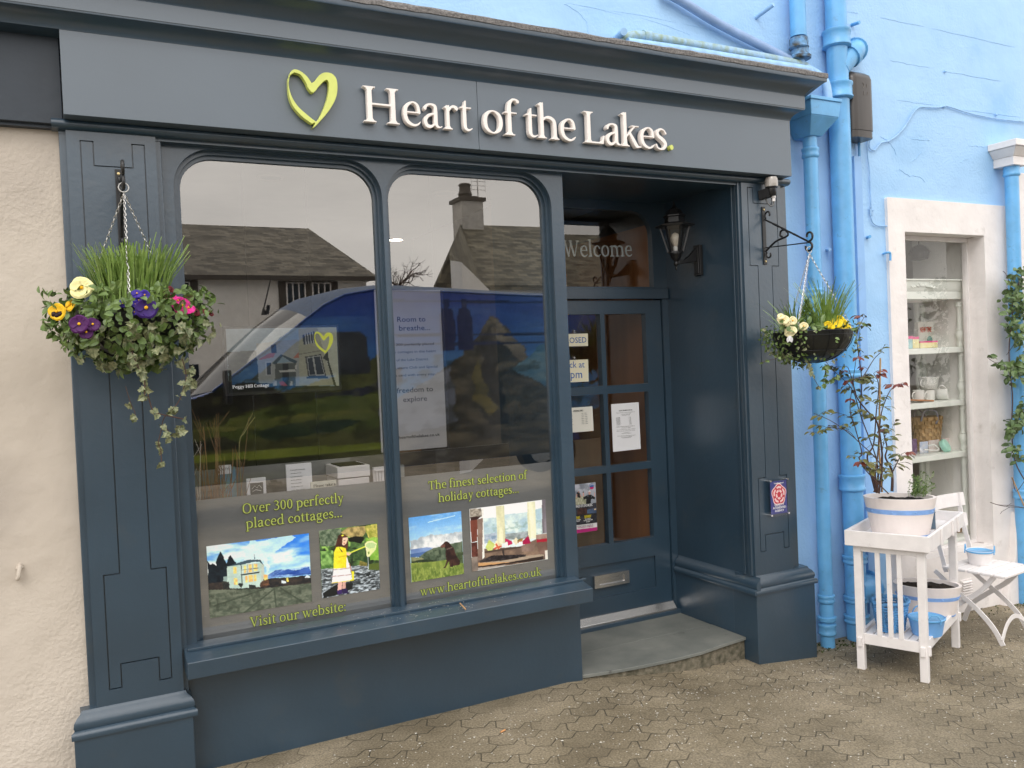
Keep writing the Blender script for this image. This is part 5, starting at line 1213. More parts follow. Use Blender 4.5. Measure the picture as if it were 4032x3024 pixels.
cover(tb2, c2, RR, .17, 120, 14, 'trailing_foliage', M['ivy'], L=(.016, .028), out=.05, lo=-1, hi=.1, gaps=cov, shape=1)
mb = MB(); blades(mb, (c2.x-rightv.x*.11, c2.y-rightv.y*.11-.02, rzr-.02), .07, 110, .17, 15, lean=.9, w=.0050, flat=False); mb.build('grass_tuft', M['grass'], tb2, fixn=False, kind='stuff')
mb = MB(); blades(mb, (c2.x+rightv.x*.07, c2.y+rightv.y*.07, rzr-.02), .075, 190, .235, 16, lean=.45, w=.0052, flat=False); mb.build('grass_tuft', M['grass'], tb2, fixn=False, kind='stuff')
mb = MB(); r = random.Random(17)
for k in range(420):
    h = r.random(); q_ = .06*(1-h)*math.sqrt(r.random())*1.0; a = r.uniform(0, 6.28); p = (c2.x+q_*math.cos(a), c2.y+.03+q_*math.sin(a), rzr+.17*h); leaf(mb, p, (math.cos(a), math.sin(a), 1.2), rdir(r), .016, .007)
mb.build('heather_sprig', M['leaf'], tb2, fixn=False, kind='stuff')
f2 = lambda a, b, d=.12: P('n', a, b, y=c2.y-d)
nv2 = camd2+Vector((0, 0, .35))
for k, (a, b, s_) in enumerate([(430, 1215, .030), (500, 1222, .024), (483, 1298, .032), (580, 1262, .024), (415, 1190, .018), (455, 1235, .022)]): flower(tb2, f2(a, b), nv2+Vector((.2*math.sin(k*2.1), 0, .2*math.cos(k*3))), s_, FL['prim'], FL['eye'], 'cream_primrose', seed=60+k, ruffle=.05)
for k, (a, b, s_) in enumerate([(815, 1238, .036), (860, 1250, .034), (780, 1255, .028), (840, 1215, .026), (895, 1272, .022), (755, 1250, .020)]): flower(tb2, f2(a, b), nv2+Vector((.25*math.sin(k*2.1), 0, .3*math.cos(k*3))), s_, FL['bright'], FL['eye'], 'yellow_primrose', seed=70+k, ruffle=.05)
mb = MB(); r = random.Random(30)
for k in range(70):
    p = f2(r.uniform(400, 900), r.uniform(1235, 1300), r.uniform(.04, .16)); leaf(mb, p, rdir(r)+Vector((0, 0, .3)), camd2+rdir(r)*.5+Vector((0, 0, .8)), r.uniform(.03, .055), .024)
mb.build('primrose_leaves', M['leaf2'], tb2, fixn=False, kind='stuff')
mb = MB(); 
for d in ((-.02, -.03), (.012, -.035)): leaf(mb, f2(480, 1330, .215), rightv*d[0]*20+Vector((0, 0, -1)), camd2, .036, .02)
mb.build('torn_label', M['paper'], tb2, fixn=False)
T2 = lambda l_, d=.12: [f2(a, b, d) for a, b in l_]
trail(tb2, T2([(620, 1530), (635, 1600), (665, 1660), (690, 1700)]), .0014, 6, 21); trail(tb2, T2([(740, 1540), (735, 1600), (720, 1680)]), .0014, 14, 22, lm=M['leaf']); trail(tb2, T2([(420, 1480), (330, 1510), (265, 1525)], .1), .001, 8, 23, L=(.012, .02), lm=M['leaf'])
trail(tb2, T2([(870, 1540), (840, 1600), (800, 1640), (760, 1660)], .1), .0014, 14, 24, lm=M['leaf2'])
# ================================================================ QUALITY PLAQUE
yq = PY-.028
pl_ = thing('quality_plaque', 'small blue plaque with a red rose emblem behind clear plastic on the right pilaster', 'plaque', P('g6', 500, 1330, y=PY))
pc = [P('g6', 245, 365, y=yq), P('g6', 720, 290, y=yq), P('g6', 765, 1250, y=yq), P('g6', 285, 1340, y=yq)]
x0, x1 = float(pc[0][0]+pc[3][0])/2, float(pc[1][0]+pc[2][0])/2; z1, z0 = float(pc[0][2]+pc[1][2])/2, float(pc[2][2]+pc[3][2])/2
mb = MB(); mb.box(x0, x1, yq, yq+.003, z0, z1); mb.build('blue_panel', mat('plaque_blue', (.035, .045, .23), rough=.3, var=.03), pl_)
mb = MB(); mb.add([(x0-.010, yq-.0045, z0-.012), (x1+.010, yq-.0045, z0-.012), (x1+.010, yq-.0045, z1+.010), (x0-.010, yq-.0045, z1+.010)], [(0, 1, 2, 3)]); mb.build('clear_cover', M['glass_clear'], pl_)
for xx in (x0-.004, x1+.004):
    for zz_ in (z0-.004, z1+.004):
        mb = MB(); mb.tube([(xx, PY, zz_), (xx, yq-.010, zz_)], .0055, 10); mb.build('standoff', M['chrome'], pl_, smooth=True)
cxq, czq = (x0+x1)/2, z0+(z1-z0)*.585; sc_ = (x1-x0)*.44
red = mat('plaque_red', (.55, .02, .05), rough=.4, var=0); pk = mat('plaque_pink', (.85, .62, .62), rough=.4, var=0)
def lobes(r_, k_, n=5, off=0, N=60): return [(cxq+r_*(1+k_*math.cos(n*(t-off)))*math.cos(t), czq+1.12*r_*(1+k_*math.cos(n*(t-off)))*math.sin(t)) for t in [2*math.pi*i/N for i in range(N)]]
def flat(lp_, y, m, nm):
    mb = MB(); slab2d(mb, [lp_] if not isinstance(lp_[0], list) else lp_, y-.0005, y); return mb.build(nm, m, pl_)
o5 = math.pi/2
flat(lobes(sc_, .07, off=o5), yq-.0006, pk, 'rose_outline'); flat(lobes(sc_*.90, .07, off=o5), yq-.0013, red, 'rose_petal')
for k in range(5):
    a = o5+2*math.pi*k/5; mk = lambda R0, R1, w: [(cxq+rr_*math.cos(a+t), czq+1.12*rr_*math.sin(a+t)) for rr_, t in [(R0, -w), (R1, -w*1.0), (R1*1.05, 0), (R1, w*1.0), (R0, w), (R0*1.03, 0)]]
    flat(mk(sc_*.60, sc_*.78, .46), yq-.0020, pk, 'rose_petal')
    a += math.pi/5; flat(mk(sc_*.26, sc_*.46, .48), yq-.0020, pk, 'rose_petal')
mb = MB(); W_ = x1-x0
for txt, a, b, f in (('VisitEngland', .2, .8, .915), ('QUALITY', .21, .79, .245), ('ACCREDITED', .10, .90, .155), ('AGENCY', .22, .78, .062)):
    sans_line(mb, txt, (x0+W_*a, yq-.0012, z0+(z1-z0)*f), (x0+W_*b, yq-.0012, z0+(z1-z0)*f), h=(z1-z0)*(.040 if txt[0] == 'V' else .066), off=.008)
mb.build('lettering', M['ink_white'], pl_)
# ================================================================ WINDOW GRAPHICS (vinyl on the inside of the glass)
YV = GY+.004
def vinyl(wn, zt, lab):
    a, b = wn; t = thing('window_graphic', lab, 'window graphic', ((a+b)/2, YV, ZB))
    mb = MB(); mb.box(a-.002, b+.002, YV, YV+.001, ZB-.002, zt); mb.build('grey_vinyl', M['vinyl'], t); return t
v1 = vinyl(W1, 1.120, 'grey window vinyl with photos of a lit house and a girl with a fishing net')
v2 = vinyl(W2, 1.130, 'grey window vinyl with photos of a sitting dog and a bay window lounge')
YT = GY-.0015          # lettering sits on the outer face
def vtext(par, zn_, txt, a, b, c, d, h):
    p0, p1 = P(zn_, a, b, y=YT), P(zn_, c, d, y=YT); z = (p0[2]+p1[2])/2; p0[2] = p1[2] = z
    mb = MB(); serif_line(mb, txt, p0+np.array([0, .0005, 0]), p1+np.array([0, .0005, 0]), h, ext=.0002, off=7e-6 if False else 0)
    # dark keyline: the same outlines swollen by 2 mm, one hair behind
    loops, adv = serif_loops(txt); xs = [q_[0] for cc in loops for q_ in cc]; a0, b0 = min(xs), max(xs); L = p1[0]-p0[0]; sx_ = L/(b0-a0); sy_ = h/668
    kl = MB()
    for cc in loops:
        vs, fs = curve_shape([[((q_[0]-a0)*sx_, q_[1]*sy_) for q_ in offset_poly(cc, 0)] for cc in [cc]], .0001) if False else ([], [])
    lp_ = [[((q_[0]-a0)*sx_, q_[1]*sy_) for q_ in cc] for cc in loops]
    for cc in lp_:
        pts = [(p0[0]+q_[0], YT+.0012, z+q_[1]) for q_ in cc]; kl.tube(pts, .0022, 4, closed=True)
    kl.v = [(v[0], YT+.0012+(v[1]-YT-.0012)*.25, v[2]) for v in kl.v]
    t = mb.build('lettering', M['text_lime'], par); kl.build('keyline', M['text_dark'], t)
vtext(v1, 'i', 'Over 300 perfectly', 425, 865, 1085, 795, .0425)
vtext(v1, 'i', 'placed cottages...', 445, 965, 1072, 888, .0425)
vtext(v1, 'i', 'Visit our website:', 473, 1610, 1097, 1500, .0425)
vtext(v2, 'k', 'The finest selection of', 312, 382, 958, 304, .0405)
vtext(v2, 'k', 'holiday cottages...', 376, 460, 900, 398, .0405)
vtext(v2, 'k', 'www.heartofthelakes.co.uk', 258, 1075, 1050, 936, .0405)
def place(zn_, cs): 
    w = [P(zn_, a, b, y=YT) for a, b in cs]; xl_, xr_ = (w[0][0]+w[3][0])/2, (w[1][0]+w[2][0])/2; zt_, zb2 = (w[0][2]+w[1][2])/2, (w[2][2]+w[3][2])/2
    y = YT+.0012; return [(xl_, y, zt_), (xr_, y, zt_), (xr_, y, zb2), (xl_, y, zb2)]
# --- house at dusk
cs = [(122, 400), (1690, 185), (1725, 1230), (185, 1485)]; p = Pic(220, 150, cs)
p.grad((40, 110, 200), (165, 205, 235), 0, .62); p.clouds((205, 228, 240), 2.6, 4, .42, .62, 2.2, .95); p.clouds((35, 105, 205), 3, 9, .55, .72, 2.4, .8)
p.fill([(700, 480), (800, 330), (1300, 230), (1480, 260), (1250, 420), (1050, 520), (1100, 700), (1050, 820), (1000, 600), (700, 620)], (205, 228, 240), (180, 212, 235), 6, 5, .08, .8)
p.fill([(1060, 830), (1180, 750), (1400, 735), (1710, 690), (1715, 820), (1060, 880)], (45, 75, 140), (150, 185, 225), 12, 6, .02)
p.fill([(1180, 830), (1350, 740), (1480, 760), (1690, 700), (1712, 790), (1500, 820)], (30, 60, 130), (60, 95, 165), 14, 7, .02)
p.fill([(135, 620), (180, 680), (225, 650), (270, 700), (265, 620), (330, 470), (410, 630), (430, 660), (440, 600), (487, 535), (540, 610), (570, 640), (560, 1050), (150, 1060)], (14, 20, 28), (25, 36, 44), 30, 8, .025)
p.fill([(150, 960), (1720, 830), (1722, 980), (900, 1060), (160, 1110)], (28, 30, 34), (58, 50, 46), 26, 10, .02)
p.fill([(150, 1060), (900, 1045), (1720, 950), (1726, 1235), (185, 1490)], (70, 78, 66), (102, 108, 92), 22, 11, 0, 1, 1.6)
for a, b in (((1150, 1040), (700, 1400)), ((1150, 1040), (1180, 1320)), ((1000, 1045), (250, 1300)), ((1250, 1030), (1600, 1250))): p.line(a, b, .008, (62, 70, 58))
p.clouds((50, 56, 46), 26, 12, .55, .7, .6, .55, [(150, 1060), (900, 1045), (1720, 950), (1726, 1235), (185, 1490)])
p.fill([(438, 705), (660, 670), (900, 650), (960, 640), (965, 1010), (640, 1035), (440, 1035)], (160, 182, 172), (176, 196, 186), 8, 13)
p.fill([(380, 860), (440, 850), (440, 1030), (385, 1030)], (130, 150, 145)); p.fill([(960, 640), (1000, 690), (1005, 830), (970, 990), (955, 990)], (170, 178, 165))
p.fill([(430, 705), (580, 655), (760, 600), (945, 598), (1000, 690), (930, 630), (840, 632), (650, 680)], (42, 62, 72), (55, 76, 86), 14, 14)
for q_ in ([(530, 710), (582, 705), (588, 808), (537, 815)], [(537, 880), (592, 876), (598, 980), (542, 985)], [(710, 850), (745, 840), (750, 945), (716, 952)], [(760, 835), (825, 828), (830, 935), (766, 942)], [(838, 830), (885, 822), (888, 925), (842, 932)], [(690, 690), (722, 685), (726, 800), (695, 805)], [(760, 672), (812, 670), (816, 790), (765, 795)], [(840, 665), (895, 660), (898, 770), (845, 778)], [(990, 830), (1055, 822), (1058, 930), (1000, 935)]): p.fill(q_, (240, 205, 120), (225, 160, 95), 30, 15)
p.line((650, 690), (655, 830), .004, (60, 70, 72)); p.line((655, 830), (920, 790), .006, (40, 46, 48)); p.line((650, 760), (910, 725), .003, (90, 100, 100)); p.line((745, 680), (750, 800), .006, (150, 160, 160)); p.line((826, 670), (830, 790), .006, (150, 160, 160)); p.line((660, 830), (664, 1000), .004, (60, 70, 72)); p.line((850, 520), (855, 590), .004, (90, 105, 120))
for q_ in ([(610, 960), (640, 945), (690, 960), (680, 1000), (650, 1040), (620, 990)], [(770, 980), (870, 985), (875, 1045), (775, 1045)], [(370, 930), (470, 940), (480, 1040), (375, 1050)]): p.fill(q_, (30, 34, 36), (55, 56, 50), 40, 16, .02)
p.fill([(950, 940), (1060, 890), (1080, 990), (940, 1010)], (60, 45, 38), (110, 75, 55), 40, 17, .03); p.fill([(1262, 910), (1330, 925), (1330, 955), (1265, 958)], (195, 205, 215)); p.fill([(1335, 880), (1365, 865), (1372, 930), (1345, 940)], (245, 190, 90)); p.fill([(1610, 870), (1655, 825), (1705, 858), (1700, 870)], (190, 200, 215))
p.build('photo_of_house', place('g1', cs), M['print'], v1, gain=1.45)
# --- girl with net by a stream
cs = [(118, 275), (1152, 132), (1190, 1290), (172, 1472)]; p = Pic(150, 170, cs)
p.fill(None, (40, 62, 38), (88, 118, 62), 9, 21); p.clouds((150, 190, 90), 16, 22, .56, .70, 1, .8); p.clouds((22, 30, 22), 12, 23, .54, .70, 1, .8)
p.fill([(118, 275), (520, 230), (500, 420), (400, 540), (150, 560)], (58, 74, 56), (112, 124, 102), 26, 24, .02)
p.fill([(500, 300), (640, 215), (900, 185), (1000, 200), (930, 330), (900, 370), (720, 390), (640, 370)], (112, 100, 62), (172, 152, 98), 18, 25, .02)
p.fill([(640, 400), (760, 365), (900, 370), (920, 420), (860, 500), (760, 470), (650, 465)], (22, 24, 20))
p.fill([(930, 190), (1150, 140), (1165, 420), (1000, 400)], (128, 132, 52), (190, 178, 92), 24, 26, .02); p.fill([(930, 400), (1165, 380), (1180, 780), (1020, 780)], (105, 150, 52), (150, 185, 80), 14, 27, .03)
p.fill([(140, 640), (370, 620), (380, 920), (170, 960)], (60, 96, 44), (130, 168, 92), 18, 28, .03); p.fill([(700, 600), (980, 560), (990, 800), (720, 800)], (36, 58, 34), (78, 104, 56), 20, 29, .03)
p.fill([(150, 960), (1185, 840), (1190, 1300), (172, 1480)], (58, 64, 66), (175, 184, 190), 22, 30, 0, 1, 2.6); p.clouds((28, 32, 34), 16, 31, .52, .66, 3.2, .85, [(150, 1010), (1185, 960), (1190, 1300), (172, 1480)])
p.fill([(1000, 860), (1175, 830), (1180, 960), (990, 960)], (78, 92, 40)); p.fill([(840, 800), (970, 840), (960, 900), (830, 890)], (90, 86, 42), (130, 120, 60), 30, 32, .02)
p.fill([(180, 1380), (430, 1220), (720, 1200), (700, 1300), (400, 1420), (200, 1460)], (26, 28, 28)); p.fill([(935, 1060), (1000, 1010), (1030, 1010), (1000, 1080)], (28, 34, 34))
p.fill([(460, 360), (510, 325), (580, 335), (640, 400), (630, 560), (600, 640), (540, 650), (480, 560), (400, 650), (385, 640), (420, 500)], (50, 30, 26), (82, 46, 36), 24, 33)
p.fill([(540, 400), (630, 385), (632, 430), (600, 500), (560, 535), (530, 520)], (228, 176, 150)); p.fill([(548, 492), (585, 480), (570, 505)], (165, 70, 66)); p.line((558, 445), (590, 436), .006, (100, 60, 50))
p.fill([(512, 360), (545, 335), (565, 350), (540, 372)], (228, 210, 60))
p.fill([(600, 700), (650, 860), (705, 1140), (560, 1170), (340, 1200), (380, 940), (560, 760)], (226, 220, 206), (240, 236, 226), 14, 34); p.line((372, 970), (670, 930), .006, (165, 130, 130)); p.line((350, 1085), (690, 1045), .006, (165, 130, 130)); p.line((345, 1198), (700, 1150), .006, (215, 190, 70))
p.fill([(430, 560), (520, 560), (590, 580), (610, 650), (600, 930), (375, 948), (385, 650)], (226, 186, 32), (242, 208, 56), 10, 35); p.fill([(450, 660), (600, 655), (612, 710), (470, 740)], (236, 198, 44)); p.line((470, 740), (610, 712), .006, (186, 146, 24))
p.fill([(470, 560), (540, 640), (530, 660), (500, 620)], (66, 38, 30)); p.fill([(605, 660), (680, 645), (690, 670), (650, 712), (612, 705)], (222, 172, 150)); p.line((650, 670), (940, 545), .010, (196, 204, 72))
p.fill([(928, 500), (980, 450), (1060, 440), (1145, 490), (1120, 600), (1010, 725), (965, 730), (950, 600)], (200, 226, 140), (218, 238, 168), 8, 36); p.fill([(950, 510), (1000, 480), (1080, 478), (1125, 510), (1100, 565), (1000, 580), (955, 550)], (166, 188, 130)); p.fill([(980, 650), (1005, 630), (1015, 670), (985, 690)], (110, 140, 60)); p.line((985, 735), (988, 940), .005, (180, 190, 190))
p.fill([(690, 985), (735, 990), (735, 1145), (640, 1165), (700, 1120)], (232, 200, 40)); p.line((655, 850), (690, 985), .006, (170, 110, 80))
p.fill([(455, 1185), (525, 1180), (515, 1320), (445, 1330)], (206, 160, 148)); p.fill([(535, 1180), (590, 1172), (585, 1290), (525, 1300)], (190, 146, 134)); p.fill([(430, 1330), (518, 1310), (525, 1385), (445, 1400)], (52, 34, 84)); p.fill([(525, 1300), (600, 1285), (640, 1370), (530, 1390)], (40, 30, 66))
p.build('photo_of_girl', place('g2', cs), M['print'], v1, gain=1.45)
# --- dog on a hill
cs = [(102, 292), (1105, 152), (1155, 1360), (138, 1535)]; p = Pic(130, 150, cs)
p.grad((82, 140, 198), (160, 195, 218), 0, .45); p.clouds((180, 205, 222), 4, 41, .5, .75, 3, .5); p.line((470, 375), (985, 240), .008, (165, 196, 222))
p.fill([(120, 740), (300, 670), (560, 600), (760, 600), (1120, 550), (1130, 800), (600, 900), (130, 920)], (150, 158, 164), (206, 208, 206), 10, 42, .05)
p.fill([(130, 900), (300, 870), (440, 850), (560, 860), (420, 960), (130, 1050)], (92, 116, 160), (116, 138, 176), 8, 43); p.fill([(130, 980), (300, 960), (420, 940), (300, 1040), (132, 1050)], (66, 94, 140))
p.fill([(290, 1040), (420, 940), (580, 860), (740, 830), (920, 775), (1125, 730), (1140, 1180), (300, 1160)], (62, 76, 60), (92, 104, 84), 18, 44); p.clouds((42, 54, 40), 18, 45, .52, .66, 1, .8, [(290, 1040), (580, 900), (800, 900), (800, 1100), (300, 1160)])
p.fill([(1000, 950), (1140, 930), (1140, 1180), (1010, 1180)], (50, 62, 42), (76, 88, 58), 22, 46); p.fill([(135, 1045), (340, 1050), (420, 1100), (135, 1140)], (94, 104, 66), (126, 126, 92), 14, 47); p.fill([(135, 1130), (350, 1090), (560, 1090), (560, 1140), (140, 1160)], (34, 44, 32), (46, 58, 38), 30, 48, .02)
p.fill([(135, 1160), (560, 1130), (800, 1090), (1150, 1160), (1156, 1362), (138, 1538)], (92, 110, 48), (126, 138, 66), 16, 49, 0, 1, .8); p.clouds((150, 160, 88), 60, 50, .58, .7, .35, .7, [(138, 1260), (1156, 1180), (1156, 1362), (138, 1538)]); p.clouds((66, 88, 36), 50, 51, .56, .7, .4, .7, [(138, 1260), (1156, 1180), (1156, 1362), (138, 1538)])
p.fill([(698, 830), (760, 775), (790, 740), (830, 732), (870, 755), (905, 800), (960, 860), (1000, 980), (1040, 1060), (1078, 1100), (1085, 1165), (1060, 1190), (940, 1210), (940, 1235), (880, 1225), (870, 1120), (840, 1160), (800, 1250), (740, 1265), (790, 1210), (820, 1110), (800, 990), (805, 880), (780, 850), (720, 862)], (36, 24, 24), (64, 42, 36), 14, 52)
p.fill([(700, 832), (765, 785), (800, 800), (790, 850), (720, 860)], (98, 62, 54)); p.fill([(840, 760), (880, 770), (900, 830), (870, 850), (845, 820)], (44, 28, 26)); p.line((830, 885), (930, 850), .010, (92, 76, 70))
p.build('photo_of_dog', place('g3', cs), M['print'], v2, gain=1.45)
# --- lounge with bay window
cs = [(88, 305), (1500, 128), (1560, 1240), (140, 1475)]; p = Pic(180, 150, cs)
p.grad((226, 232, 232), (196, 210, 206), 0, .5)
p.fill([(340, 480), (600, 460), (760, 410), (1180, 360), (1440, 280), (1450, 800), (340, 900)], (150, 174, 184), (196, 208, 200), 10, 61); p.clouds((120, 146, 140), 20, 62, .52, .68, 1, .6, [(340, 600), (1440, 500), (1450, 850), (340, 950)]); p.fill([(370, 780), (600, 740), (600, 900), (370, 950)], (110, 130, 150), (160, 170, 180), 20, 63); p.fill([(760, 770), (1180, 720), (1190, 850), (760, 880)], (110, 120, 118), (150, 158, 160), 24, 64)
p.fill([(140, 1060), (1060, 1000), (1540, 760), (1560, 1240), (140, 1475)], (92, 76, 66), (128, 106, 88), 10, 65)
p.fill([(585, 250), (735, 240), (765, 940), (610, 970)], (176, 174, 138), (206, 204, 172), 20, 66, 0, 1, .1); p.fill([(1160, 180), (1310, 160), (1340, 850), (1190, 870)], (186, 186, 152), (214, 212, 184), 20, 67, 0, 1, .1); p.fill([(300, 290), (345, 285), (375, 1200), (330, 1250)], (206, 204, 196)); p.fill([(1435, 135), (1500, 128), (1538, 750), (1450, 760)], (128, 122, 128), (96, 90, 96), 20, 68, 0, 1, .1)
p.fill([(88, 305), (310, 290), (320, 440), (100, 460)], (102, 96, 86), (160, 152, 140), 30, 69); p.fill([(100, 455), (315, 435), (240, 500), (110, 520)], (46, 28, 26)); p.fill([(105, 520), (240, 500), (235, 900), (125, 930)], (72, 34, 28), (104, 56, 44), 12, 70, 0, 1, .3); p.fill([(120, 930), (240, 920), (250, 1190), (130, 1200)], (60, 30, 26), (92, 52, 44), 24, 71); p.fill([(235, 500), (340, 470), (330, 1250), (255, 1270)], (128, 108, 96), (108, 90, 80), 8, 72)
p.fill([(128, 1210), (245, 1195), (245, 1465), (140, 1478)], (98, 88, 80), (128, 116, 106), 10, 73)
p.fill([(390, 1020), (455, 870), (565, 960), (520, 1070), (440, 1085)], (150, 162, 70), (182, 190, 110), 14, 74); p.fill([(550, 1000), (590, 890), (705, 970), (650, 1050), (560, 1060)], (196, 180, 142), (226, 214, 180), 14, 75); p.line((560, 1040), (680, 1000), .012, (180, 70, 50)); p.line((590, 960), (640, 1050), .012, (190, 90, 60))
p.fill([(755, 850), (880, 900), (900, 950), (820, 985), (760, 930)], (168, 28, 76)); p.fill([(1085, 900), (1190, 795), (1240, 940), (1090, 970)], (146, 18, 62)); p.fill([(740, 940), (800, 910), (815, 1010), (745, 1030)], (212, 208, 202)); p.fill([(900, 900), (960, 830), (1020, 900), (960, 980)], (206, 196, 166)); p.fill([(990, 880), (1090, 850), (1085, 920), (1000, 940)], (92, 96, 54), (170, 110, 60), 40, 76, .03); p.fill([(1010, 920), (1080, 910), (1075, 980), (1015, 990)], (216, 216, 214))
p.fill([(1060, 985), (1320, 935), (1290, 1090), (1070, 1100)], (106, 86, 76), (132, 110, 98), 10, 77); p.fill([(1330, 790), (1540, 755), (1545, 880), (1345, 920)], (124, 102, 92), (150, 128, 116), 20, 78); p.fill([(1350, 870), (1540, 850), (1545, 905), (1345, 930)], (148, 24, 44)); p.fill([(1340, 930), (1545, 905), (1556, 1140), (1400, 1140)], (98, 76, 66), (122, 98, 86), 8, 79)
p.line((390, 1110), (1050, 1010), .012, (70, 56, 48)); p.line((720, 1070), (730, 1180), .012, (50, 42, 40)); p.fill([(250, 1310), (840, 1290), (835, 1330), (255, 1370)], (178, 136, 92)); p.fill([(250, 1310), (700, 1230), (1400, 1150), (1490, 1150), (1480, 1180), (840, 1295)], (150, 134, 116)); p.fill([(280, 1270), (520, 1170), (1150, 1150), (1140, 1190), (780, 1260), (285, 1310)], (24, 20, 22), (58, 52, 52), 26, 80); p.fill([(840, 1300), (1460, 1180), (1480, 1250), (260, 1400), (260, 1375)], (42, 32, 28)); p.fill([(250, 1405), (800, 1345), (700, 1380), (250, 1450)], (150, 142, 134)); p.fill([(1500, 1080), (1556, 1070), (1560, 1240), (1510, 1240)], (208, 200, 190))
p.build('photo_of_lounge', place('g4', cs), M['print'], v2, gain=1.45)
# ================================================================ NOTICES ON THE DOOR GLASS
YD = DY+.022
def notice(nm, zn_, cs, m, lab, cat, th=.002, y=YD):
    w = [P(zn_, a, b, y=y) for a, b in cs]; mb = MB(); n_ = len(w); mb.v = [tuple(q_) for q_ in w]+[(q_[0], q_[1]+th, q_[2]) for q_ in w]
    mb.f = [(3, 2, 1, 0), (4, 5, 6, 7)]+[(i, (i+1) % 4, 4+(i+1) % 4, 4+i) for i in range(4)]
    t = thing(nm, lab, cat, w[3]); mb.build('sheet' if nm != 'card' else 'card', m, t); return t, w
def ext_left(cs, k):  # continue the sheet left behind the corner post
    (a, b, c, d) = [np.array(q_, float) for q_ in cs]; return [tuple(a+(a-b)*k), tuple(b), tuple(c), tuple(d+(d-c)*k)]
yl = YD-.0012
def tl(par, zn_, txt, a, b, c, d, m, h=None, off=0, sans=True, nm='lettering', y=yl):
    mb = MB(); p0, p1 = P(zn_, a, b, y=y), P(zn_, c, d, y=y)
    if sans: sans_line(mb, txt, p0, p1, h=h, ext=.0003, off=off)
    else: serif_line(mb, txt, p0, p1, h, ext=.0003)
    mb.build(nm, m, par)
t, w = notice('closed_sign', 'g8', ext_left([(55, 222), (281, 216), (283, 362), (60, 366)], .42), M['cream_card'], 'cream sign lettered CLOSED hanging in the top left door pane', 'sign', .003)
tl(t, 'g8', 'CLOSED', -30, 333, 265, 322, M['ink_blue'])
t2_, w = notice('back_sign', 'g8', ext_left([(68, 526), (284, 518), (290, 776), (78, 786)], .48), M['cream_card'], 'cream sign lettered Back at 1pm below the closed sign', 'sign', .003)
tl(t2_, 'g8', 'Back at', -20, 620, 243, 612, M['ink_blue']); tl(t2_, 'g8', '1pm', 40, 740, 215, 735, M['ink_blue'])
for par, a, b in ((t, 120, 185), (t2_, 123, 500)):
    c_ = P('g8', a, b, y=YD-.002); mb = MB(); mb.lathe([(0, 0), (.010, .0005), (.0155, -.0008)], (0, 0, 0), 18); mb.v = [(c_[0]+x, c_[1]+z, c_[2]+y) for x, y, z in mb.v]; sc2 = mb.build('suction_cup', M['glass_clear'], par, smooth=True)
    mb = MB(); mb.lathe([(.006, 0), (.006, .004), (.003, .008), (0, .009)], (0, 0, 0), 10); mb.v = [(c_[0]+x, c_[1]-z, c_[2]+y) for x, y, z in mb.v]; mb.tube([c_+np.array([0, -.006, 0]), c_+np.array([.001, -.006, -.016])], .0014, 6); mb.build('cup_hook', M['chrome'], sc2, smooth=True)
t, w = notice('opening_times_card', 'g8', ext_left([(92, 1082), (333, 1066), (348, 1352), (103, 1372)], .5), mat('off_white_card', (.78, .76, .68), rough=.7, var=.02), 'off-white card headed OPENING TIMES in the middle left door pane', 'notice')
tl(t, 'g8', 'OPENING TIMES', 110, 1126, 225, 1118, M['ink_black'], off=.01)
mb = MB(); mb.bar(P('g8', 110, 1131, y=yl), P('g8', 225, 1123, y=yl), .0004, .0012); mb.build('underline', M['ink_black'], t)
mb = MB()
for k, s_ in enumerate(('9.00 - 5.00pm', '9.00am - 5.30pm', '9.00am - 5.30pm', '9.00am - 5.30pm', '9.00am - 5.30pm', '9.00am - 5.30pm', '9.00am - 5.00pm')): sans_line(mb, s_, P('g8', 204+k*.8, 1153+k*20.3, y=yl), P('g8', 272+k*2, 1147+k*20, y=yl), h=.0048, ext=.0003)
for k in range(7): sans_line(mb, ('Sunday', 'Monday', 'Tuesday', 'Wednesday', 'Thursday', 'Friday', 'Saturday')[k], P('g8', 62, 1163+k*20.3, y=yl), P('g8', 92+5*math.sin(k*2.3)+k*1.2+8, 1161+k*20, y=yl), h=.0048, ext=.0003)
mb.build('lettering', M['ink_grey'], t)
t, w = notice('opening_notice', 'g8', [(553, 1042), (873, 1018), (897, 1562), (577, 1598)], M['paper'], 'white paper notice with small print taped in the middle right door pane', 'notice')
tl(t, 'g8', 'SHOP OPENING HOURS', 642, 1124, 798, 1112, M['ink_black'], off=.004)
mb = MB(); r = random.Random(3)
def fake(y0, lst):
    for a, b, yy, txt in lst: sans_line(mb, txt, P('g8', a, yy, y=yl), P('g8', b, yy-(b-a)*.075, y=yl), h=.0042, ext=.0003)
fake(0, [(612, 830, 1148, 'Please note that our shop opening hours are'), (668, 778, 1163, 'as shown below until'), (678, 768, 1174, 'Monday 2 April')])
for k in range(9): fake(0, [(608+k*1.0, 608+k+(48+8*math.sin(k*3)), 1203+k*10.5, ('Good Friday', 'Saturday', 'Sunday', 'Monday', 'Tuesday', 'Wednesday', 'Thursday', 'Friday', 'Saturday')[k]), (757+k*1.0, 757+k+24, 1196+k*10.3, '9 - 5.30')])
fake(0, [(612, 826, 1312, 'NORMAL OPENING HOURS WILL RESUME ON'), (672, 780, 1324, 'SATURDAY 7 APRIL'), (612, 834, 1346, 'You can also view all our cottages and book'), (614, 832, 1362, 'online at any time of day on our website'), (700, 762, 1374, 'or contact us'), (676, 788, 1388, 'by email or telephone'), (626, 836, 1418, 'Our friendly team will be happy to help you'), (668, 800, 1430, 'plan your holiday'), (684, 780, 1438, 'we look forward to it')])
mb.build('lettering', M['ink_grey'], t)
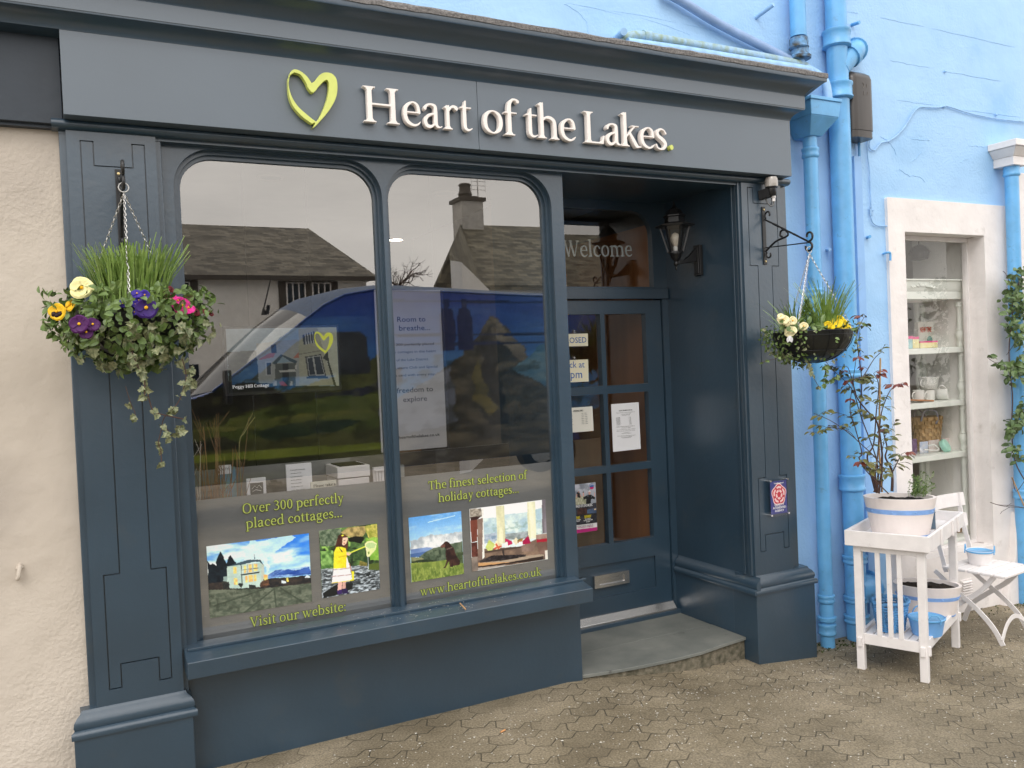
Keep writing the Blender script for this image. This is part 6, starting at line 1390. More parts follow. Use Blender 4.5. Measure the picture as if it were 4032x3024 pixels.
# --- event poster
cs0 = [(142, 285), (620, 228), (664, 1350), (200, 1422)]; cs = ext_left(cs0, .32); p = Pic(140, 260, cs)
p.grad((205, 206, 216), (150, 156, 166), 0, .42); p.clouds((120, 126, 138), 4, 91, .5, .7, 1.4, .8); p.fill([(-20, 600), (400, 560), (400, 740), (0, 800)], (196, 196, 172), (150, 152, 124), 18, 92)
p.fill([(180, 480), (220, 450), (245, 470), (285, 560), (262, 600), (205, 590)], (38, 34, 36)); p.fill([(215, 445), (240, 440), (248, 475), (220, 480)], (170, 130, 116)); p.line((185, 520), (180, 600), .016, (206, 160, 140)); p.line((265, 530), (285, 580), .016, (206, 160, 140)); p.line((200, 610), (190, 740), .014, (190, 180, 160)); p.line((240, 610), (270, 740), .014, (190, 180, 160))
p.fill([(320, 470), (335, 430), (350, 470), (345, 560), (325, 560)], (60, 64, 62)); p.fill([(410, 545), (470, 520), (520, 525), (560, 555), (612, 590), (600, 640), (545, 620), (512, 640), (515, 728), (400, 742), (408, 620), (345, 645), (330, 590)], (26, 28, 32)); p.fill([(452, 450), (475, 425), (505, 430), (512, 480), (490, 530), (465, 525)], (206, 160, 146)); p.fill([(450, 455), (475, 415), (508, 425), (510, 458)], (216, 218, 220)); p.fill([(325, 570), (322, 480), (352, 480), (356, 560)], (214, 168, 150)); p.fill([(588, 560), (590, 475), (612, 480), (615, 570)], (214, 168, 150)); p.fill([(430, 560), (450, 530), (455, 580)], (120, 124, 130)); p.fill([(530, 540), (545, 560), (520, 600)], (120, 124, 130))
p.fill([(482, 285), (530, 262), (580, 280), (582, 360), (532, 400), (490, 385)], (44, 98, 168)); p.fill([(488, 350), (582, 340), (578, 378), (534, 402), (492, 390)], (196, 40, 110))
p.fill([(-20, 790), (645, 715), (660, 1180), (0, 1260)], (40, 42, 50), (62, 62, 72), 14, 93); p.fill([(430, 880), (640, 830), (645, 950), (430, 970)], (84, 106, 138), (58, 72, 98), 10, 94); p.fill([(195, 890), (260, 840), (400, 830), (425, 880), (425, 980), (200, 1000)], (54, 34, 34), (84, 56, 52), 24, 95); p.clouds((20, 18, 20), 40, 96, .5, .6, 1.2, .8, [(0, 1010), (655, 950), (660, 1180), (0, 1240)]); p.fill([(590, 855), (635, 848), (636, 880), (592, 888)], (226, 196, 150))
p.fill([(0, 1262), (664, 1175), (664, 1278), (0, 1360)], (226, 222, 222)); p.fill([(0, 1360), (664, 1278), (668, 1352), (0, 1450)], (186, 40, 122))
w = [P('g5', a, b, y=YD) for a, b in cs]; pt = thing('event_poster', 'festival poster with a swimmer, music stage and magenta footer in the lower left door pane', 'poster', w[3])
p.build('poster_print', w, M['print'], pt, .001)
tl(pt, 'g5', 'EVENINGS OF LIVE MUSIC', 60, 838, 555, 782, M['ink_white'], h=.016, off=.012)
ye = mat('poster_yellow', (.75, .62, .03), rough=.4, var=0)
tl(pt, 'g5', 'SATURDAY', 360, 1040, 525, 1018, ye, h=.009, off=.03); tl(pt, 'g5', '26TH MAY', 365, 1072, 520, 1050, ye, h=.009, off=.03); tl(pt, 'g5', 'FRIDAY', 120, 1070, 262, 1052, ye, h=.009, off=.03); tl(pt, 'g5', '25TH MAY', 110, 1102, 268, 1082, ye, h=.009, off=.03)
tl(pt, 'g5', 'BIG COUNTRY', 385, 1102, 510, 1086, M['ink_white'], h=.006, off=.02); tl(pt, 'g5', 'DOORS OPEN 6PM', 345, 1138, 552, 1110, M['ink_white'], h=.006, off=.02); tl(pt, 'g5', 'AND GUESTS', 405, 1166, 492, 1155, M['ink_white'], h=.006, off=.02); tl(pt, 'g5', 'DOORS OPEN', 130, 1130, 275, 1110, M['ink_white'], h=.006, off=.02); tl(pt, 'g5', 'AND GUESTS', 130, 1162, 262, 1146, M['ink_white'], h=.006, off=.02)
tl(pt, 'g5', 'BUY YOUR TICKETS ONLINE AT', 130, 1290, 568, 1234, M['ink_grey'], h=.009); mg = mat('poster_magenta', (.5, .02, .2), rough=.4, var=0)
tl(pt, 'g5', 'THE EVENT WEBSITE', 205, 1312, 568, 1265, mg, h=.007); tl(pt, 'g5', 'TRIATHLON', 490, 305, 576, 290, M['ink_white'], h=.005, off=.02)
# ================================================================ POTTING TABLE
fl, fr_, br_ = PG('p', 290, 1462), PG('p', 797, 1556), PG('p', 1017, 1302)
ex = Vector((br_[0]-fr_[0], br_[1]-fr_[1], 0)).normalized(); ey = Vector((-ex.y, ex.x, 0))    # ex: long side, ey: towards the wall
O = Vector((float(fr_[0]), float(fr_[1]), 0)); LX = (Vector((br_[0], br_[1], 0))-O).dot(ex); LY = (Vector((fl[0], fl[1], 0))-O).dot(ey)
print('table', O, LX, LY, ex)
GZ = lambda p: ground_z(p.x)
def tp(u, v, z): q_ = O+ex*u+ey*v; return Vector((q_.x, q_.y, z))
zF = ground_z(O.x)
ztop = float(P('p', 783, 535, y=O.y)[2]); zrim = ztop; ztray = float(P('p', 783, 645, y=O.y)[2])
zsh = float(P('p', 800, 1280, y=O.y)[2])
print('tray top', ztop, 'tray bottom', ztray, 'shelf', zsh)
tbl = thing('potting_table', 'white painted wooden potting table with a rimmed tray and slatted end', 'table', tp(LX/2, LY/2, ground_z(O.x+.3)))
WP = M['white']
def ob(mb, u0, u1, v0, v1, z0, z1): mb.hexa([tp(u0, v0, z0), tp(u1, v0, z0), tp(u1, v1, z0), tp(u0, v1, z0)], [tp(u0, v0, z1), tp(u1, v0, z1), tp(u1, v1, z1), tp(u0, v1, z1)])
lw = .042
for (u, v) in ((0, 0), (0, LY-lw), (LX-lw, 0), (LX-lw, LY-lw)):
    mb = MB(); ob(mb, u, u+lw, v, v+lw, GZ(tp(u, v, 0))-.004, ztray+.02); mb.build('leg', WP, tbl, bevel=.003)
a_ = .035
mb = MB(); ob(mb, -a_, -a_+.018, -a_, LY+a_, ztray, zrim); ob(mb, LX+a_-.018, LX+a_, -a_, LY+a_, ztray, zrim); ob(mb, -a_+.018, LX+a_-.018, -a_, -a_+.018, ztray, zrim-.001); ob(mb, -a_+.018, LX+a_-.018, LY+a_-.018, LY+a_, ztray, zrim-.001)
mb.build('tray_rim', WP, tbl, bevel=.003)
mb = MB()
for k in range(6): ob(mb, -a_+.018, LX+a_-.018, -a_+.018+k*(LY+.034)/6+.001, -a_+.018+(k+1)*(LY+.034)/6-.002, ztray+.012, ztray+.028)
mb.build('tray_boards', WP, tbl, bevel=.002)
mb = MB(); ob(mb, .006, .026, lw, LY-lw, zsh-.06, zsh); ob(mb, LX-.026, LX-.006, lw, LY-lw, zsh-.06, zsh); ob(mb, lw, LX-lw, .006, .024, zsh-.06, zsh); ob(mb, lw, LX-lw, LY-.024, LY-.006, zsh-.06, zsh); mb.build('shelf_rail', WP, tbl, bevel=.003)
for (u, v) in ((-.012, .010), (-.012, LY-.034), (.02, -.012), (LX-.03, -.012)):
    mb = MB(); ob(mb, u, u+.02, v, v+.024, zsh-.075, zsh-.022); mb.build('tenon', WP, tbl, bevel=.003)
mb = MB()
for k in range(7): ob(mb, .028, LX-.028, .026+k*(LY-.052)/7, .026+(k+1)*(LY-.052)/7-.006, zsh-.030, zsh-.014)
mb.build('shelf_slats', WP, tbl, bevel=.002)
for a, b in ((450, 620), (520, 640), (588, 655)):
    w = P('p', a, 900, x=0) if False else None
    v = (LY)*(.34 if a == 450 else .50 if a == 520 else .645)
    v = LY-v
    mb = MB(); ob(mb, .004, .018, v-.013, v+.013, zsh-.002, ztray+.005); mb.build('slat', WP, tbl, bevel=.002)
mb = MB(); ob(mb, .002, .022, lw, LY-lw, ztray-.035, ztray+.002); ob(mb, lw, LX-lw, .002, .022, ztray-.03, ztray); ob(mb, lw, LX-lw, LY-.022, LY-.002, ztray-.03, ztray); mb.build('apron', WP, tbl, bevel=.002)
for u in (.27*LX, .62*LX, .80*LX):
    mb = MB(); ob(mb, u, u+.016, -a_-.012, -a_, ztray-.004, zrim+.002); mb.build('batten', WP, tbl, bevel=.002)
# ================================================================ BARREL PLANTERS
band = mat('blue_band_paint', (.22, .40, .76), rough=.4, var=.1, scale=30)
def planter(c, z0, h, rx, ry, rot, lab, bands, name='oval_planter', fill=.88):
    t = thing(name, lab, 'planter', (c.x, c.y, z0)); k = .78
    prof = lambda f: k+(1-k)*f
    mb = MB(); n = 26; N = 104
    for f in (0, 1.0):
        for i in range(N):
            a = 2*math.pi*i/N; g = .992 if i % 4 == 0 else 1.0; x, y = rx*prof(f)*g*math.cos(a), ry*prof(f)*g*math.sin(a); mb.v.append((c.x+x*math.cos(rot)-y*math.sin(rot), c.y+x*math.sin(rot)+y*math.cos(rot), z0+h*f))
    th = .018
    for f in (1.0, .5):
        for i in range(N):
            a = 2*math.pi*i/N; x, y = (rx*prof(f)-th)*math.cos(a), (ry*prof(f)-th)*math.sin(a); mb.v.append((c.x+x*math.cos(rot)-y*math.sin(rot), c.y+x*math.sin(rot)+y*math.cos(rot), z0+h*f))
    for g in range(3): mb.f += [(g*N+i, g*N+(i+1) % N, (g+1)*N+(i+1) % N, (g+1)*N+i) for i in range(N)]
    mb.f.append(tuple(range(N))[::-1]); mb.build('staves', mat('pinkish_white_staves', (.80, .73, .70), rough=.5, var=.05, scale=9, bump=.15, bscale=50), t, smooth=True)
    for f0, f1 in bands:
        mb = MB()
        for r_, f in ((1.000, f0), (1.012, f0), (1.012, f1), (1.000, f1)):
            for i in range(N):
                a = 2*math.pi*i/N; x, y = rx*prof(f)*r_*math.cos(a), ry*prof(f)*r_*math.sin(a); mb.v.append((c.x+x*math.cos(rot)-y*math.sin(rot), c.y+x*math.sin(rot)+y*math.cos(rot), z0+h*f))
        for g in range(3): mb.f += [(g*N+i, g*N+(i+1) % N, (g+1)*N+(i+1) % N, (g+1)*N+i) for i in range(N)]
        bo = mb.build('band', band, t, smooth=True)
        if f0 > .2:
            mb = MB()
            for i in range(9):
                a = 2*math.pi*i/9+.3; f = (f0+f1)/2; x, y = rx*prof(f)*1.012*math.cos(a), ry*prof(f)*1.012*math.sin(a); mb.sphere((c.x+x*math.cos(rot)-y*math.sin(rot), c.y+x*math.sin(rot)+y*math.cos(rot), z0+h*f), .0055, 8, 5)
            mb.build('rivet', band, bo, smooth=True, kind='stuff')
    mb = MB(); rs = random.Random(int(c.x*100)); rings = [0, .3, .55, .75, .9, 1]
    for q_ in rings:
        for i in range(40):
            a = 2*math.pi*i/40; f = fill; x, y = (rx*prof(f)-th)*q_*math.cos(a), (ry*prof(f)-th)*q_*math.sin(a); mb.v.append((c.x+x*math.cos(rot)-y*math.sin(rot), c.y+x*math.sin(rot)+y*math.cos(rot), z0+h*f+rs.uniform(-.006, .010)*(q_ < 1)))
    for g in range(5): mb.f += [(g*40+i, g*40+(i+1) % 40, (g+1)*40+(i+1) % 40, (g+1)*40+i) for i in range(40)]
    mb.build('soil', M['soil'], t, smooth=True, fixn=False); return t
# positions from the picture, on the tray / shelf heights
zt_in = ztray+.030
def on_plane_z(a, b, z): return P('p', a, b, z=z)
zr = zt_in+.30
pl, pr = P('p', 333, 250, z=zr), P('p', 843, 268, z=zr)
print('planter rim pts', pl, pr, 'base', P('p', 395, 495, z=zt_in), P('p', 790, 520, z=zt_in))
d_ = Vector(pr)-Vector(pl); rx = d_.length/2
bl, brp = P('p', 395, 500, z=zt_in), P('p', 790, 525, z=zt_in)
cb = (Vector(bl)+Vector(brp))/2
# centre on the tray, long axis across the view
tc = tp(LX*.30, LY*.52, 0)
hP = float(P('p', 590, 255, y=tc.y)[2])-zt_in
wpx = (P('p', 842, 265, y=tc.y)[0]-P('p', 334, 250, y=tc.y)[0])
print('planter h', hP, 'cx', float((P('p', 842, 265, y=tc.y)[0]+P('p', 334, 250, y=tc.y)[0])/2), 'tc', tc, wpx)
view = Vector((tc.x-float(CAMP[0]), tc.y-float(CAMP[1]), 0)).normalized(); side = Vector((view.y, -view.x, 0))
cosx = abs(side.x)
def span(a0, b0, a1, b1, cy):
    """centre and half width, measured square to the view, of something whose axis stands at depth of point with y=cy"""
    p0, p1 = Vector(P('p', a0, b0, y=cy)), Vector(P('p', a1, b1, y=cy)); m = (p0+p1)/2; vv = Vector((m.x-float(CAMP[0]), m.y-float(CAMP[1]), 0)).normalized(); s = Vector((vv.y, -vv.x, 0))
    return m, abs((p1-p0).dot(s))/2, math.atan2(s.y, s.x)
m_, hw_, rot_ = span(334, 250, 842, 265, tc.y)
pc_ = Vector((m_.x, tc.y, 0))
rose_pot = planter(pc_, zt_in, hP-.012, hw_, hw_*.72, rot_, 'oval whitewashed planter with a blue band holding a leggy rose, on the table top', [(.0, .05), (.60, .72)])
RZ = zt_in+(hP-.012)*.88
zs_in = zsh-.013
c2y = tp(LX*.62, LY*.55, 0).y; m2, hw2, rot2 = span(540, 840, 1018, 890, c2y)
h2 = float(P('p', 780, 870, y=c2y)[2])-zs_in; p2c = Vector((m2.x, c2y, 0)); print('planter2', p2c, hw2, h2)
planter(p2c, zs_in, h2, hw2, hw2*.70, rot2, 'second oval whitewashed planter of bare soil on the table shelf', [(.0, .05), (.56, .68)])
# wicker basket on the shelf
wy_ = tp(LX*.22, LY*.66, 0).y; m3, hw3, rot3 = span(392, 985, 668, 985, wy_); h3 = float(P('p', 540, 985, y=wy_)[2])-zs_in; print('wicker', m3, hw3, h3)
wk = thing('wicker_basket', 'blue painted wicker basket of soil behind the table slats', 'basket', (m3.x, wy_, zs_in))
mb = MB(); N = 36; rows = int(h3/.014)
for j in range(rows):
    z = zs_in+.008+j*h3/rows; f = j/rows; r_ = hw3*(.72+.28*f)
    mb.tube([(m3.x+(r_+.0035*math.cos(18*2*math.pi*i/72+math.pi*j))*math.cos(2*math.pi*i/72), wy_+.85*(r_+.0035*math.cos(18*2*math.pi*i/72+math.pi*j))*math.sin(2*math.pi*i/72), z) for i in range(72)], .0062, 5, closed=True)
mb.build('woven_side', M['wicker'], wk, smooth=True)
mb = MB()
for i in range(18):
    a = 2*math.pi*i/18; mb.tube([(m3.x+hw3*.72*math.cos(a), wy_+.85*hw3*.72*math.sin(a), zs_in), (m3.x+hw3*math.cos(a), wy_+.85*hw3*math.sin(a), zs_in+h3)], .005, 6)
mb.tube([(m3.x+hw3*1.01*math.cos(2*math.pi*i/40), wy_+.85*hw3*1.01*math.sin(2*math.pi*i/40), zs_in+h3+.004*math.sin(i*2.2)) for i in range(40)], .010, 7, closed=True); mb.build('rim_and_stakes', M['wicker'], wk, smooth=True)
for s_ in (-1, 1):
    mb = MB(); mb.tube(resamp([(m3.x+hw3*.9*math.cos(t)*1, wy_+.85*hw3*.9*math.sin(t), zs_in+h3+(.045 if k == 1 else .0)) for k, t in enumerate((1.57*s_-.35, 1.57*s_, 1.57*s_+.35))], 5), .008, 7); mb.build('handle', M['wicker'], wk, smooth=True)
mb = MB(); mb.lathe([(.001, zs_in+h3*.82), (hw3*.93, zs_in+h3*.80)], (m3.x, wy_, 0), 24, sy=.85); mb.build('soil', M['soil'], wk)
# small enamel buckets
def bucket(c, z0, h, r0, r1, m, rimm, lab, soil=True, ears=True, cat='bucket', name='small_bucket', era=.0):
    t = thing(name, lab, cat, (c.x, c.y, z0)); mb = MB(); mb.lathe([(r0*.6, 0), (r0, .001), (r1*.97, h*.93), (r1, h), (r1-.004, h+.003), (r1-.008, h-.002), (r1*.93, h*.85), (r0*.95, .006), (0.001, .006)], (c.x, c.y, z0), 36); mb.build('body', m, t, smooth=True)
    mb = MB(); mb.lathe([(r1*.985, h*.90), (r1*1.02, h*.93), (r1*1.025, h*1.0), (r1*.99, h*1.03), (r1*.96, h*1.0)], (c.x, c.y, z0), 36); mb.build('rolled_rim', rimm, t, smooth=True)
    for s_ in (0, math.pi):
        a = era+s_; dx, dy = math.cos(a), math.sin(a); mb = MB(); px, py = -dy, dx
        mb.tube(resamp([(c.x+dx*r1*1.01+px*.034*q_, c.y+dy*r1*1.01+py*.034*q_, z0+h*z_) for q_, z_ in ((-1, .82), (-1.05, 1.05), (-.6, 1.30), (0, 1.38), (.6, 1.30), (1.05, 1.05), (1, .82))], 4), .0035, 7); mb.build('ring_handle', rimm, t, smooth=True)
    if soil: mb = MB(); mb.lathe([(.001, h*.86), (r1*.55, h*.89), (r1*.95, h*.84)], (c.x, c.y, z0), 24); mb.build('soil', M['soil'], t)
    return t
by_ = tp(LX*.20, LY*.12, 0).y+.03; m4, hw4, _ = span(650, 1100, 912, 1100, by_); h4 = float(P('p', 780, 1100, y=by_)[2])-zs_in; print('bucket', m4, hw4, h4)
bucket(Vector((m4.x, by_, 0)), zs_in, h4, hw4*.80, hw4, M['bluebucket'], M['pipe'], 'small blue metal bucket of soil at the front of the table shelf', era=R(60))
# tray of gravel and slate pieces at the far end of the table top
gc = tp(LX*.76, LY*.50, 0); gt = thing('gravel_dish', 'dark dish of pale gravel leaning behind the big planter on the table', 'dish', (gc.x, gc.y, zt_in))
mb = MB(); mb.lathe([(.05, 0), (.09, .004), (.105, .07), (.112, .075), (.10, .07), (.08, .02), (.001, .02)], (gc.x, gc.y, zt_in), 24); mb.build('dish', M['black'], gt, smooth=True)
mb = MB(); r = random.Random(8)
for k in range(160):
    a = r.uniform(0, 6.28); q_ = .095*math.sqrt(r.random()); mb.sphere((gc.x+q_*math.cos(a), gc.y+q_*math.sin(a), zt_in+.068+.012*r.random()+.02*(1-q_/.1)), r.uniform(.006, .011), 6, 4, sz=.7)
mb.build('gravel', mat('pale_gravel', (.42, .40, .36), rough=.8, col2=(.62, .60, .56), scale=30), gt, kind='stuff')
sl_ = tp(LX*.60, LY*.30, 0); mb = MB(); d2 = side*.075
for s_ in (0,):
    b0_, b1_ = Vector((sl_.x, sl_.y, zt_in))-d2*.6, Vector((sl_.x, sl_.y, zt_in))+d2*.4
    mb.bar(Vector((sl_.x, sl_.y, zt_in+.002)), Vector((sl_.x, sl_.y, zt_in+.14))+view*.05, .13, .012, up=view)
mb.build('plant_label', mat('dark_slate_board', (.05, .09, .13), rough=.5, var=.2), None, bevel=.002, label='dark slate name board propped against the gravel dish on the table', cat='board')
# ================================================================ ROSE AND WEED in the top planter
def branch_plant(par_name, lab, cat, c, z0, stems, seed, leaf_n, m_stem, lm, redm, Ls=(.028, .05)):
    t = thing(par_name, lab, cat, (c.x, c.y, z0)); r = random.Random(seed); sm = MB(); lv = MB(); rd = MB()
    for pts, r0 in stems:
        Q = resamp(pts, 6); n_ = len(Q); sm.tube(Q, [r0*(1-.7*k/n_) for k in range(n_)], 6)
        for k in range(max(3, int(n_*.36)), n_):
            if r.random() < leaf_n:
                p = Q[k]; d = rdir(r); d.z = abs(d.z)*.2-.05; d = (d-view*.2).normalized(); L_ = r.uniform(.03, .075); e_ = p+d*L_+Vector((0, 0, .012)); sm.tube([p, (p+e_)/2+Vector((0, 0, .006)), e_], .0010, 4)
                tgt = rd if (k > n_*.80 and r.random() < .5) else lv
                for f in (.55, 1.0):
                    for s_ in ((-1, 1) if f < 1 else (0,)):
                        pp_ = p.lerp(e_, f); dd = (d+Vector((-d.y, d.x, 0))*s_*.9+Vector((0, 0, -.25))).normalized(); l_ = r.uniform(*Ls); leaf(tgt, pp_, dd, Vector((0, 0, 1))+rdir(r)*.5-view*.35, l_, l_*.55, .35)
    sm.build('stems', m_stem, t, smooth=True); lv.build('foliage', lm, t, fixn=False, kind='stuff')
    if rd.v: rd.build('young_red_leaves', redm, t, fixn=False, kind='stuff')
    return t
ry = pc_.y
RP = lambda l_, d=0: [Vector(P(z_, a, b, y=ry+d)) for z_, a, b in l_]
stems = [
 (RP([('p', 440, 245), ('p', 415, 130), ('p', 375, 0), ('o', 60, 1280), ('o', 75, 1100), ('o', 90, 930), ('o', 60, 860)]), .0060),
 (RP([('p', 450, 245), ('p', 430, 120), ('o', 85, 1340), ('o', 95, 1200), ('o', 110, 1080), ('o', 160, 960), ('o', 215, 930)], -.06), .0055),
 (RP([('p', 455, 250), ('p', 470, 120), ('o', 110, 1330), ('o', 80, 1150), ('o', 20, 1080), ('o', -40, 1000), ('o', -60, 900), ('n', 1000, 1640), ('n', 1090, 1500), ('n', 1150, 1445)], -.03), .0060),
 (RP([('p', 545, 235), ('p', 548, 150), ('p', 540, 80), ('p', 500, 0), ('o', 140, 1300), ('o', 115, 1200)], .03), .0085),
 (RP([('p', 545, 110), ('p', 570, 60), ('p', 600, 0), ('o', 215, 1370), ('o', 228, 1335)], .03), .0040),
 (RP([('p', 430, 240), ('p', 390, 100), ('p', 320, 10), ('o', -10, 1330), ('o', -50, 1180), ('o', -80, 1060), ('n', 960, 1500)], .04), .0050),
 (RP([('p', 520, 250), ('p', 420, 150), ('p', 340, 60), ('o', 20, 1420), ('o', -20, 1380)], -.08), .0040),
 (RP([('p', 445, 245), ('p', 455, 100), ('o', 100, 1400), ('o', 130, 1230), ('o', 180, 1190)], .02), .0038),
 (RP([('o', -20, 1080), ('n', 1000, 1640), ('n', 965, 1350), ('n', 1000, 1230), ('n', 1030, 1185)], .02), .0035),
 (RP([('o', -40, 1000), ('n', 900, 1560), ('n', 850, 1600)], .0), .0028),
 (RP([('p', 470, 240), ('p', 480, 160), ('p', 470, 90)], -.05), .0030),
 (RP([('p', 420, 240), ('D', 1905, 1010), ('D', 1850, 950), ('D', 1800, 912), ('D', 1758, 893)], -.02), .0042),
 (RP([('p', 430, 240), ('D', 1895, 1000), ('D', 1860, 900), ('D', 1840, 840), ('D', 1800, 800), ('D', 1775, 770)], .03), .0040),
 (RP([('D', 1850, 950), ('D', 1830, 930), ('D', 1790, 925), ('D', 1770, 940)], -.02), .0022),
]
rose = branch_plant('rose_bush', 'leggy rose with sparse red-tipped leaves growing out of the table planter', 'rose', pc_, RZ, stems, 5, .40, M['stem'], M['rose_leaf'], M['rose_red'])
mb = MB(); mb.tube(RP([('p', 478, 240), ('o', 92, 1300), ('o', 100, 770)], .01), .005, 6); mb.build('bamboo_cane', mat('bamboo', (.52, .33, .16), rough=.5), rose, smooth=True)
wp_ = Vector(P('p', 715, 265, y=ry-.05)); t = thing('weed_clump', 'small bushy green weed at the right side of the table planter', 'plant', wp_); mb = MB(); sm = MB(); r = random.Random(12)
for k in range(26):
    b_ = wp_+Vector((r.uniform(-.03, .05), r.uniform(-.04, .04), -.005)); e_ = b_+Vector((r.uniform(-.06, .11), r.uniform(-.05, .05), r.uniform(.05, .135))); sm.tube([b_, b_.lerp(e_, .5)+Vector((0, 0, .02)), e_], .0011, 4)
    for j in range(16): 
        p = b_.lerp(e_, r.random())+Vector((0, 0, .012)); l_ = r.uniform(.009, .017); leaf(mb, p, rdir(r), rdir(r)+Vector((0, 0, 1)), l_, l_*.55)
sm.build('stems', M['grass'], t, smooth=True, kind='stuff'); mb.build('foliage', M['leaf2'], t, fixn=False, kind='stuff')
# ================================================================ FOLDING CHAIR
f1, f2_ = PG('p', 1255, 1325), PG('p', 1365, 1235)
g1_ = Vector((float(f1[0]), float(f1[1]), float(f1[2]))); g2_ = Vector((float(f2_[0]), float(f2_[1]), float(f2_[2])))
sd = (g2_-g1_); W_c = .40
# chair faces right of picture: seat front edge over the visible curved front legs
cf = Vector((1, .12, 0)).normalized(); cs_ = Vector((-cf.y, cf.x, 0))
sy_ = g1_.y+.18
seatz = ground_z(5.0)+.44
s_fr = Vector(P('p', 1450, 745, z=seatz)); s_fl = Vector(P('p', 1330, 825, z=seatz)); s_bl = Vector(P('p', 870, 745, z=seatz)); print('seat', s_fr, s_fl, s_bl, g1_, g2_)
near0, near1 = s_bl, s_fl                    # near edge of seat, back -> front
cf = (near1-near0); cf.z = 0; LS = .40; cf.normalize(); cs_ = Vector((-cf.y, cf.x, 0))
A0 = near1-cf*LS; WC = .40
ch = thing('folding_chair', 'white slatted folding garden chair standing behind the potting table', 'chair', A0+cf*LS/2+cs_*WC/2-Vector((0, 0, .44)))
cpt = lambda u, v, z: A0+cf*u+cs_*v+Vector((0, 0, z-seatz))
def cb_(mb, u0, u1, v0, v1, z0, z1): mb.hexa([cpt(u0, v0, z0), cpt(u1, v0, z0), cpt(u1, v1, z0), cpt(u0, v1, z0)], [cpt(u0, v0, z1), cpt(u1, v0, z1), cpt(u1, v1, z1), cpt(u0, v1, z1)])
for k in range(5):
    mb = MB(); u = k*LS/5; cb_(mb, u+.004, u+LS/5-.004, 0, WC, seatz-.016, seatz); mb.build('seat_slat', WP, ch, bevel=.004)
gz = ground_z(A0.x)
for v in (.03, WC-.03):
    mb = MB(); gq = ground_z(cpt(LS*.9, v, 0).x)
    mb_pts = [cpt(-.02, v, seatz-.10), cpt(.10, v, seatz-.12), cpt(.20, v, seatz-.19), cpt(.285, v, seatz-.30), cpt(.33, v, gq+.02)]
    Q = resamp([cpt(-.06, v, seatz-.045), cpt(.06, v, seatz-.14), cpt(.20, v, seatz-.24), cpt(.30, v, seatz-.34), cpt(.355, v, gq+.004)], 5)
    for i in range(len(Q)-1): mb.bar(Q[i], Q[i+1]+(Q[i+1]-Q[i])*.04, .008, .030, up=cf)
    mb.build('front_leg', WP, ch)
    mb = MB(); gq = ground_z(cpt(-.02, v, 0).x)
    Q = resamp([cpt(.31, v+.012, seatz-.02), cpt(.22, v+.012, seatz-.13), cpt(.08, v+.012, seatz-.24), cpt(-.02, v+.012, seatz-.33), cpt(-.07, v+.012, gq+.004)], 5)
    for i in range(len(Q)-1): mb.bar(Q[i], Q[i+1]+(Q[i+1]-Q[i])*.04, .008, .030, up=cf)
    mb.build('rear_leg', WP, ch)
    mb = MB(); Q = resamp([cpt(.02, v-.008, seatz-.04), cpt(-.015, v-.008, seatz+.10), cpt(-.05, v-.008, seatz+.25), cpt(-.075, v-.008, seatz+.42)], 4)
    for i in range(len(Q)-1): mb.bar(Q[i], Q[i+1]+(Q[i+1]-Q[i])*.04, .008, .028, up=cf)
    mb.build('back_upright', WP, ch)
gq = ground_z(cpt(LS*.9, .2, 0).x)
mb = MB(); Q = resamp([cpt(.352, .03, gq+.04), cpt(.347, .10, gq+.12), cpt(.343, WC/2, gq+.155), cpt(.347, WC-.10, gq+.12), cpt(.352, WC-.03, gq+.04)], 5)
for i in range(len(Q)-1): mb.bar(Q[i], Q[i+1]+(Q[i+1]-Q[i])*.04, .026, .007, up=cf)
mb.build('hoop_stretcher', WP, ch)
for z, hh in ((seatz+.20, .085), (seatz+.335, .085)):
    mb = MB(); n_ = 8
    for k in range(n_):
        v0_, v1_ = -.01+(WC+.02)*k/n_, -.01+(WC+.02)*(k+1)/n_; bow = lambda v: -.035*math.sin(math.pi*(v+.01)/(WC+.02)); ub = lambda zz: -.035-(zz-seatz-.1)*.12
        mb.hexa([cpt(ub(z)+bow(v0_), v0_, z), cpt(ub(z)+bow(v0_)+.012, v0_, z), cpt(ub(z)+bow(v1_)+.012, v1_, z), cpt(ub(z)+bow(v1_), v1_, z)], [cpt(ub(z+hh)+bow(v0_), v0_, z+hh), cpt(ub(z+hh)+bow(v0_)+.012, v0_, z+hh), cpt(ub(z+hh)+bow(v1_)+.012, v1_, z+hh), cpt(ub(z+hh)+bow(v1_), v1_, z+hh)])
    mb.build('back_slat', WP, ch)
wb = Vector(P('p', 1150, 755, z=seatz)); m5 = Vector(P('p', 1147, 755, z=seatz+.0)); cy5 = wb.y+.05; m5_, hw5, _ = span(1048, 640, 1246, 640, cy5); h5 = float(P('p', 1150, 640, y=cy5)[2])-seatz; print('white bucket', m5_, hw5, h5, cpt(0,0,seatz), cpt(LS,WC,seatz))
bucket(Vector((m5_.x, cy5, 0)), seatz, h5, hw5*.78, hw5, M['white'], M['pipe'], 'small white bucket with a blue rim standing on the folding chair', soil=False, era=R(-60))
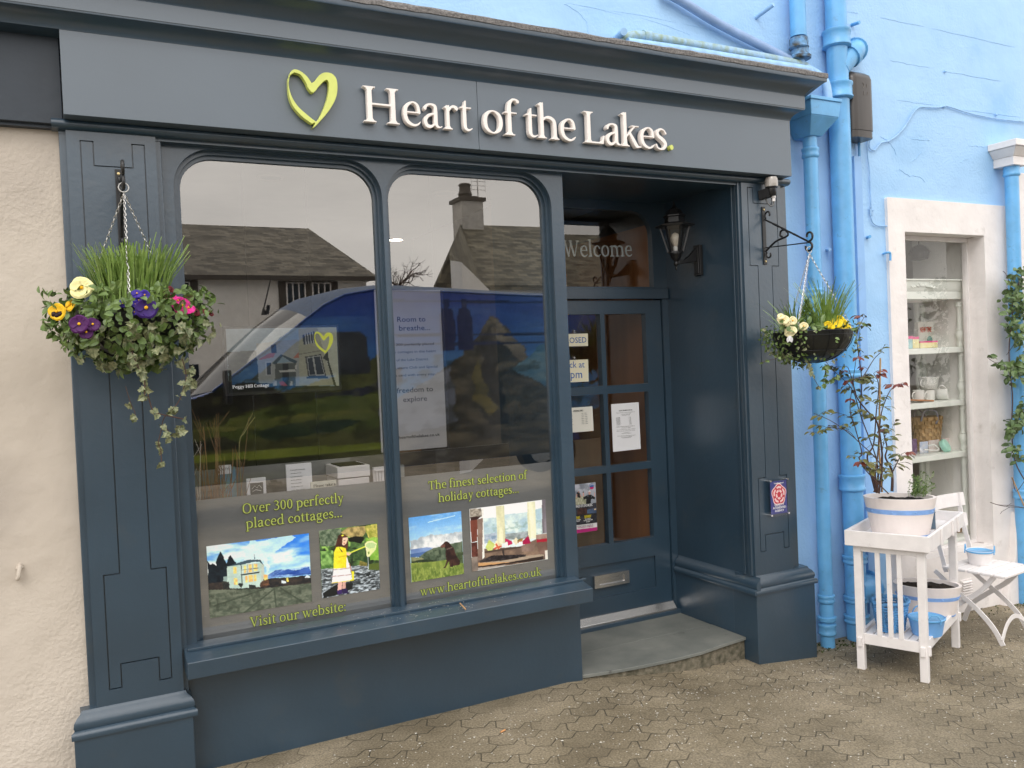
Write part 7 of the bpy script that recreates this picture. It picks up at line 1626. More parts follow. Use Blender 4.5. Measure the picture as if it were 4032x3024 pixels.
# second folded white chair leaning under the window: seat slats and cord seen through the table
# ================================================================ CLIMBER at the right edge
r = random.Random(21); cl = thing('climbing_plant', 'green climber scrambling up the rain pipe at the right edge', 'climber', P('p', 1420, 985, y=WY-.1)); sm = MB(); lv = MB()
yc = WY-.16
vines = [[(960, 1500), (900, 1380), (880, 1200), (885, 1000), (870, 850), (865, 700), (880, 560), (890, 420), (930, 300), (960, 240)], [(960, 900), (900, 860), (830, 800), (780, 795), (735, 765)], [(890, 1250), (920, 1130), (950, 1080), (990, 1000)], [(850, 750), (900, 680), (960, 600)], [(870, 330), (845, 270), (828, 252)], [(955, 1500), (905, 1560), (886, 1480)], [(960, 1659), (880, 1645), (800, 1640), (755, 1625)]]
for k, vn in enumerate(vines):
    Q = resamp([P('o', a, b, y=yc+r.uniform(-.03, .03)) for a, b in vn], 6); sm.tube(Q, .0042 if k == 0 else .002, 5)
for (a, b, wa, wb_, n_) in ((900, 370, 60, 90, 70), (905, 470, 80, 60, 60), (890, 570, 50, 60, 40), (910, 640, 50, 40, 40), (890, 840, 70, 60, 80), (950, 800, 50, 60, 40), (880, 1180, 45, 50, 50), (930, 1130, 40, 50, 40), (880, 1310, 35, 30, 24), (930, 1370, 20, 20, 8), (950, 280, 50, 40, 36), (800, 800, 20, 12, 6), (740, 762, 8, 8, 4), (990, 1000, 60, 200, 60), (1000, 500, 60, 250, 80)):
    for k in range(n_):
        p = P('o', a+r.gauss(0, wa*.5), b+r.gauss(0, wb_*.5), y=yc+r.uniform(-.07, .05)); l_ = r.uniform(.03, .058); leaf(lv, p, rdir(r)+Vector((0, 0, -.2)), Vector((-.3, -.7, .6))+rdir(r)*.6, l_, l_*.72, .25)
sm.build('stems', M['stem'], cl, smooth=True); lv.build('foliage', mat('climber_leaf', (.05, .10, .03), rough=.42, col2=(.15, .22, .08), scale=14), cl, fixn=False, kind='stuff')
mb = MB(); mb.tube([P('p', 1370, 140, y=WY-.12), P('p', 1460, 350, y=WY-.12)], .005, 6); mb.build('bamboo_cane', mat('bamboo2', (.52, .33, .16), rough=.5), cl, smooth=True)
mb = MB(); mb.tube(resamp([P('p', 1220, 310, y=WY-.10), P('p', 1260, 325, y=WY-.10), P('p', 1330, 340, y=WY-.11), P('p', 1400, 345, y=WY-.12), P('p', 1460, 350, y=WY-.12)], 4), .002, 5); mb.tube([P('p', 1330, 340, y=WY-.11), P('p', 1365, 318, y=WY-.11)], .0015, 5); mb.tube([P('p', 1355, 343, y=WY-.11), P('p', 1300, 375, y=WY-.11), P('p', 1290, 390, y=WY-.11)], .0015, 5); mb.build('side_twig', M['stem'], cl, smooth=True)
# ================================================================ BLUE HOUSE SHOP INTERIOR
sroom = thing('gift_shop_room', 'dim room behind the white framed side window', 'room', (6, 1.5, 0))
mb = MB(); x0, x1 = OX0-.9, OX1+1.2
dk = mat('dim_plaster', (.62, .60, .57), rough=.8, var=.08)
mb.add([(x0, 2.6, -.3), (x1, 2.6, -.3), (x1, 2.6, 3.2), (x0, 2.6, 3.2)], [(0, 1, 2, 3)]); mb.add([(x1, .62, -.3), (x1, 2.6, -.3), (x1, 2.6, 3.2), (x1, .62, 3.2)], [(0, 1, 2, 3)]); mb.add([(x0, .62, -.3), (x0, 2.6, -.3), (x0, 2.6, 3.2), (x0, .62, 3.2)], [(0, 1, 2, 3)]); mb.add([(x0, .62, 3.0), (x1, .62, 3.0), (x1, 2.6, 3.0), (x0, 2.6, 3.0)], [(0, 1, 2, 3)]); mb.add([(x0, .62, .1), (x1, .62, .1), (x1, 2.6, .1), (x0, 2.6, .1)], [(0, 1, 2, 3)])
mb.build('room_walls', dk, sroom)
mb = MB(); mb.box(OX0-.1, OX1+.1, GX+.03, .95, OZB-.03, OZB+.01); mb.build('window_board', M['shelfw'], sroom, bevel=.004)
pn = noise_layers('textured_white_panel', [(.2, (.74, .73, .69)), (.8, (.84, .83, .79))], 4, 4, .22, 9, .4)
xs_ = lambda a, b, y: float(P('o', a, b, y=y)[0]); zs2 = lambda a, b, y: float(P('o', a, b, y=y)[2])
YF = GX+.10; YB = YF+.34
shx = xs_(572, 600, YF); 
mb = MB(); mb.box(xs_(312, 200, YB+.05), OX1+.6, YB+.05, YB+.08, OZB-.1, OZT+.2); mb.build('back_panel', pn, sroom)
mb = MB(); mb.box(OX1+.05, OX1+.09, GX+.05, YB+.045, OZB-.1, OZT+.2); mb.build('side_panel', pn, sroom)
su = thing('shelf_unit', 'tall cream shelf unit with turned posts standing in the side window', 'shelf unit', (shx-.4, YF, OZB))
zsv = [zs2(560, 718, YF), zs2(570, 1030, YF), zs2(575, 1335, YF)]; zb0 = OZB+.02
xl_ = OX0-.25
mb = MB(); 
for z in zsv:
    s_ = MB(); s_.box(xl_, shx+.035, YF-.03, YB, z-.022, z+.020); s_.build('shelf', M['shelfw'], su, bevel=.005)
zt1, zt0 = zs2(600, 310, YF), zs2(580, 420, YF)
s_ = MB(); s_.prism([(YF-.028, zt0), (YF-.028, zt0+.055), (YF-.034, zt0+.062), (YF-.045, zt1-.01), (YF-.06, zt1-.006), (YF-.06, zt1+.004), (YB, zt1+.004), (YB, zt0)], 'x', xl_, shx+.045); s_.build('cornice_top', M['shelfw'], su, bevel=.003)
zz_ = [zt0]+[z for z in zsv]+[zb0]
for px_ in (shx, ):
    for py_ in (YF, YB-.03):
        for k in range(4):
            za, zb2 = zz_[k]-.02, zz_[k+1]+.02; h_ = za-zb2; s_ = MB()
            s_.lathe([(.020, zb2), (.026, zb2+.012), (.018, zb2+.03), (.022, zb2+h_*.16), (.031, zb2+h_*.22), (.033, zb2+h_*.30), (.022, zb2+h_*.36), (.026, zb2+h_*.38), (.018, zb2+h_*.42), (.021, zb2+h_*.7), (.019, zb2+h_*.88), (.026, zb2+h_*.91), (.020, zb2+h_*.94), (.024, za)], (px_, py_, 0), 14); s_.build('turned_post', M['shelfw'], su, smooth=True)
s_ = MB(); s_.tube([(xs_(318, 600, YB), YB, zb0), (xs_(318, 600, YB), YB, zt0)], .022, 10); s_.build('turned_post', M['shelfw'], su, smooth=True)
s_ = MB(); s_.box(xl_, shx+.09, YF-.06, YB+.05, zb0-.015, zb0+.02); s_.box(xl_, shx+.07, YF-.03, YB+.02, zb0-.12, zb0-.015); s_.build('plinth', M['shelfw'], su, bevel=.006)
s_ = MB(); r = random.Random(3); xc_ = xs_(355, 345, YF-.045)
for k in range(26):
    t_ = r.uniform(-1, 1); leaf(s_, (xc_+.10*t_, YF-.047, (zt0+zt1)/2+.008+.012*math.cos(t_*1.6)), (t_+r.uniform(-.4, .4), -.05, .5), (0, -1, .1), .032, .016, .1)
s_.build('carved_spray', M['shelfw'], su, fixn=False)
YI = YF+.10
def shelf_z(k): return zsv[k]+.021
def boxitem(nm, a0, a1, z0, h, d, m, lab, cat, y=YI, tilt=0, strip=None):
    x0, x1 = xs_(a0, 900, y), xs_(a1, 900, y); t = thing(nm, lab, cat, ((x0+x1)/2, y, z0)); mb = MB(); mb.box(x0, x1, y, y+d, z0, z0+h); mb.build('carton', m, t, bevel=.003)
    if strip: mb = MB(); mb.box(x0-.0008, x1+.0008, y-.0012, y+d*.9, z0+h*.80, z0+h+.0012); mb.build('printed_band', strip, t)
    return t, x0, x1
yel = mat('box_yellow', (.78, .66, .22), rough=.4, col2=(.80, .75, .5), scale=40); pnk = mat('box_pink', (.80, .08, .28), rough=.4); aqua = mat('box_aqua', (.25, .52, .56), rough=.4, col2=(.5, .65, .62), scale=30)
boxitem('sweet_box', 345, 448, shelf_z(0), .050, .07, yel, 'flat yellow box with a pink lid on the top shelf', 'box', strip=pnk)
boxitem('sweet_box', 302, 338, shelf_z(0), .085, .05, yel, 'upright yellow box between the aqua box and the flat box', 'box', y=YI-.01, strip=pnk); boxitem('sweet_box', 262, 300, shelf_z(0), .09, .05, aqua, 'upright aqua box at the left end of the top shelf', 'box', y=YI-.01, strip=pnk)
x0, x1 = xs_(322, 500, YI+.12), xs_(415, 500, YI+.12); t = thing('vintage_tin', 'vintage style rounded tin lettered in red propped at the back of the top shelf', 'tin', ((x0+x1)/2, YI+.12, shelf_z(0)))
hz_ = zs2(370, 552, YI+.12)-shelf_z(0); mb = MB(); rrp = [(x0+.02+(x1-x0-.04)*a, shelf_z(0)+.02+(hz_-.04)*b) for a, b in ((0, 0), (1, 0), (1, 1), (0, 1))]
loop = []
for k, (cx_, cz_) in enumerate(rrp):
    for q_ in range(6): a = math.pi*(1+.5*k)+math.pi/2*q_/5; loop.append((cx_+.02*math.cos(a), cz_+.02*math.sin(a)))
slab2d(mb, [loop], YI+.12, YI+.15); mb.build('tin_body', mat('tin_cream', (.66, .66, .58), rough=.35, var=.1), t)
mb = MB(); sans_line(mb, 'NEW TIME', (x0+.02, YI+.1188, shelf_z(0)+hz_*.60), (x1-.03, YI+.1188, shelf_z(0)+hz_*.60), h=hz_*.2, off=.02); mb.build('lettering', mat('tin_red', (.62, .10, .05), rough=.5), t)
mb = MB(); slab2d(mb, [[((x0+x1)/2+.035+.030*math.cos(a), shelf_z(0)+hz_*.30+.03*math.sin(a)) for a in [2*math.pi*k/20 for k in range(20)]]], YI+.1185, YI+.1195); mb.build('green_roundel', mat('tin_green', (.12, .32, .28), rough=.5), t)
mb = MB(); gx_ = xs_(293, 600, YI-.02); mb.lathe([(.018, 0), (.03, .002), (.004, .012), (.004, .05), (.032, .075), (.038, .11), (.034, .14)], (gx_, YI-.03, shelf_z(0)), 16); mb.build('glass_goblet', M['glass_clear'], None, smooth=True, label='clear glass goblet in front of the boxes on the top shelf', cat='glass')
def mug(c, z0, r_, h, lab, handle=math.pi, lying=None, m=None, name='china_mug', flare=0, spots=None):
    t = thing(name, lab, 'mug', (c[0], c[1], z0)); mb = MB(); mb.lathe([(r_*.7, 0), (r_*.88, .002), (r_*.97, h*.15), (r_+flare*.5, h*.6), (r_+flare, h), (r_+flare-.003, h+.001), (r_-.005, h*.5), (r_*.85, .012), (0.001, .01)], (0, 0, 0), 24)
    Mx = Matrix.Translation((c[0], c[1], z0+(r_ if lying is not None else 0)))@(Matrix.Rotation(lying, 4, 'Z')@Matrix.Rotation(R(90), 4, 'Y')@Matrix.Translation((0, 0, -h/2)) if lying is not None else Matrix.Identity(4))
    mb.v = [tuple(Mx@Vector(v)) for v in mb.v]; mb.build('cup', m or M['china'], t, smooth=True)
    mb = MB(); ha = handle; dx, dy = math.cos(ha), math.sin(ha); mb.tube([Mx@Vector((dx*(r_*.92+.030*math.sin(a)), dy*(r_*.92+.030*math.sin(a)), h*.52-h*.32*math.cos(a))) for a in [math.pi*k/10 for k in range(11)]], .0045, 7); mb.build('handle', m or M['china'], t, smooth=True)
    return t
spk = mat('sprigged_china', (.70, .70, .66), rough=.2, col2=(.42, .43, .40), scale=120)
cxm = xs_(385, 905, YI-.02); zmt = zs2(385, 935, YI-.02)
mug((xs_(325, 970, YI-.03), YI-.03), shelf_z(1), .040, .085, 'white mug at the left of the lower mug row', R(180)); mug((xs_(390, 980, YI-.03), YI-.03), shelf_z(1), .037, .080, 'white mug with its handle turned left at the middle of the lower row', R(190))
mug((xs_(425, 975, YI+.08), YI+.08), shelf_z(1), .037, .085, 'white mug standing behind the tipped cup', R(180)); mug((xs_(475, 985, YI-.04), YI-.03), shelf_z(1), .042, .075, 'cream cup lying on its side with its mouth outwards', R(200), lying=R(-60))
mug((cxm, YI-.02), shelf_z(1)+.086, .062, .088, 'large sprigged cup balanced on top of the other mugs', R(180), m=spk, flare=.008, name='large_cup')
mb = MB(); a_, b_ = P('o', 275, 990, y=YI-.07), P('o', 405, 1020, y=YI-.09); mb.bar((a_[0]-.1, YI-.075, shelf_z(1)+.03), (b_[0], YI-.085, shelf_z(1)+.006), .055, .012, up=(0, 0, 1)); mb.build('wooden_board', M['wood_brown'], None, bevel=.004, label='thin wooden board tilted in front of the mugs', cat='board')
# straw bag, mint box and small things on the third shelf
bx = xs_(375, 1180, YI+.08); zbag = shelf_z(2); hb = zs2(375, 1115, YI+.08)-zbag
bag = thing('straw_bag', 'woven straw shopping bag with a grey cord handle on the third shelf', 'bag', (bx, YI+.08, zbag)); mb = MB(); rr_b = hb/9
for j in range(9):
    f = j/9; r_ = .085+.035*f
    for i in range(28):
        if (i+j) % 2: 
            a = 2*math.pi*i/28; mb.bar((bx+1.25*r_*math.cos(a-.1), YI+.08+.7*r_*math.sin(a-.1), zbag+rr_b*(j+.5)), (bx+1.25*r_*math.cos(a+.1), YI+.08+.7*r_*math.sin(a+.1), zbag+rr_b*(j+.5)), .010, rr_b*.95)
mb.lathe([(.085*1.18, 0), (.117*1.2, hb)], (bx, YI+.08, zbag), 28, sy=.56); mb.build('woven_body', M['straw'], bag)
mb = MB(); mb.tube(resamp([(bx-.14, YI+.02, zbag+hb*.9), (bx-.12, YI, zbag+hb+.05), (bx-.02, YI-.01, zbag+hb+.045), (bx+.02, YI, zbag+hb*.95), (bx+.0, YI, zbag+hb*.8)], 5), .007, 8); mb.tube(resamp([(bx-.10, YI+.12, zbag+hb*.9), (bx-.05, YI+.12, zbag+hb+.06), (bx+.05, YI+.1, zbag+hb*.9)], 5), .007, 8); mb.build('cord_handle', mat('grey_cord', (.30, .29, .33), rough=.8), bag, smooth=True)
mc = P('o', 483, 1285, y=YI-.06); mt = thing('mint_box', 'round mint green lidded box tipped on edge on the third shelf', 'box', (mc[0], YI-.06, zbag)); mb = MB(); mb.lathe([(.001, -.022), (.044, -.020), (.049, -.012), (.049, .004)], (0, 0, 0), 26); mb2 = MB(); mb2.lathe([(.050, .0045), (.051, .012), (.046, .020), (.001, .024)], (0, 0, 0), 26)
Mx = Matrix.Translation((mc[0], YI-.06, zbag+.042))@Matrix.Rotation(R(20), 4, 'Z')@Matrix.Rotation(R(62), 4, 'X')
for q_, nm in ((mb, 'base'), (mb2, 'lid')): q_.v = [tuple(Mx@Vector(v)) for v in q_.v]; q_.build(nm, M['mint'], mt, smooth=True)
prt = mat('print_mix', (.62, .45, .42), rough=.5, col2=(.75, .72, .70), scale=60)
boxitem('greeting_card', 322, 372, zbag, .085, .004, mat('card_blue', (.72, .70, .70), rough=.5, col2=(.35, .45, .66), scale=25), 'small pale card with a blue mark left of the mint box', 'card', y=YI-.02); boxitem('greeting_card', 375, 440, zbag, .085, .004, prt, 'floral card leaning behind the glass jar', 'card', y=YI); boxitem('greeting_card', 455, 516, zbag, .085, .004, prt, 'patterned card behind the mint box', 'card', y=YI+.02)
mb = MB(); mb.lathe([(.001, 0), (.024, .002), (.030, .02), (.028, .045), (.012, .058), (.014, .066)], (xs_(332, 1300, YI-.07), YI-.07, zbag), 16); mb.build('glass_jar', M['glass_clear'], None, smooth=True, label='little round glass jar at the front of the third shelf', cat='jar')
mb = MB(); mb.tube(resamp([P('o', 385, 1290, y=YI-.05), P('o', 420, 1285, y=YI-.07), P('o', 445, 1315, y=YI-.07), P('o', 360, 1312, y=YI-.08)], 4), .006, 8); mb.build('cord_loop', M['china'], None, smooth=True, label='coil of white cord on the third shelf by the mint box', cat='cord')
boxitem('purple_pack', 268, 306, zbag, .11, .04, mat('pack_purple', (.12, .06, .15), rough=.5), 'dark purple pack at the left of the third shelf', 'pack', y=YI-.01)
# bottom shelf: gift boxes
zz0 = zb0+.021
boxitem('gift_box', 280, 470, zz0, .15, .20, mat('box_bluegrey', (.62, .66, .70), rough=.5), 'pale blue grey gift box low in the side window', 'box', y=YI); t, x0, x1 = boxitem('gift_box', 440, 560, zz0, .16, .16, mat('box_cream2', (.62, .58, .50), rough=.5), 'cream gift box with a red roundel low in the side window', 'box', y=YI-.02)
mb = MB(); zc_ = zs2(543, 1488, YI-.02); slab2d(mb, [[(x1-.018+.010*math.cos(a), zz0+.13+.010*math.sin(a)) for a in [2*math.pi*k/16 for k in range(16)]]], YI-.0225, YI-.0205); mb.build('red_roundel', mat('roundel_red', (.45, .02, .05), rough=.5), t)
boxitem('tea_tin', 535, 575, zz0, .13, .08, mat('tin_gold', (.42, .22, .05), rough=.4, col2=(.05, .05, .04), scale=30), 'orange and black patterned tin beside the shelf post', 'tin', y=YI-.06)
mb = MB(); bl_ = P('o', 330, 135, y=YF+.15); mb.lathe([(.001, 0), (.06, .01), (.075, .06), (.05, .10), (.01, .12)], (bl_[0], YF+.15, bl_[2]-.07), 18); mb.tube([(bl_[0], YF+.15, bl_[2]+.05), (bl_[0], YF+.15, OZT+.3)], .004, 6); mb.build('ceiling_spotlight', M['black'], None, smooth=True, label='dark spotlight hanging at the top of the side window', cat='lamp')
# ================================================================ SHOP INTERIOR
room = thing('shop_room', 'dim shop interior with pale ceiling seen through the display windows', 'room', (1.9, 2.5, 0))
mb = MB(); mb.box(.28, .38, .08, 5, 0, 2.75); mb.box(.28, 3.6, 5, 5.1, 0, 2.75); mb.box(3.5, 3.6, .80, 5, 0, 2.75); mb.build('walls', M['room'], room)
mb = MB(); mb.box(.28, 3.6, .08, 5.1, -.06, .004); mb.build('floor', M['carpet'], room)
mb = MB(); mb.box(.28, 3.6, .12, 5.1, 2.76, 2.82); mb.build('ceiling', mat('ceiling_white', (.62, .61, .59), rough=.8, var=.03), room)
mb = MB(); mb.box(3.345, 3.365, DY+.06, 2.4, .12, 2.5); mb.build('wood_panelling', M['wood_brown'], room)
mb = MB(); mb.box(3.325, 3.345, DY+.06, 2.4, .0, .12); mb.build('skirting', M['shelfw'], room)
mb = MB(); mb.box(2.36, 2.9, 3.0, 3.1, 0, 1.15); mb.build('counter', M['wood_brown'], room)
mb = MB(); mb.box(2.30, 2.33, .78, 2.2, .0, 2.6); mb.build('grey_screen', M['room'], room)
for a in (722, 748, 795):
    q_ = P('h', a, 900, y=.76); mb = MB(); mb.box(q_[0]-.008, q_[0]+.008, .752, .768, .49, 2.757); mb.build('screen_pole', M['steel'], room)
mb = MB(); mb.box(.38, 2.28, .078, .75, .44, .49); mb.build('display_board', mat('display_grey', (.10, .10, .10), rough=.6), room)
r = random.Random(2)
lit = mat('lit_diffuser', (.9, .88, .8), emit=(1, .93, .80), estr=7.0, var=0); unlit = mat('unlit_diffuser', (.75, .74, .72), rough=.4, var=0)
spots = [P('h', 75, 437, z=2.757), P('b', 1240, 1250, z=2.757), P('a', 1750, 1148, z=2.757), (1.2, 3.6, 2.757), (3.0, 3.3, 2.757)]
labs = ['glowing round ceiling downlight seen beside the window mullion', 'unlit round ceiling downlight high in the right display window', 'unlit round ceiling downlight high in the left display window', 'round ceiling downlight far back in the shop', 'round ceiling downlight over the shop doorway']
for k, (p, lb_) in enumerate(zip(spots, labs)):
    t = thing('ceiling_downlight', lb_, 'ceiling light', p, 'downlights in the shop ceiling'); mb = MB(); mb.lathe([(.001, -.003), (.058, -.003)], p, 20); mb.build('diffuser', lit if k == 0 else unlit, t)
    mb = MB(); mb.lathe([(.058, -.001), (.060, -.008), (.078, -.003), (.080, 0)], p, 20); mb.build('trim_ring', M['white'], t, smooth=True)
# television on wires
YTV = .90
c4 = [P('g7', a, b, y=YTV) for a, b in ((48, 225), (2040, 160), (2110, 1250), (90, 1385))]
x0, x1 = (c4[0][0]+c4[3][0])/2, (c4[1][0]+c4[2][0])/2; z1, z0 = (c4[0][2]+c4[1][2])/2, (c4[2][2]+c4[3][2])/2
tv = thing('television', 'flat screen showing a white cottage, hung on wires inside the left display window', 'television', ((x0+x1)/2, YTV, z0))
mb = MB(); mb.box(x0-.014, x1+.014, YTV+.003, YTV+.045, z0-.020, z1+.014); mb.build('case', M['black'], tv, bevel=.004)
p = Pic(170, 100, [(48, 225), (2040, 160), (2110, 1250), (90, 1385)])
p.grad((176, 196, 206), (150, 168, 172), 0, .5); p.fill([(60, 640), (600, 600), (650, 1300), (90, 1385)], (52, 60, 52), (82, 90, 74), 14, 3, .03); p.fill([(600, 480), (960, 430), (1420, 380), (1420, 1260), (640, 1260)], (168, 172, 166), (180, 184, 176), 6, 4)
p.fill([(1360, 200), (1720, 170), (2040, 1200), (1380, 1260)], (178, 178, 152), (190, 190, 164), 6, 5); p.fill([(1700, 180), (2040, 165), (2105, 1245), (2030, 1230), (1840, 700)], (206, 210, 184), (216, 220, 196), 6, 6); p.fill([(1800, 720), (1885, 590), (1920, 800)], (56, 60, 44)); p.fill([(1880, 780), (1920, 800), (2060, 1230), (2010, 1220)], (60, 64, 46))
p.fill([(640, 760), (830, 650), (940, 640), (910, 720), (650, 775)], (196, 124, 100)); p.fill([(1260, 730), (1370, 610), (1372, 725)], (196, 124, 100)); p.fill([(865, 500), (960, 480), (960, 640), (868, 650)], (70, 78, 80)); p.fill([(760, 800), (880, 790), (870, 1050), (770, 1050)], (196, 200, 196)); p.fill([(785, 820), (865, 815), (860, 1040), (790, 1040)], (70, 80, 88))
p.fill([(1430, 310), (1640, 240), (1670, 440), (1450, 490)], (60, 72, 84)); 
for k in range(4): p.line((1475+45*k, 290-12*k), (1500+45*k, 480-12*k), .004, (196, 200, 200))
p.fill([(1480, 700), (1770, 650), (1870, 1060), (1540, 1070)], (64, 66, 58)); p.fill([(1510, 715), (1755, 670), (1845, 1035), (1555, 1045)], (190, 192, 184)); p.fill([(1525, 730), (1610, 712), (1670, 1025), (1565, 1030)], (52, 60, 66)); p.fill([(1640, 705), (1745, 688), (1830, 1018), (1695, 1025)], (52, 60, 66)); p.line((1520, 1085), (1890, 1075), .008, (62, 64, 54)); p.line((1370, 660), (1800, 580), .005, (140, 140, 118))
p.fill([(880, 840), (1040, 660), (1340, 780), (1320, 830), (1230, 800), (1070, 700), (960, 850)], (70, 92, 102)); p.fill([(960, 830), (1070, 710), (1230, 800)], (150, 176, 188)); p.fill([(940, 840), (1320, 815), (1310, 1270), (930, 1280)], (92, 98, 92), (112, 116, 106), 8, 7); p.fill([(1070, 830), (1180, 825), (1190, 1250), (1075, 1260)], (42, 46, 44)); p.fill([(1010, 960), (1330, 930), (1340, 850), (1300, 860), (1310, 975), (1015, 990)], (206, 206, 196)); p.fill([(1010, 1170), (1080, 1150), (1180, 1250), (1150, 1310), (1070, 1300)], (178, 74, 66)); p.fill([(925, 1150), (965, 1150), (965, 1270), (925, 1275)], (200, 200, 192)); p.fill([(1215, 1160), (1260, 1155), (1255, 1260), (1210, 1265)], (200, 200, 192))
p.fill([(85, 1250), (2110, 1225), (2110, 1252), (90, 1390)], (24, 28, 26)); p.fill([(80, 1180), (900, 1200), (900, 1320), (90, 1385)], (30, 34, 30))
scr = p.build('screen', [(x0, YTV, z1), (x1, YTV, z1), (x1, YTV, z0), (x0, YTV, z0)], vcol_mat('lit_screen', .3, .3, emit=.10), tv, gain=.62)
hp = []
for lp_ in (ho, hi): hp.append([((a-380)/330*.105+x1-.075, -(b-640)/390*.125+z1-.085) for a, b in lp_])
mb = MB(); vs, fs = curve_shape(hp, .0004); mb.add([(v[0], YTV-.0012-v[2], v[1]) for v in vs], fs); mb.build('heart_emblem', mat('lime_glow', (.55, .58, .05), emit=(.55, .58, .05), estr=.4, var=0), tv)
mb = MB(); serif_line(mb, 'Peggy Hill Cottage', P('g7', 165, 1290, y=YTV-.0012), P('g7', 828, 1252, y=YTV-.0012), .016, ext=.0003); mb.build('caption', mat('caption_white', (.8, .8, .8), emit=(.8, .8, .8), estr=.5, var=0), tv)
for a in (.21, .78):
    x = x0+(x1-x0)*a; mb = MB(); mb.tube([(x, YTV+.01, z0-.01), (x, YTV+.01, .49)], .003, 6); mb.tube([(x, YTV+.02, z1), (x, YTV+.02, 2.757)], .0015, 6); mb.build('hanging_wire', M['black'], tv)
# poster banner
YB2 = .72
pr_ = float(P('h', 300, 700, y=YB2)[0]+P('h', 330, 1480, y=YB2)[0])/2; zt, zb_ = float(P('h', 300, 692, y=YB2)[2]), float(P('h', 330, 1480, y=YB2)[2])
cxp = float(P('h', 178, 1190, y=YB2)[0]); plx = 2*cxp-pr_-.05
ban = thing('hanging_poster', 'pale grey lettered poster hanging behind the right display window', 'poster', (cxp, YB2, zb_))
mb = MB(); mb.box(plx, pr_, YB2, YB2+.004, zb_, zt); mb.build('poster_sheet', mat('poster_grey', (.40, .40, .41), rough=.6, var=.03), ban)
mb = MB(); mb.box(pr_+.001, pr_+.014, YB2-.004, YB2+.012, zb_-.01, zt); mb.build('poster_edge', M['black'], ban)
tg = mat('poster_text_grey', (.02, .025, .04), rough=.6, var=0)
for txt, a, b, yy, h, off in (('Room to', 82, 224, 852, .030, .004), ('breathe...', 92, 246, 896, .030, .004), ('Over 300 perfectly placed', 18, 266, 974, .014, 0), ('holiday cottages in the heart', 10, 276, 1012, .014, 0), ('of the Lake District.', 78, 240, 1050, .014, 0), ('Free Leisure Club and Special', 26, 284, 1092, .014, 0), ('Offers card with every stay.', 24, 274, 1130, .014, 0), ('freedom to', 80, 262, 1210, .030, .004), ('explore', 112, 232, 1255, .030, .004), ('www.heartofthelakes.co.uk', 30, 298, 1445, .016, .012)):
    mb = MB(); p0, p1 = P('h', a, yy, y=YB2-.001), P('h', b, yy-6, y=YB2-.001); p1[2] = p0[2]; sans_line(mb, txt, p0, p1, h=h, ext=.0003, off=off); mb.build('lettering', tg, ban)
for a in (.1, .9): 
    mb = MB(); x = plx+(pr_-plx)*a; mb.tube([(x, YB2, zt), (x, YB2, 2.757)], .0015, 5); mb.build('hanging_wire', M['black'], ban)
# monochrome photo board behind the leaflets
YK = .62; zk = float(P('h', 330, 1490, y=YK)[2])
p = Pic(220, 60); p.fill(None, (84, 84, 84), (120, 120, 118), 9, 7); p.grad((128, 128, 126), (92, 92, 90), 0, .5); p.fill([(0, .45), (.08, .3), (.2, .5), (.2, 1), (0, 1)], (40, 40, 40), (70, 70, 70), 20, 4); p.fill([(.2, .35), (.26, .1), (.34, .2), (.36, 1), (.2, 1)], (44, 44, 42), (90, 90, 88), 26, 5, .02); p.fill([(.27, .45), (.4, .4), (.4, .8), (.27, .8)], (66, 66, 64)); p.fill([(.255, .42), (.41, .3), (.41, .42)], (50, 50, 50))
for k in range(3): p.fill([(.29+.035*k, .52), (.31+.035*k, .52), (.31+.035*k, .7), (.29+.035*k, .7)], (30, 30, 30))
p.fill([(.48, .0), (.58, .0), (.58, 1), (.48, 1)], (100, 96, 92), (124, 120, 116), 20, 6); p.fill([(.58, 0), (1, 0), (1, 1), (.58, 1)], (26, 26, 28), (46, 46, 48), 14, 8); p.fill([(.56, .1), (.64, .1), (.64, .7), (.56, .7)], (140, 146, 146)); p.fill([(.66, .55), (.70, .45), (.725, .7), (.72, 1), (.67, 1)], (12, 12, 14)); p.fill([(.74, .0), (.80, .0), (.80, 1), (.74, 1)], (60, 60, 62), (30, 30, 32), 30, 9); p.fill([(.77, .35), (.83, .35), (.83, .5), (.77, .5)], (120, 120, 116)); p.fill([(.86, .3), (.9, .3), (.9, .5), (.86, .5)], (110, 110, 106))
for k in range(4): p.fill([(.775+.014*k, .5), (.781+.014*k, .5), (.781+.014*k, .85), (.775+.014*k, .85)], (110, 110, 106))
pb = thing('photo_board', 'long black and white photo board standing behind the leaflets', 'display board', (1.3, YK, .49)); p.build('photo_print', [(.40, YK, zk), (2.26, YK, zk), (2.26, YK, .492), (.40, YK, .492)], M['print_matt'], pb, .012)
# leaflets and holders
YL = .40
def xz(a, b, y=YL): q_ = P('i', a, b, y=y); return float(q_[0]), float(q_[2])
def upright(nm, a0, b0, a1, b1, m, lab, cat, y=YL, extra=None):
    (xa, za), (xb, zb2) = xz(a0, b0, y), xz(a1, b1, y); t = thing(nm, lab, cat, ((xa+xb)/2, y, .49)); mb = MB(); mb.box(xa, xb, y, y+.012, .49, za); mb.build('panel', m, t, bevel=.002); return t, xa, xb, za
t, xa, xb, za = upright('leaflet_holder', 265, 570, 385, 740, mat('leaflet_cover', (.22, .32, .14), rough=.4, col2=(.12, .28, .55), scale=16), 'clear holder of green and blue leaflets beside the dried twigs', 'leaflets')
mb = MB(); mb.box(xa-.004, xb-.02, YL-.003, YL-.001, za-.03, za+.012); mb.build('title_strip', M['paper'], t); mb = MB(); sans_line(mb, 'PLAYTYS', (xa, YL-.0036, za-.012), (xb-.028, YL-.0036, za-.012), h=.012); mb.build('lettering', M['ink_black'], t)
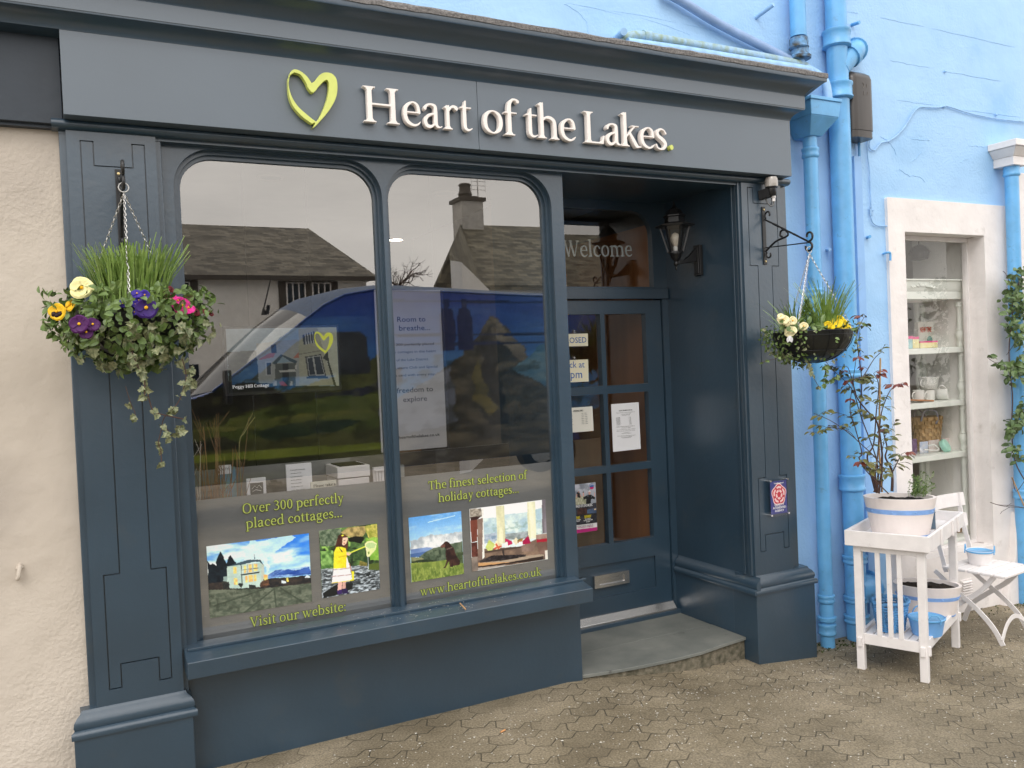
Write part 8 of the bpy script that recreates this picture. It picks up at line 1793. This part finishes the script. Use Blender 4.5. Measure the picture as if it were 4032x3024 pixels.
t, xa, xb, za = upright('small_picture', 447, 640, 580, 745, M['paper'], 'small white framed card with a dark mountain logo panel', 'card', y=.34)
mb = MB(); mb.box(xa+.016, xb-.014, .337, .3395, za-.085, za-.022); mb.build('dark_panel', mat('logo_grey', (.07, .075, .08), rough=.5), t)
mb = MB(); xm = (xa+xb)/2; mb.tube([(xm-.022, .336, za-.05), (xm-.008, .336, za-.036), (xm+.002, .336, za-.046), (xm+.012, .336, za-.034), (xm+.024, .336, za-.05)], .0012, 5); mb.tube([(xm-.02, .336, za-.062), (xm-.004, .336, za-.054), (xm+.02, .336, za-.062)], .001, 5); mb.build('mountain_mark', M['ink_white'], t)
t, xa, xb, za = upright('typed_sheet', 705, 548, 882, 720, M['paper'], 'tall white typed sheet in a clear stand', 'notice', y=.36)
mb = MB(); rr2 = random.Random(4)
for k in range(9): sans_line(mb, ('A short guide to local walks', 'waterfalls and tarns', 'boat trips on the lake', 'gardens and houses', 'places to eat nearby', 'family days out', 'wet day ideas', 'shops and markets', 'ask inside for maps')[k], (xa+.02, .3588, za-.03-.016*k), (xa+.02+(.062 if k else .08)*rr2.uniform(.8, 1.1), .3588, za-.03-.016*k), h=.005)
mb.build('lettering', M['ink_grey'], t)
t, xa, xb, za = upright('please_take_card', 868, 662, 1038, 705, mat('cream_label', (.70, .68, .58), rough=.6), 'little cream card reading Please take a', 'card', y=.30); mb = MB(); serif_line(mb, 'Please take a', (xa+.012, .2985, za-.026), (xb-.004, .2985, za-.026), .013, ext=.0003); mb.build('lettering', M['ink_black'], t)
(xa, za), (xb, _) = xz(1005, 552, .5), xz(1215, 545, .5); t = thing('ribbed_tub', 'white ribbed square planter tub behind the typed sheet', 'planter', ((xa+xb)/2, .5, .49)); mb = MB(); n_ = 11
for k in range(n_): z = .49+(za-.49)*k/n_; f = .004*k; mb.box(xa-f+.04, xb+f-.04, .44-f, .58+f, z+.003, z+(za-.49)/n_-.002)
mb.box(xa+.05, xb-.05, .45, .57, .49, za-.01); mb.build('ribbed_side', M['white'], t, bevel=.003); mb = MB(); mb.box(xa+.02, xb-.02, .42, .59, za-.008, za+.002); mb.build('soil', M['soil'], t)
(xa, za), (xb, _) = xz(1255, 560, .5), xz(1340, 560, .5); t = thing('white_crate', 'small white slatted crate at the right end of the left display', 'crate', ((xa+xb)/2, .5, .49)); mb = MB()
for k in range(5): mb.box(xa+(xb-xa)*k/4.6, xa+(xb-xa)*k/4.6+.012, .45, .46, .49, za)
mb.box(xa, xb, .44, .45, za-.02, za); mb.box(xa, xb, .44, .45, .50, .52); mb.box(xa, xb, .462, .57, .49, .50); mb.build('slats', M['white'], t)
# dried twigs in the left corner of the display
tw = thing('twig_bundle', 'tall bundle of dry brown and bleached twigs in the left corner of the display', 'twigs', (.56, .30, .49)); r = random.Random(14); mb = MB(); mb2 = MB()
for k in range(46):
    b_ = Vector((r.uniform(.455, .60), r.uniform(.20, .36), .492)); top = b_+Vector((r.uniform(-.05, .10)+(.05 if k % 9 == 0 else 0), r.uniform(-.06, .06), r.uniform(.62, 1.0))); Q = resamp([b_]+[b_.lerp(top, f)+Vector((r.uniform(-.014, .014), r.uniform(-.01, .01), 0)) for f in (.25, .5, .75)]+[top], 3); n_ = len(Q); tgt = mb2 if (b_.x < .50 and k % 2) else mb
    tgt.tube(Q, [.0034*(1-.75*i/n_) for i in range(n_)], 5)
    for j in range(2): i = r.randrange(n_//2, n_-1); q_ = Q[i]; tgt.tube([q_, q_+Vector((r.uniform(-.05, .06), r.uniform(-.02, .02), r.uniform(.05, .14)))], .0011, 4)
mb.build('brown_twigs', mat('brown_twig', (.26, .14, .075), rough=.8, var=.3), tw, smooth=True); mb2.build('bleached_twigs', mat('pale_twig', (.62, .56, .50), rough=.8), tw, smooth=True)
mb = MB(); lt = resamp([(.66, .34, .49), (.70, .34, .80), P('i', 400, 470, y=.34), P('i', 440, 330, y=.34), P('i', 505, 235, y=.34)], 5); mb.tube(lt, .0022, 5); mb.tube([lt[12], P('i', 490, 210, y=.34)], .0015, 5); mb.build('leaning_twig', mat('green_twig', (.30, .26, .12), rough=.7), tw, smooth=True)
# ================================================================ ACROSS THE STREET (seen mirrored in the glass)
roofm = None
def slate_mat(nm, c1, c2, sc):
    m = bpy.data.materials.new(nm); m.use_nodes = True; n, l = m.node_tree.nodes, m.node_tree.links; b = n['Principled BSDF']; t0 = n.new('ShaderNodeTexCoord')
    br = n.new('ShaderNodeTexBrick'); br.inputs['Scale'].default_value = 1; br.inputs['Brick Width'].default_value = .30; br.inputs['Row Height'].default_value = .19; br.inputs['Mortar Size'].default_value = .006; br.inputs['Color1'].default_value = (*c1, 1); br.inputs['Color2'].default_value = (*c2, 1); br.inputs['Mortar'].default_value = (.01, .01, .01, 1)
    sp_ = n.new('ShaderNodeSeparateXYZ'); l.new(t0.outputs['Object'], sp_.inputs[0]); ma = n.new('ShaderNodeMath'); ma.operation = 'SUBTRACT'; l.new(sp_.outputs[2], ma.inputs[0]); l.new(sp_.outputs[1], ma.inputs[1]); cb2 = n.new('ShaderNodeCombineXYZ'); l.new(sp_.outputs[0], cb2.inputs[0]); l.new(ma.outputs[0], cb2.inputs[1]); l.new(cb2.outputs[0], br.inputs['Vector'])
    tn = n.new('ShaderNodeTexNoise'); tn.inputs['Scale'].default_value = 1.4; tn.inputs['Detail'].default_value = 6; l.new(t0.outputs['Object'], tn.inputs['Vector']); mx_ = n.new('ShaderNodeMixRGB'); mx_.blend_type = 'OVERLAY'; mx_.inputs[0].default_value = .35; l.new(br.outputs['Color'], mx_.inputs[1]); l.new(tn.outputs[0], mx_.inputs[2]); l.new(mx_.outputs[0], b.inputs['Base Color']); b.inputs['Roughness'].default_value = .65; return m
SL1, SL2 = slate_mat('dark_slate_roof', (.08, .072, .056), (.24, .215, .17), 1), slate_mat('mossy_slate_roof', (.09, .08, .055), (.27, .245, .175), 1)
hw_m = mat('distant_white_render', (.82, .80, .77), rough=.8, var=.06)
dkw = mat('dark_window_glass', (.02, .025, .03), rough=.1, var=0); timber = mat('dark_timber', (.06, .05, .04), rough=.6)
ha = thing('white_cottage', 'long white rendered house with a hipped dark slate roof across the street', 'house', (0, -20, 0))
x0, x1, yf, yb, ze, zr = -9.0, 7.0, -17.9, -24.9, 4.16, 5.98
mb = MB(); mb.box(x0, x1, yb, yf, -.6, ze-.02); mb.build('wall', hw_m, ha)
o_ = .28; mb = MB(); E1 = [(x0-o_, yf+o_, ze-.06), (x1+o_, yf+o_, ze-.06), (x1+o_, yb-o_, ze-.06), (x0-o_, yb-o_, ze-.06)]; ym = (yf+yb)/2; A1, B1 = (x0+3, ym, zr), (6.42, ym, zr)
mb.v = E1+[A1, B1]; mb.f = [(0, 1, 5, 4), (2, 3, 4, 5), (1, 2, 5), (3, 0, 4), (0, 3, 2, 1)]; mb.build('roof', SL1, ha)
mb = MB(); mb.box(x0-o_, x1+o_, yf+o_-.02, yf+o_+.06, ze-.14, ze-.03); mb.build('gutter', timber, ha)
for k, (a, b, zt_) in enumerate(((4.70, 6.22, 4.02), (1.0, 2.78, 4.02), (-3.2, -1.6, 4.02), (-6.6, -5.0, 4.02))):
    w = MB(); w.box(a, b, yf-.02, yf+.05, 2.75, zt_); wo_ = w.build('window', timber, ha)
    w = MB(); n_ = 2
    for j in range(n_):
        xa = a+.20+(b-a-.2)*j/n_; xb = xa+(b-a)/n_-.30
        for i in range(3): w.box(xa+(xb-xa)*i/3+.02, xa+(xb-xa)*(i+1)/3-.02, yf+.051, yf+.06, 2.85, 3.42); w.box(xa+(xb-xa)*i/3+.02, xa+(xb-xa)*(i+1)/3-.02, yf+.051, yf+.06, 3.46, zt_-.06)
    w2 = MB()
    for j in range(n_):
        xa = a+.20+(b-a-.2)*j/n_; xb = xa+(b-a)/n_-.30; w2.box(xa-.02, xb+.02, yf+.045, yf+.0525, 2.82, zt_-.03)
    w2.build('sash_bars', M['white'], wo_); w.build('panes', dkw, wo_)
for a in (-4.5, 1.2, 4.6):
    w = MB(); w.box(a, a+1.5, yf-.02, yf+.05, .6, 2.0); w.build('window', dkw, ha)
hb_ = thing('gabled_cottage', 'white cottage with mossy slate roof and a stubby white chimney across the street', 'house', (9, -16, 0))
A = (5.96, -9.88, 3.66); B = (8.96, -14.88, 3.64); R0 = (10.03, -18.4, 5.73); Rf = (7.55, -12.88, 4.73); E2 = (17, -14.88, 3.64); R1 = (17, -18.4, 5.80)
def thick_poly(mb, pts, d):
    n_ = len(pts); mb.add(list(pts)+[(p[0]+d[0], p[1]+d[1], p[2]+d[2]) for p in pts], [tuple(range(n_)), tuple(range(n_, 2*n_))[::-1]]+[(i, (i+1) % n_, n_+(i+1) % n_, n_+i) for i in range(n_)])
mb = MB(); thick_poly(mb, [B, E2, R1, R0], (0, 0, -.12)); thick_poly(mb, [A, B, R0, Rf], (0, 0, -.12)); thick_poly(mb, [R0, R1, (17, -22, 3.6), (10.2, -22, 3.6)], (0, 0, -.12)); mb.build('roof', SL2, hb_)
mb = MB(); mb.hexa([(9.1, -14.98, -.8), (17, -14.98, -.8), (17, -21.9, -.8), (9.1, -21.9, -.8)], [(9.1, -14.98, 3.55), (17, -14.98, 3.55), (17, -21.9, 3.55), (9.1, -21.9, 3.55)]); thick_poly(mb, [(6.02, -9.98, -.6), (9.0, -14.96, -.8), (9.0, -14.96, 3.52), (6.02, -9.98, 3.54)], (.3, -.2, 0)); mb.build('wall', hw_m, hb_)
mb = MB(); mb.box(9.95, 10.62, -18.75, -18.1, 5.3, 6.36); mb.build('chimney', mat('chimney_render', (.48, .46, .43), rough=.9, var=.2), hb_); 
ch_ = hb_.children[-1]; mb = MB(); mb.box(9.88, 10.69, -18.82, -18.03, 6.36, 6.46); mb.box(10.05, 10.5, -18.65, -18.2, 6.46, 6.52); mb.build('cap', timber, ch_); mb = MB(); mb.lathe([(.17, 6.52), (.21, 6.6), (.17, 6.68), (.16, 6.82), (.19, 6.86), (.15, 6.9), (.001, 6.9)], (10.22, -18.42, 0), 14); mb.build('pot', timber, ch_, smooth=True)
mb = MB(); mb.tube([(10.62, -18.4, 5.6), (10.62, -18.4, 7.35)], .02, 6)
for k in range(5): mb.tube([(10.42, -18.4, 6.75+.12*k), (10.86, -18.4, 6.75+.12*k)], .008, 5)
mb.tube([(10.42, -18.4, 6.7), (10.42, -18.4, 7.28)], .008, 5); mb.tube([(10.86, -18.4, 6.7), (10.86, -18.4, 7.28)], .008, 5); mb.build('aerial', M['steel'], hb_)
for a, b in ((9.95, 11.2), (12.6, 13.9)):
    w = MB(); w.box(a, b, -14.985, -14.93, 2.3, 3.45); w.build('window', dkw, hb_)
mb = MB(); thick_poly(mb, [(6.35, -10.5, 2.7), (7.0, -11.58, 2.7), (7.0, -11.58, 3.45), (6.35, -10.5, 3.45)], (-.03, .02, 0)); mb.build('window', dkw, hb_)
# bare tree between the houses
def bare_tree(base, h, seed):
    t = thing('bare_tree', 'leafless winter tree between the two houses across the street', 'tree', base); r = random.Random(seed); mb = MB(); tr_m = MB()
    def grow(p, d, L, r_, lv, tgt):
        n_ = 4; Q = [p]
        for k in range(n_): d = (d+rdir(r)*.16+Vector((0, 0, .04))).normalized(); Q.append(Q[-1]+d*L/n_)
        tgt.tube(Q, [r_*(1-.4*k/n_) for k in range(n_+1)], 5)
        if lv == 0: return
        for k in range(4 if lv > 1 else 5): q_ = Q[r.randrange(2, n_+1)]; grow(q_, (d+rdir(r)*.8).normalized(), L*r.uniform(.5, .78), r_*.5, lv-1, mb)
    grow(Vector(base), Vector((0, 0, 1)), h*.38, .11, 4, tr_m); tr_m.build('trunk', timber, t, smooth=True); mb.build('crown', M['stem'], t, smooth=True)
bare_tree((9.3, -22.6, 2.6), 3.4, 5)
mb = MB(); mb.box(8.6, 10.3, -23.6, -21.95, -.6, 2.62); mb.build('garden_wall', mat('rubble_wall', (.16, .15, .13), rough=.9, var=.4, scale=6), None, label='dark rubble terrace wall below the bare tree', cat='wall')
# ---- livery van parked behind the photographer
VY = -5.78
prof = [(-.35, .48), (-.45, .70), (-.42, .98), (-.22, 1.14), (.35, 1.27), (.95, 1.38), (1.35, 1.50), (2.18, 2.10), (2.41, 2.28), (2.60, 2.42), (2.85, 2.54), (3.2, 2.60), (4.2, 2.575), (5.2, 2.53), (7.2, 2.49), (7.32, 2.42), (7.38, 1.4), (7.38, .55), (7.1, .48)]
van = thing('delivery_van', 'blue high-roofed van with a mountain landscape wrap parked across the road', 'van', (2.8, VY-.95, 0))
vb = mat('van_blue_paint', (.04, .10, .33), rough=.18, var=.02, coat=.5)
n = len(prof); mb = MB()
for y in (VY-.004, VY-1.9):
    mb.v += [(x, y, z) for x, z in prof]
mb.f = [(i, (i+1) % n, n+(i+1) % n, n+i) for i in range(n)]+[tuple(range(n))[::-1], tuple(range(n, 2*n))]; mb.build('body', vb, van, bevel=.03, seg=3)
SR = prof[6:15]; CRW = [(1.12, 1.44), (2.0, 2.235), (2.28, 2.43), (2.52, 2.565), (3.0, 2.68), (3.5, 2.73), (4.4, 2.69), (5.4, 2.63), (7.2, 2.58)]
def crown(f, k): c = 1-abs(2*f-1)**2.4; return (SR[k][0]+(CRW[k][0]-SR[k][0])*c, VY-.004-1.892*f, SR[k][1]+(CRW[k][1]-SR[k][1])*c+.004)
NF = 20
for nm, k0, k1, m_c in (('windscreen', 0, 2, mat('windscreen_glass', (.02, .024, .028), rough=.05, var=0, spec=.7, coat=.2)), ('roof', 2, 8, mat('rain_wet_roof', (.07, .12, .22), rough=.55, var=.35, scale=30))):
    mb = MB(); rows = [k0+(k1-k0)*t/12 for t in range(13)]
    for rw in rows:
        a = min(int(rw), k1-1); t = rw-a
        for i in range(NF+1): p_, q_ = crown(i/NF, a), crown(i/NF, a+1); mb.v.append(tuple(p_[d]+(q_[d]-p_[d])*t for d in range(3)))
    mb.f = [(r_*(NF+1)+i, r_*(NF+1)+i+1, (r_+1)*(NF+1)+i+1, (r_+1)*(NF+1)+i) for r_ in range(12) for i in range(NF)]
    mb.build(nm, m_c, van, smooth=True)
NXv, NZv = 340, 110; vx0, vx1, vz0, vz1 = -.46, 7.40, .47, 2.64
p = Pic(NXv, NZv); U, V = p.U, p.V; mm = lambda pts: [((x-vx0)/(vx1-vx0), (vz1-z)/(vz1-vz0)) for x, z in pts]
p.grad((46, 60, 138), (70, 140, 190), 0, .62); p.clouds((100, 150, 196), 5, 3, .5, .8, 3, .4)
p.fill(mm([(-.5, 1.35), (.6, 1.45), (1.4, 1.52), (1.75, 1.58), (2.1, 1.46), (2.4, 1.50), (2.75, 1.62), (3.15, 1.78), (3.3, 1.9), (3.3, .4), (-.5, .4)]), (58, 62, 40), (96, 98, 52), 14, 11, .03)
p.fill(mm([(.2, 1.3), (1.2, 1.42), (1.65, 1.58), (2.0, 1.50), (2.1, 1.35), (1.5, 1.25), (.9, 1.15)]), (34, 34, 30), (56, 54, 44), 24, 12, .02)
p.fill(mm([(1.5, 1.18), (2.2, 1.32), (2.9, 1.42), (3.35, 1.55), (3.35, .95), (1.2, .95)]), (82, 96, 44), (110, 118, 56), 12, 13, .03); p.fill(mm([(2.4, 1.38), (3.1, 1.46), (3.5, 1.7), (3.5, 1.5), (3.0, 1.36)]), (50, 52, 66), (72, 72, 86), 14, 14, .02); p.fill(mm([(1.7, 1.02), (2.4, 1.12), (3.0, 1.06), (2.6, .94), (1.9, .92)]), (44, 62, 44), (60, 76, 52), 20, 15, .02); p.fill(mm([(.9, 1.06), (1.6, 1.14), (2.3, 1.18), (3.4, 1.22), (3.4, 1.17), (1.4, 1.06)]), (132, 132, 66), (100, 108, 52), 40, 16, .02); p.fill(mm([(.5, .92), (1.4, 1.0), (1.6, .86), (.6, .82)]), (40, 44, 34), (62, 64, 46), 30, 17, .02)
p.fill(mm([(-.5, .74), (3.4, .72), (3.4, .80), (-.5, .84)]), (128, 140, 52), (148, 158, 66), 20, 18)
p.fill(mm([(3.3, 1.2), (3.9, 1.55), (4.3, 1.8), (4.5, 2.0), (4.73, 2.29), (4.85, 2.22), (5.1, 1.95), (5.35, 1.6), (5.7, 1.3), (6.2, 1.0), (7.5, .9), (7.5, .4), (3.2, .4)]), (58, 54, 44), (116, 106, 86), 22, 19, .02); p.fill(mm([(4.55, 1.9), (4.75, 2.2), (4.8, 1.6), (4.9, .9), (4.6, .9), (4.5, 1.4)]), (36, 34, 30), (58, 54, 46), 30, 20, .03); p.fill(mm([(4.74, 2.28), (4.85, 2.2), (5.1, 1.9), (5.3, 1.6), (5.05, 1.7), (4.85, 1.95)]), (150, 138, 116), (112, 100, 82), 34, 21, .02); p.fill(mm([(4.42, 1.5), (4.5, 1.75), (4.6, 1.4), (4.75, 1.1), (4.6, 1.0), (4.45, 1.25)]), (134, 120, 62), (100, 92, 54), 30, 22, .02); p.fill(mm([(3.2, 1.2), (3.7, 1.42), (4.1, 1.65), (4.2, 1.0), (3.2, .8)]), (112, 116, 128), (140, 140, 150), 14, 23, .03); p.fill(mm([(5.0, 1.6), (5.5, 1.9), (6.2, 1.7), (6.2, 1.2), (5.6, 1.3)]), (66, 112, 140), (120, 150, 160), 24, 24, .03)
for cx_ in (4.13, 4.37): p.fill(mm([(cx_-.10, 1.85), (cx_-.11, 2.25), (cx_-.08, 2.36), (cx_-.035, 2.38), (cx_-.05, 2.44), (cx_-.03, 2.50), (cx_+.02, 2.50), (cx_+.035, 2.44), (cx_+.02, 2.38), (cx_+.07, 2.35), (cx_+.10, 2.2), (cx_+.09, 1.85)]), (34, 40, 84))
for z in (2.47, 2.06, 1.95): p.line(mm([(3.3, z)])[0], mm([(6.15, z-.04)])[0], .0022, (30, 40, 78))
p.fill(mm([(1.75, 1.60), (2.40, 2.10), (3.02, 2.12), (3.10, 2.05), (3.12, 1.62)]), (52, 54, 58), (70, 72, 74), 6, 25)
p.clouds((30, 34, 24), 46, 51, .52, .66, .5, .45, mm([(-.5, 1.5), (3.2, 1.7), (4.6, 1.9), (6, 1.5), (7.4, 1.2), (7.4, .85), (-.5, .85)])); p.clouds((120, 122, 70), 60, 53, .56, .68, .35, .35, mm([(.4, 1.35), (3.2, 1.6), (3.2, .8), (.4, .8)]))
msk = np.zeros(U.shape, bool); pr2 = np.array(mm(prof))
for i in range(n):
    a, b = pr2[i], pr2[(i+1) % n]
    if abs(a[1]-b[1]) < 1e-9: continue
    msk ^= ((a[1] > V) != (b[1] > V)) & (U < a[0]+(V-a[1])/(b[1]-a[1])*(b[0]-a[0]))
for wx in (.45, 6.3): msk &= (np.hypot(vx0+U*(vx1-vx0)-wx, vz1-V*(vz1-vz0)-.40) > .42)
sid = p.build('landscape_wrap', [(vx1, VY, vz1), (vx0, VY, vz1), (vx0, VY, vz0), (vx1, VY, vz0)], vcol_mat('gloss_wrap', .25, .4, coat=.15), van, .002)
bm = bmesh.new(); bm.from_mesh(sid.data); mfl = msk[:, ::-1]; dl = []
# the sheet was laid mirrored so that it reads the right way round from the street: flip the colours to match
ca = sid.data.color_attributes['print']; L = np.ones((NXv*NZv+4, 4)); L[:NXv*NZv, :3] = np.clip(s2l(np.clip(p.A[:, ::-1], 0, 255)).reshape(-1, 3)*1.35, 0, .8); ca.data.foreach_set('color', L.ravel().astype(np.float32)); bm.free(); bm = bmesh.new(); bm.from_mesh(sid.data); bm.verts.ensure_lookup_table()
ml = mfl.ravel(); dl = [v for k, v in enumerate(bm.verts) if k >= NXv*NZv or not ml[k]]; bmesh.ops.delete(bm, geom=dl, context='VERTS'); bm.to_mesh(sid.data); bm.free()
mb = MB(); mb.tube([(x, VY+.0, z) for x, z in prof[6:15]], .014, 8); mb.build('roof_gutter', vb, van, smooth=True)
for wx in (.45, 6.3):
    for yy in (VY-.12, VY-1.78):
        w = MB(); w.tube([(wx, yy-.10, .34), (wx, yy+.10, .34)], .345, 24); wh = w.build('wheel', M['black'], van, smooth=True); w = MB(); w.tube([(wx, yy+.10, .34), (wx, yy+.115, .34)], .20, 18); w.build('hubcap', M['steel'], wh)
mb = MB(); mb.tube([(2.0, VY-.18, 2.34), (2.02, VY-.18, 2.44)], .02, 8); mb.lathe([(.035, 0), (.02, .05), (.006, .09)], (1.97, VY-.2, 2.33), 10); mb.tube([(1.97, VY-.2, 2.40), (2.07, VY-.2, 2.76)], .007, 6); mb.build('roof_aerial', M['black'], van, smooth=True)
mb = MB(); mb.box(1.45, 1.52, VY+.02, VY+.22, 1.35, 1.72); mb.box(1.47, 1.50, VY-.02, VY+.04, 1.5, 1.56); mb.build('wing_mirror', M['black'], van, bevel=.02)
w = MB(); w.box(-.47, -.40, VY-.50, VY-.08, .84, 1.02); w.build('headlight', M['china'], van, bevel=.02); w = MB(); w.box(-.47, -.40, VY-1.82, VY-1.40, .84, 1.02); w.build('headlight', M['china'], van, bevel=.02)
# ================================================================ SMALL LITTER
r = random.Random(77)
mb = MB()
for k in range(3200):
    x = r.uniform(-.2, 6.2); y = -abs(r.gauss(0, .75)) if r.random() < .6 else r.uniform(-2.4, 0)
    if y > -.12 and x < 3.9: continue
    s_ = r.uniform(.002, .0052)*(1.6 if r.random() < .08 else 1); a = r.uniform(0, 6.28); z = ground_z(x)+.0025; c_, sn = math.cos(a), math.sin(a)
    mb.add([(x+s_*c_, y+s_*sn, z), (x-s_*sn*.7, y+s_*c_*.7, z+.001), (x-s_*c_, y-s_*sn, z), (x+s_*sn*.7, y-s_*c_*.7, z+.0015)], [(0, 1, 2, 3)])
mb.build('fallen_petals', mat('pale_petal_flecks', (.66, .63, .56), rough=.8, var=.1), None, fixn=False, kind='stuff', base=(0, 0, 0), label='pale petal flecks and grit scattered over the paving', cat='petals')
mb = MB()
for k in range(110):
    x = min(2.2, max(.5, r.gauss(1.45, .22))); y = r.uniform(-.16, -.02); z = zs+.0045+(y+.165)*.16 if y < -.076 else zs+.0275+(y+.075)*.02; s_ = r.uniform(.001, .0028); mb.add([(x+s_, y, z), (x, y+s_, z+.0006), (x-s_, y, z), (x, y-s_, z+.0004)], [(0, 1, 2, 3)])
mb.build('sill_flecks', bpy.data.materials['pale_petal_flecks'], None, fixn=False, kind='stuff', label='pale petal flecks on the window sill', cat='petals')
tp0, tp1 = P('k', 518, 1160, y=-.10), P('k', 552, 1190, y=-.155); mb = MB(); mb.tube([(tp0[0], -.10, zs+.020), (tp1[0], -.160, zs+.006)], .0035, 7); mb.build('snapped_twig', mat('dry_twig', (.40, .24, .12), rough=.8), None, smooth=True, label='short brown twig lying on the window sill', cat='twig')
cg = PG('q', 808, 331); mb = MB(); mb.tube([(cg[0]-.012, cg[1]-.004, cg[2]+.006), (cg[0]+.014, cg[1]+.006, cg[2]+.006)], .004, 8); mb.build('cigarette_butt', mat('butt_orange', (.62, .30, .12), rough=.8), None, smooth=True, label='orange cigarette butt on the paving', cat='cigarette butt')
mb = MB()
for k in range(240):
    x = r.choice([r.uniform(3.85, 6.2), r.gauss(4.1, .2)]); y = r.uniform(-.05, .10); z = ground_z(x)+.002
    leaf(mb, (x, y, z), (r.uniform(-1, 1), r.uniform(-1, .2), r.uniform(.1, .9)), rdir(r)+Vector((0, 0, .6)), r.uniform(.008, .022), .010)
mb.build('wall_foot_moss', mat('foot_moss', (.06, .085, .02), rough=.9, var=.4), None, fixn=False, kind='stuff', label='little tufts of moss along the foot of the blue wall', cat='moss')
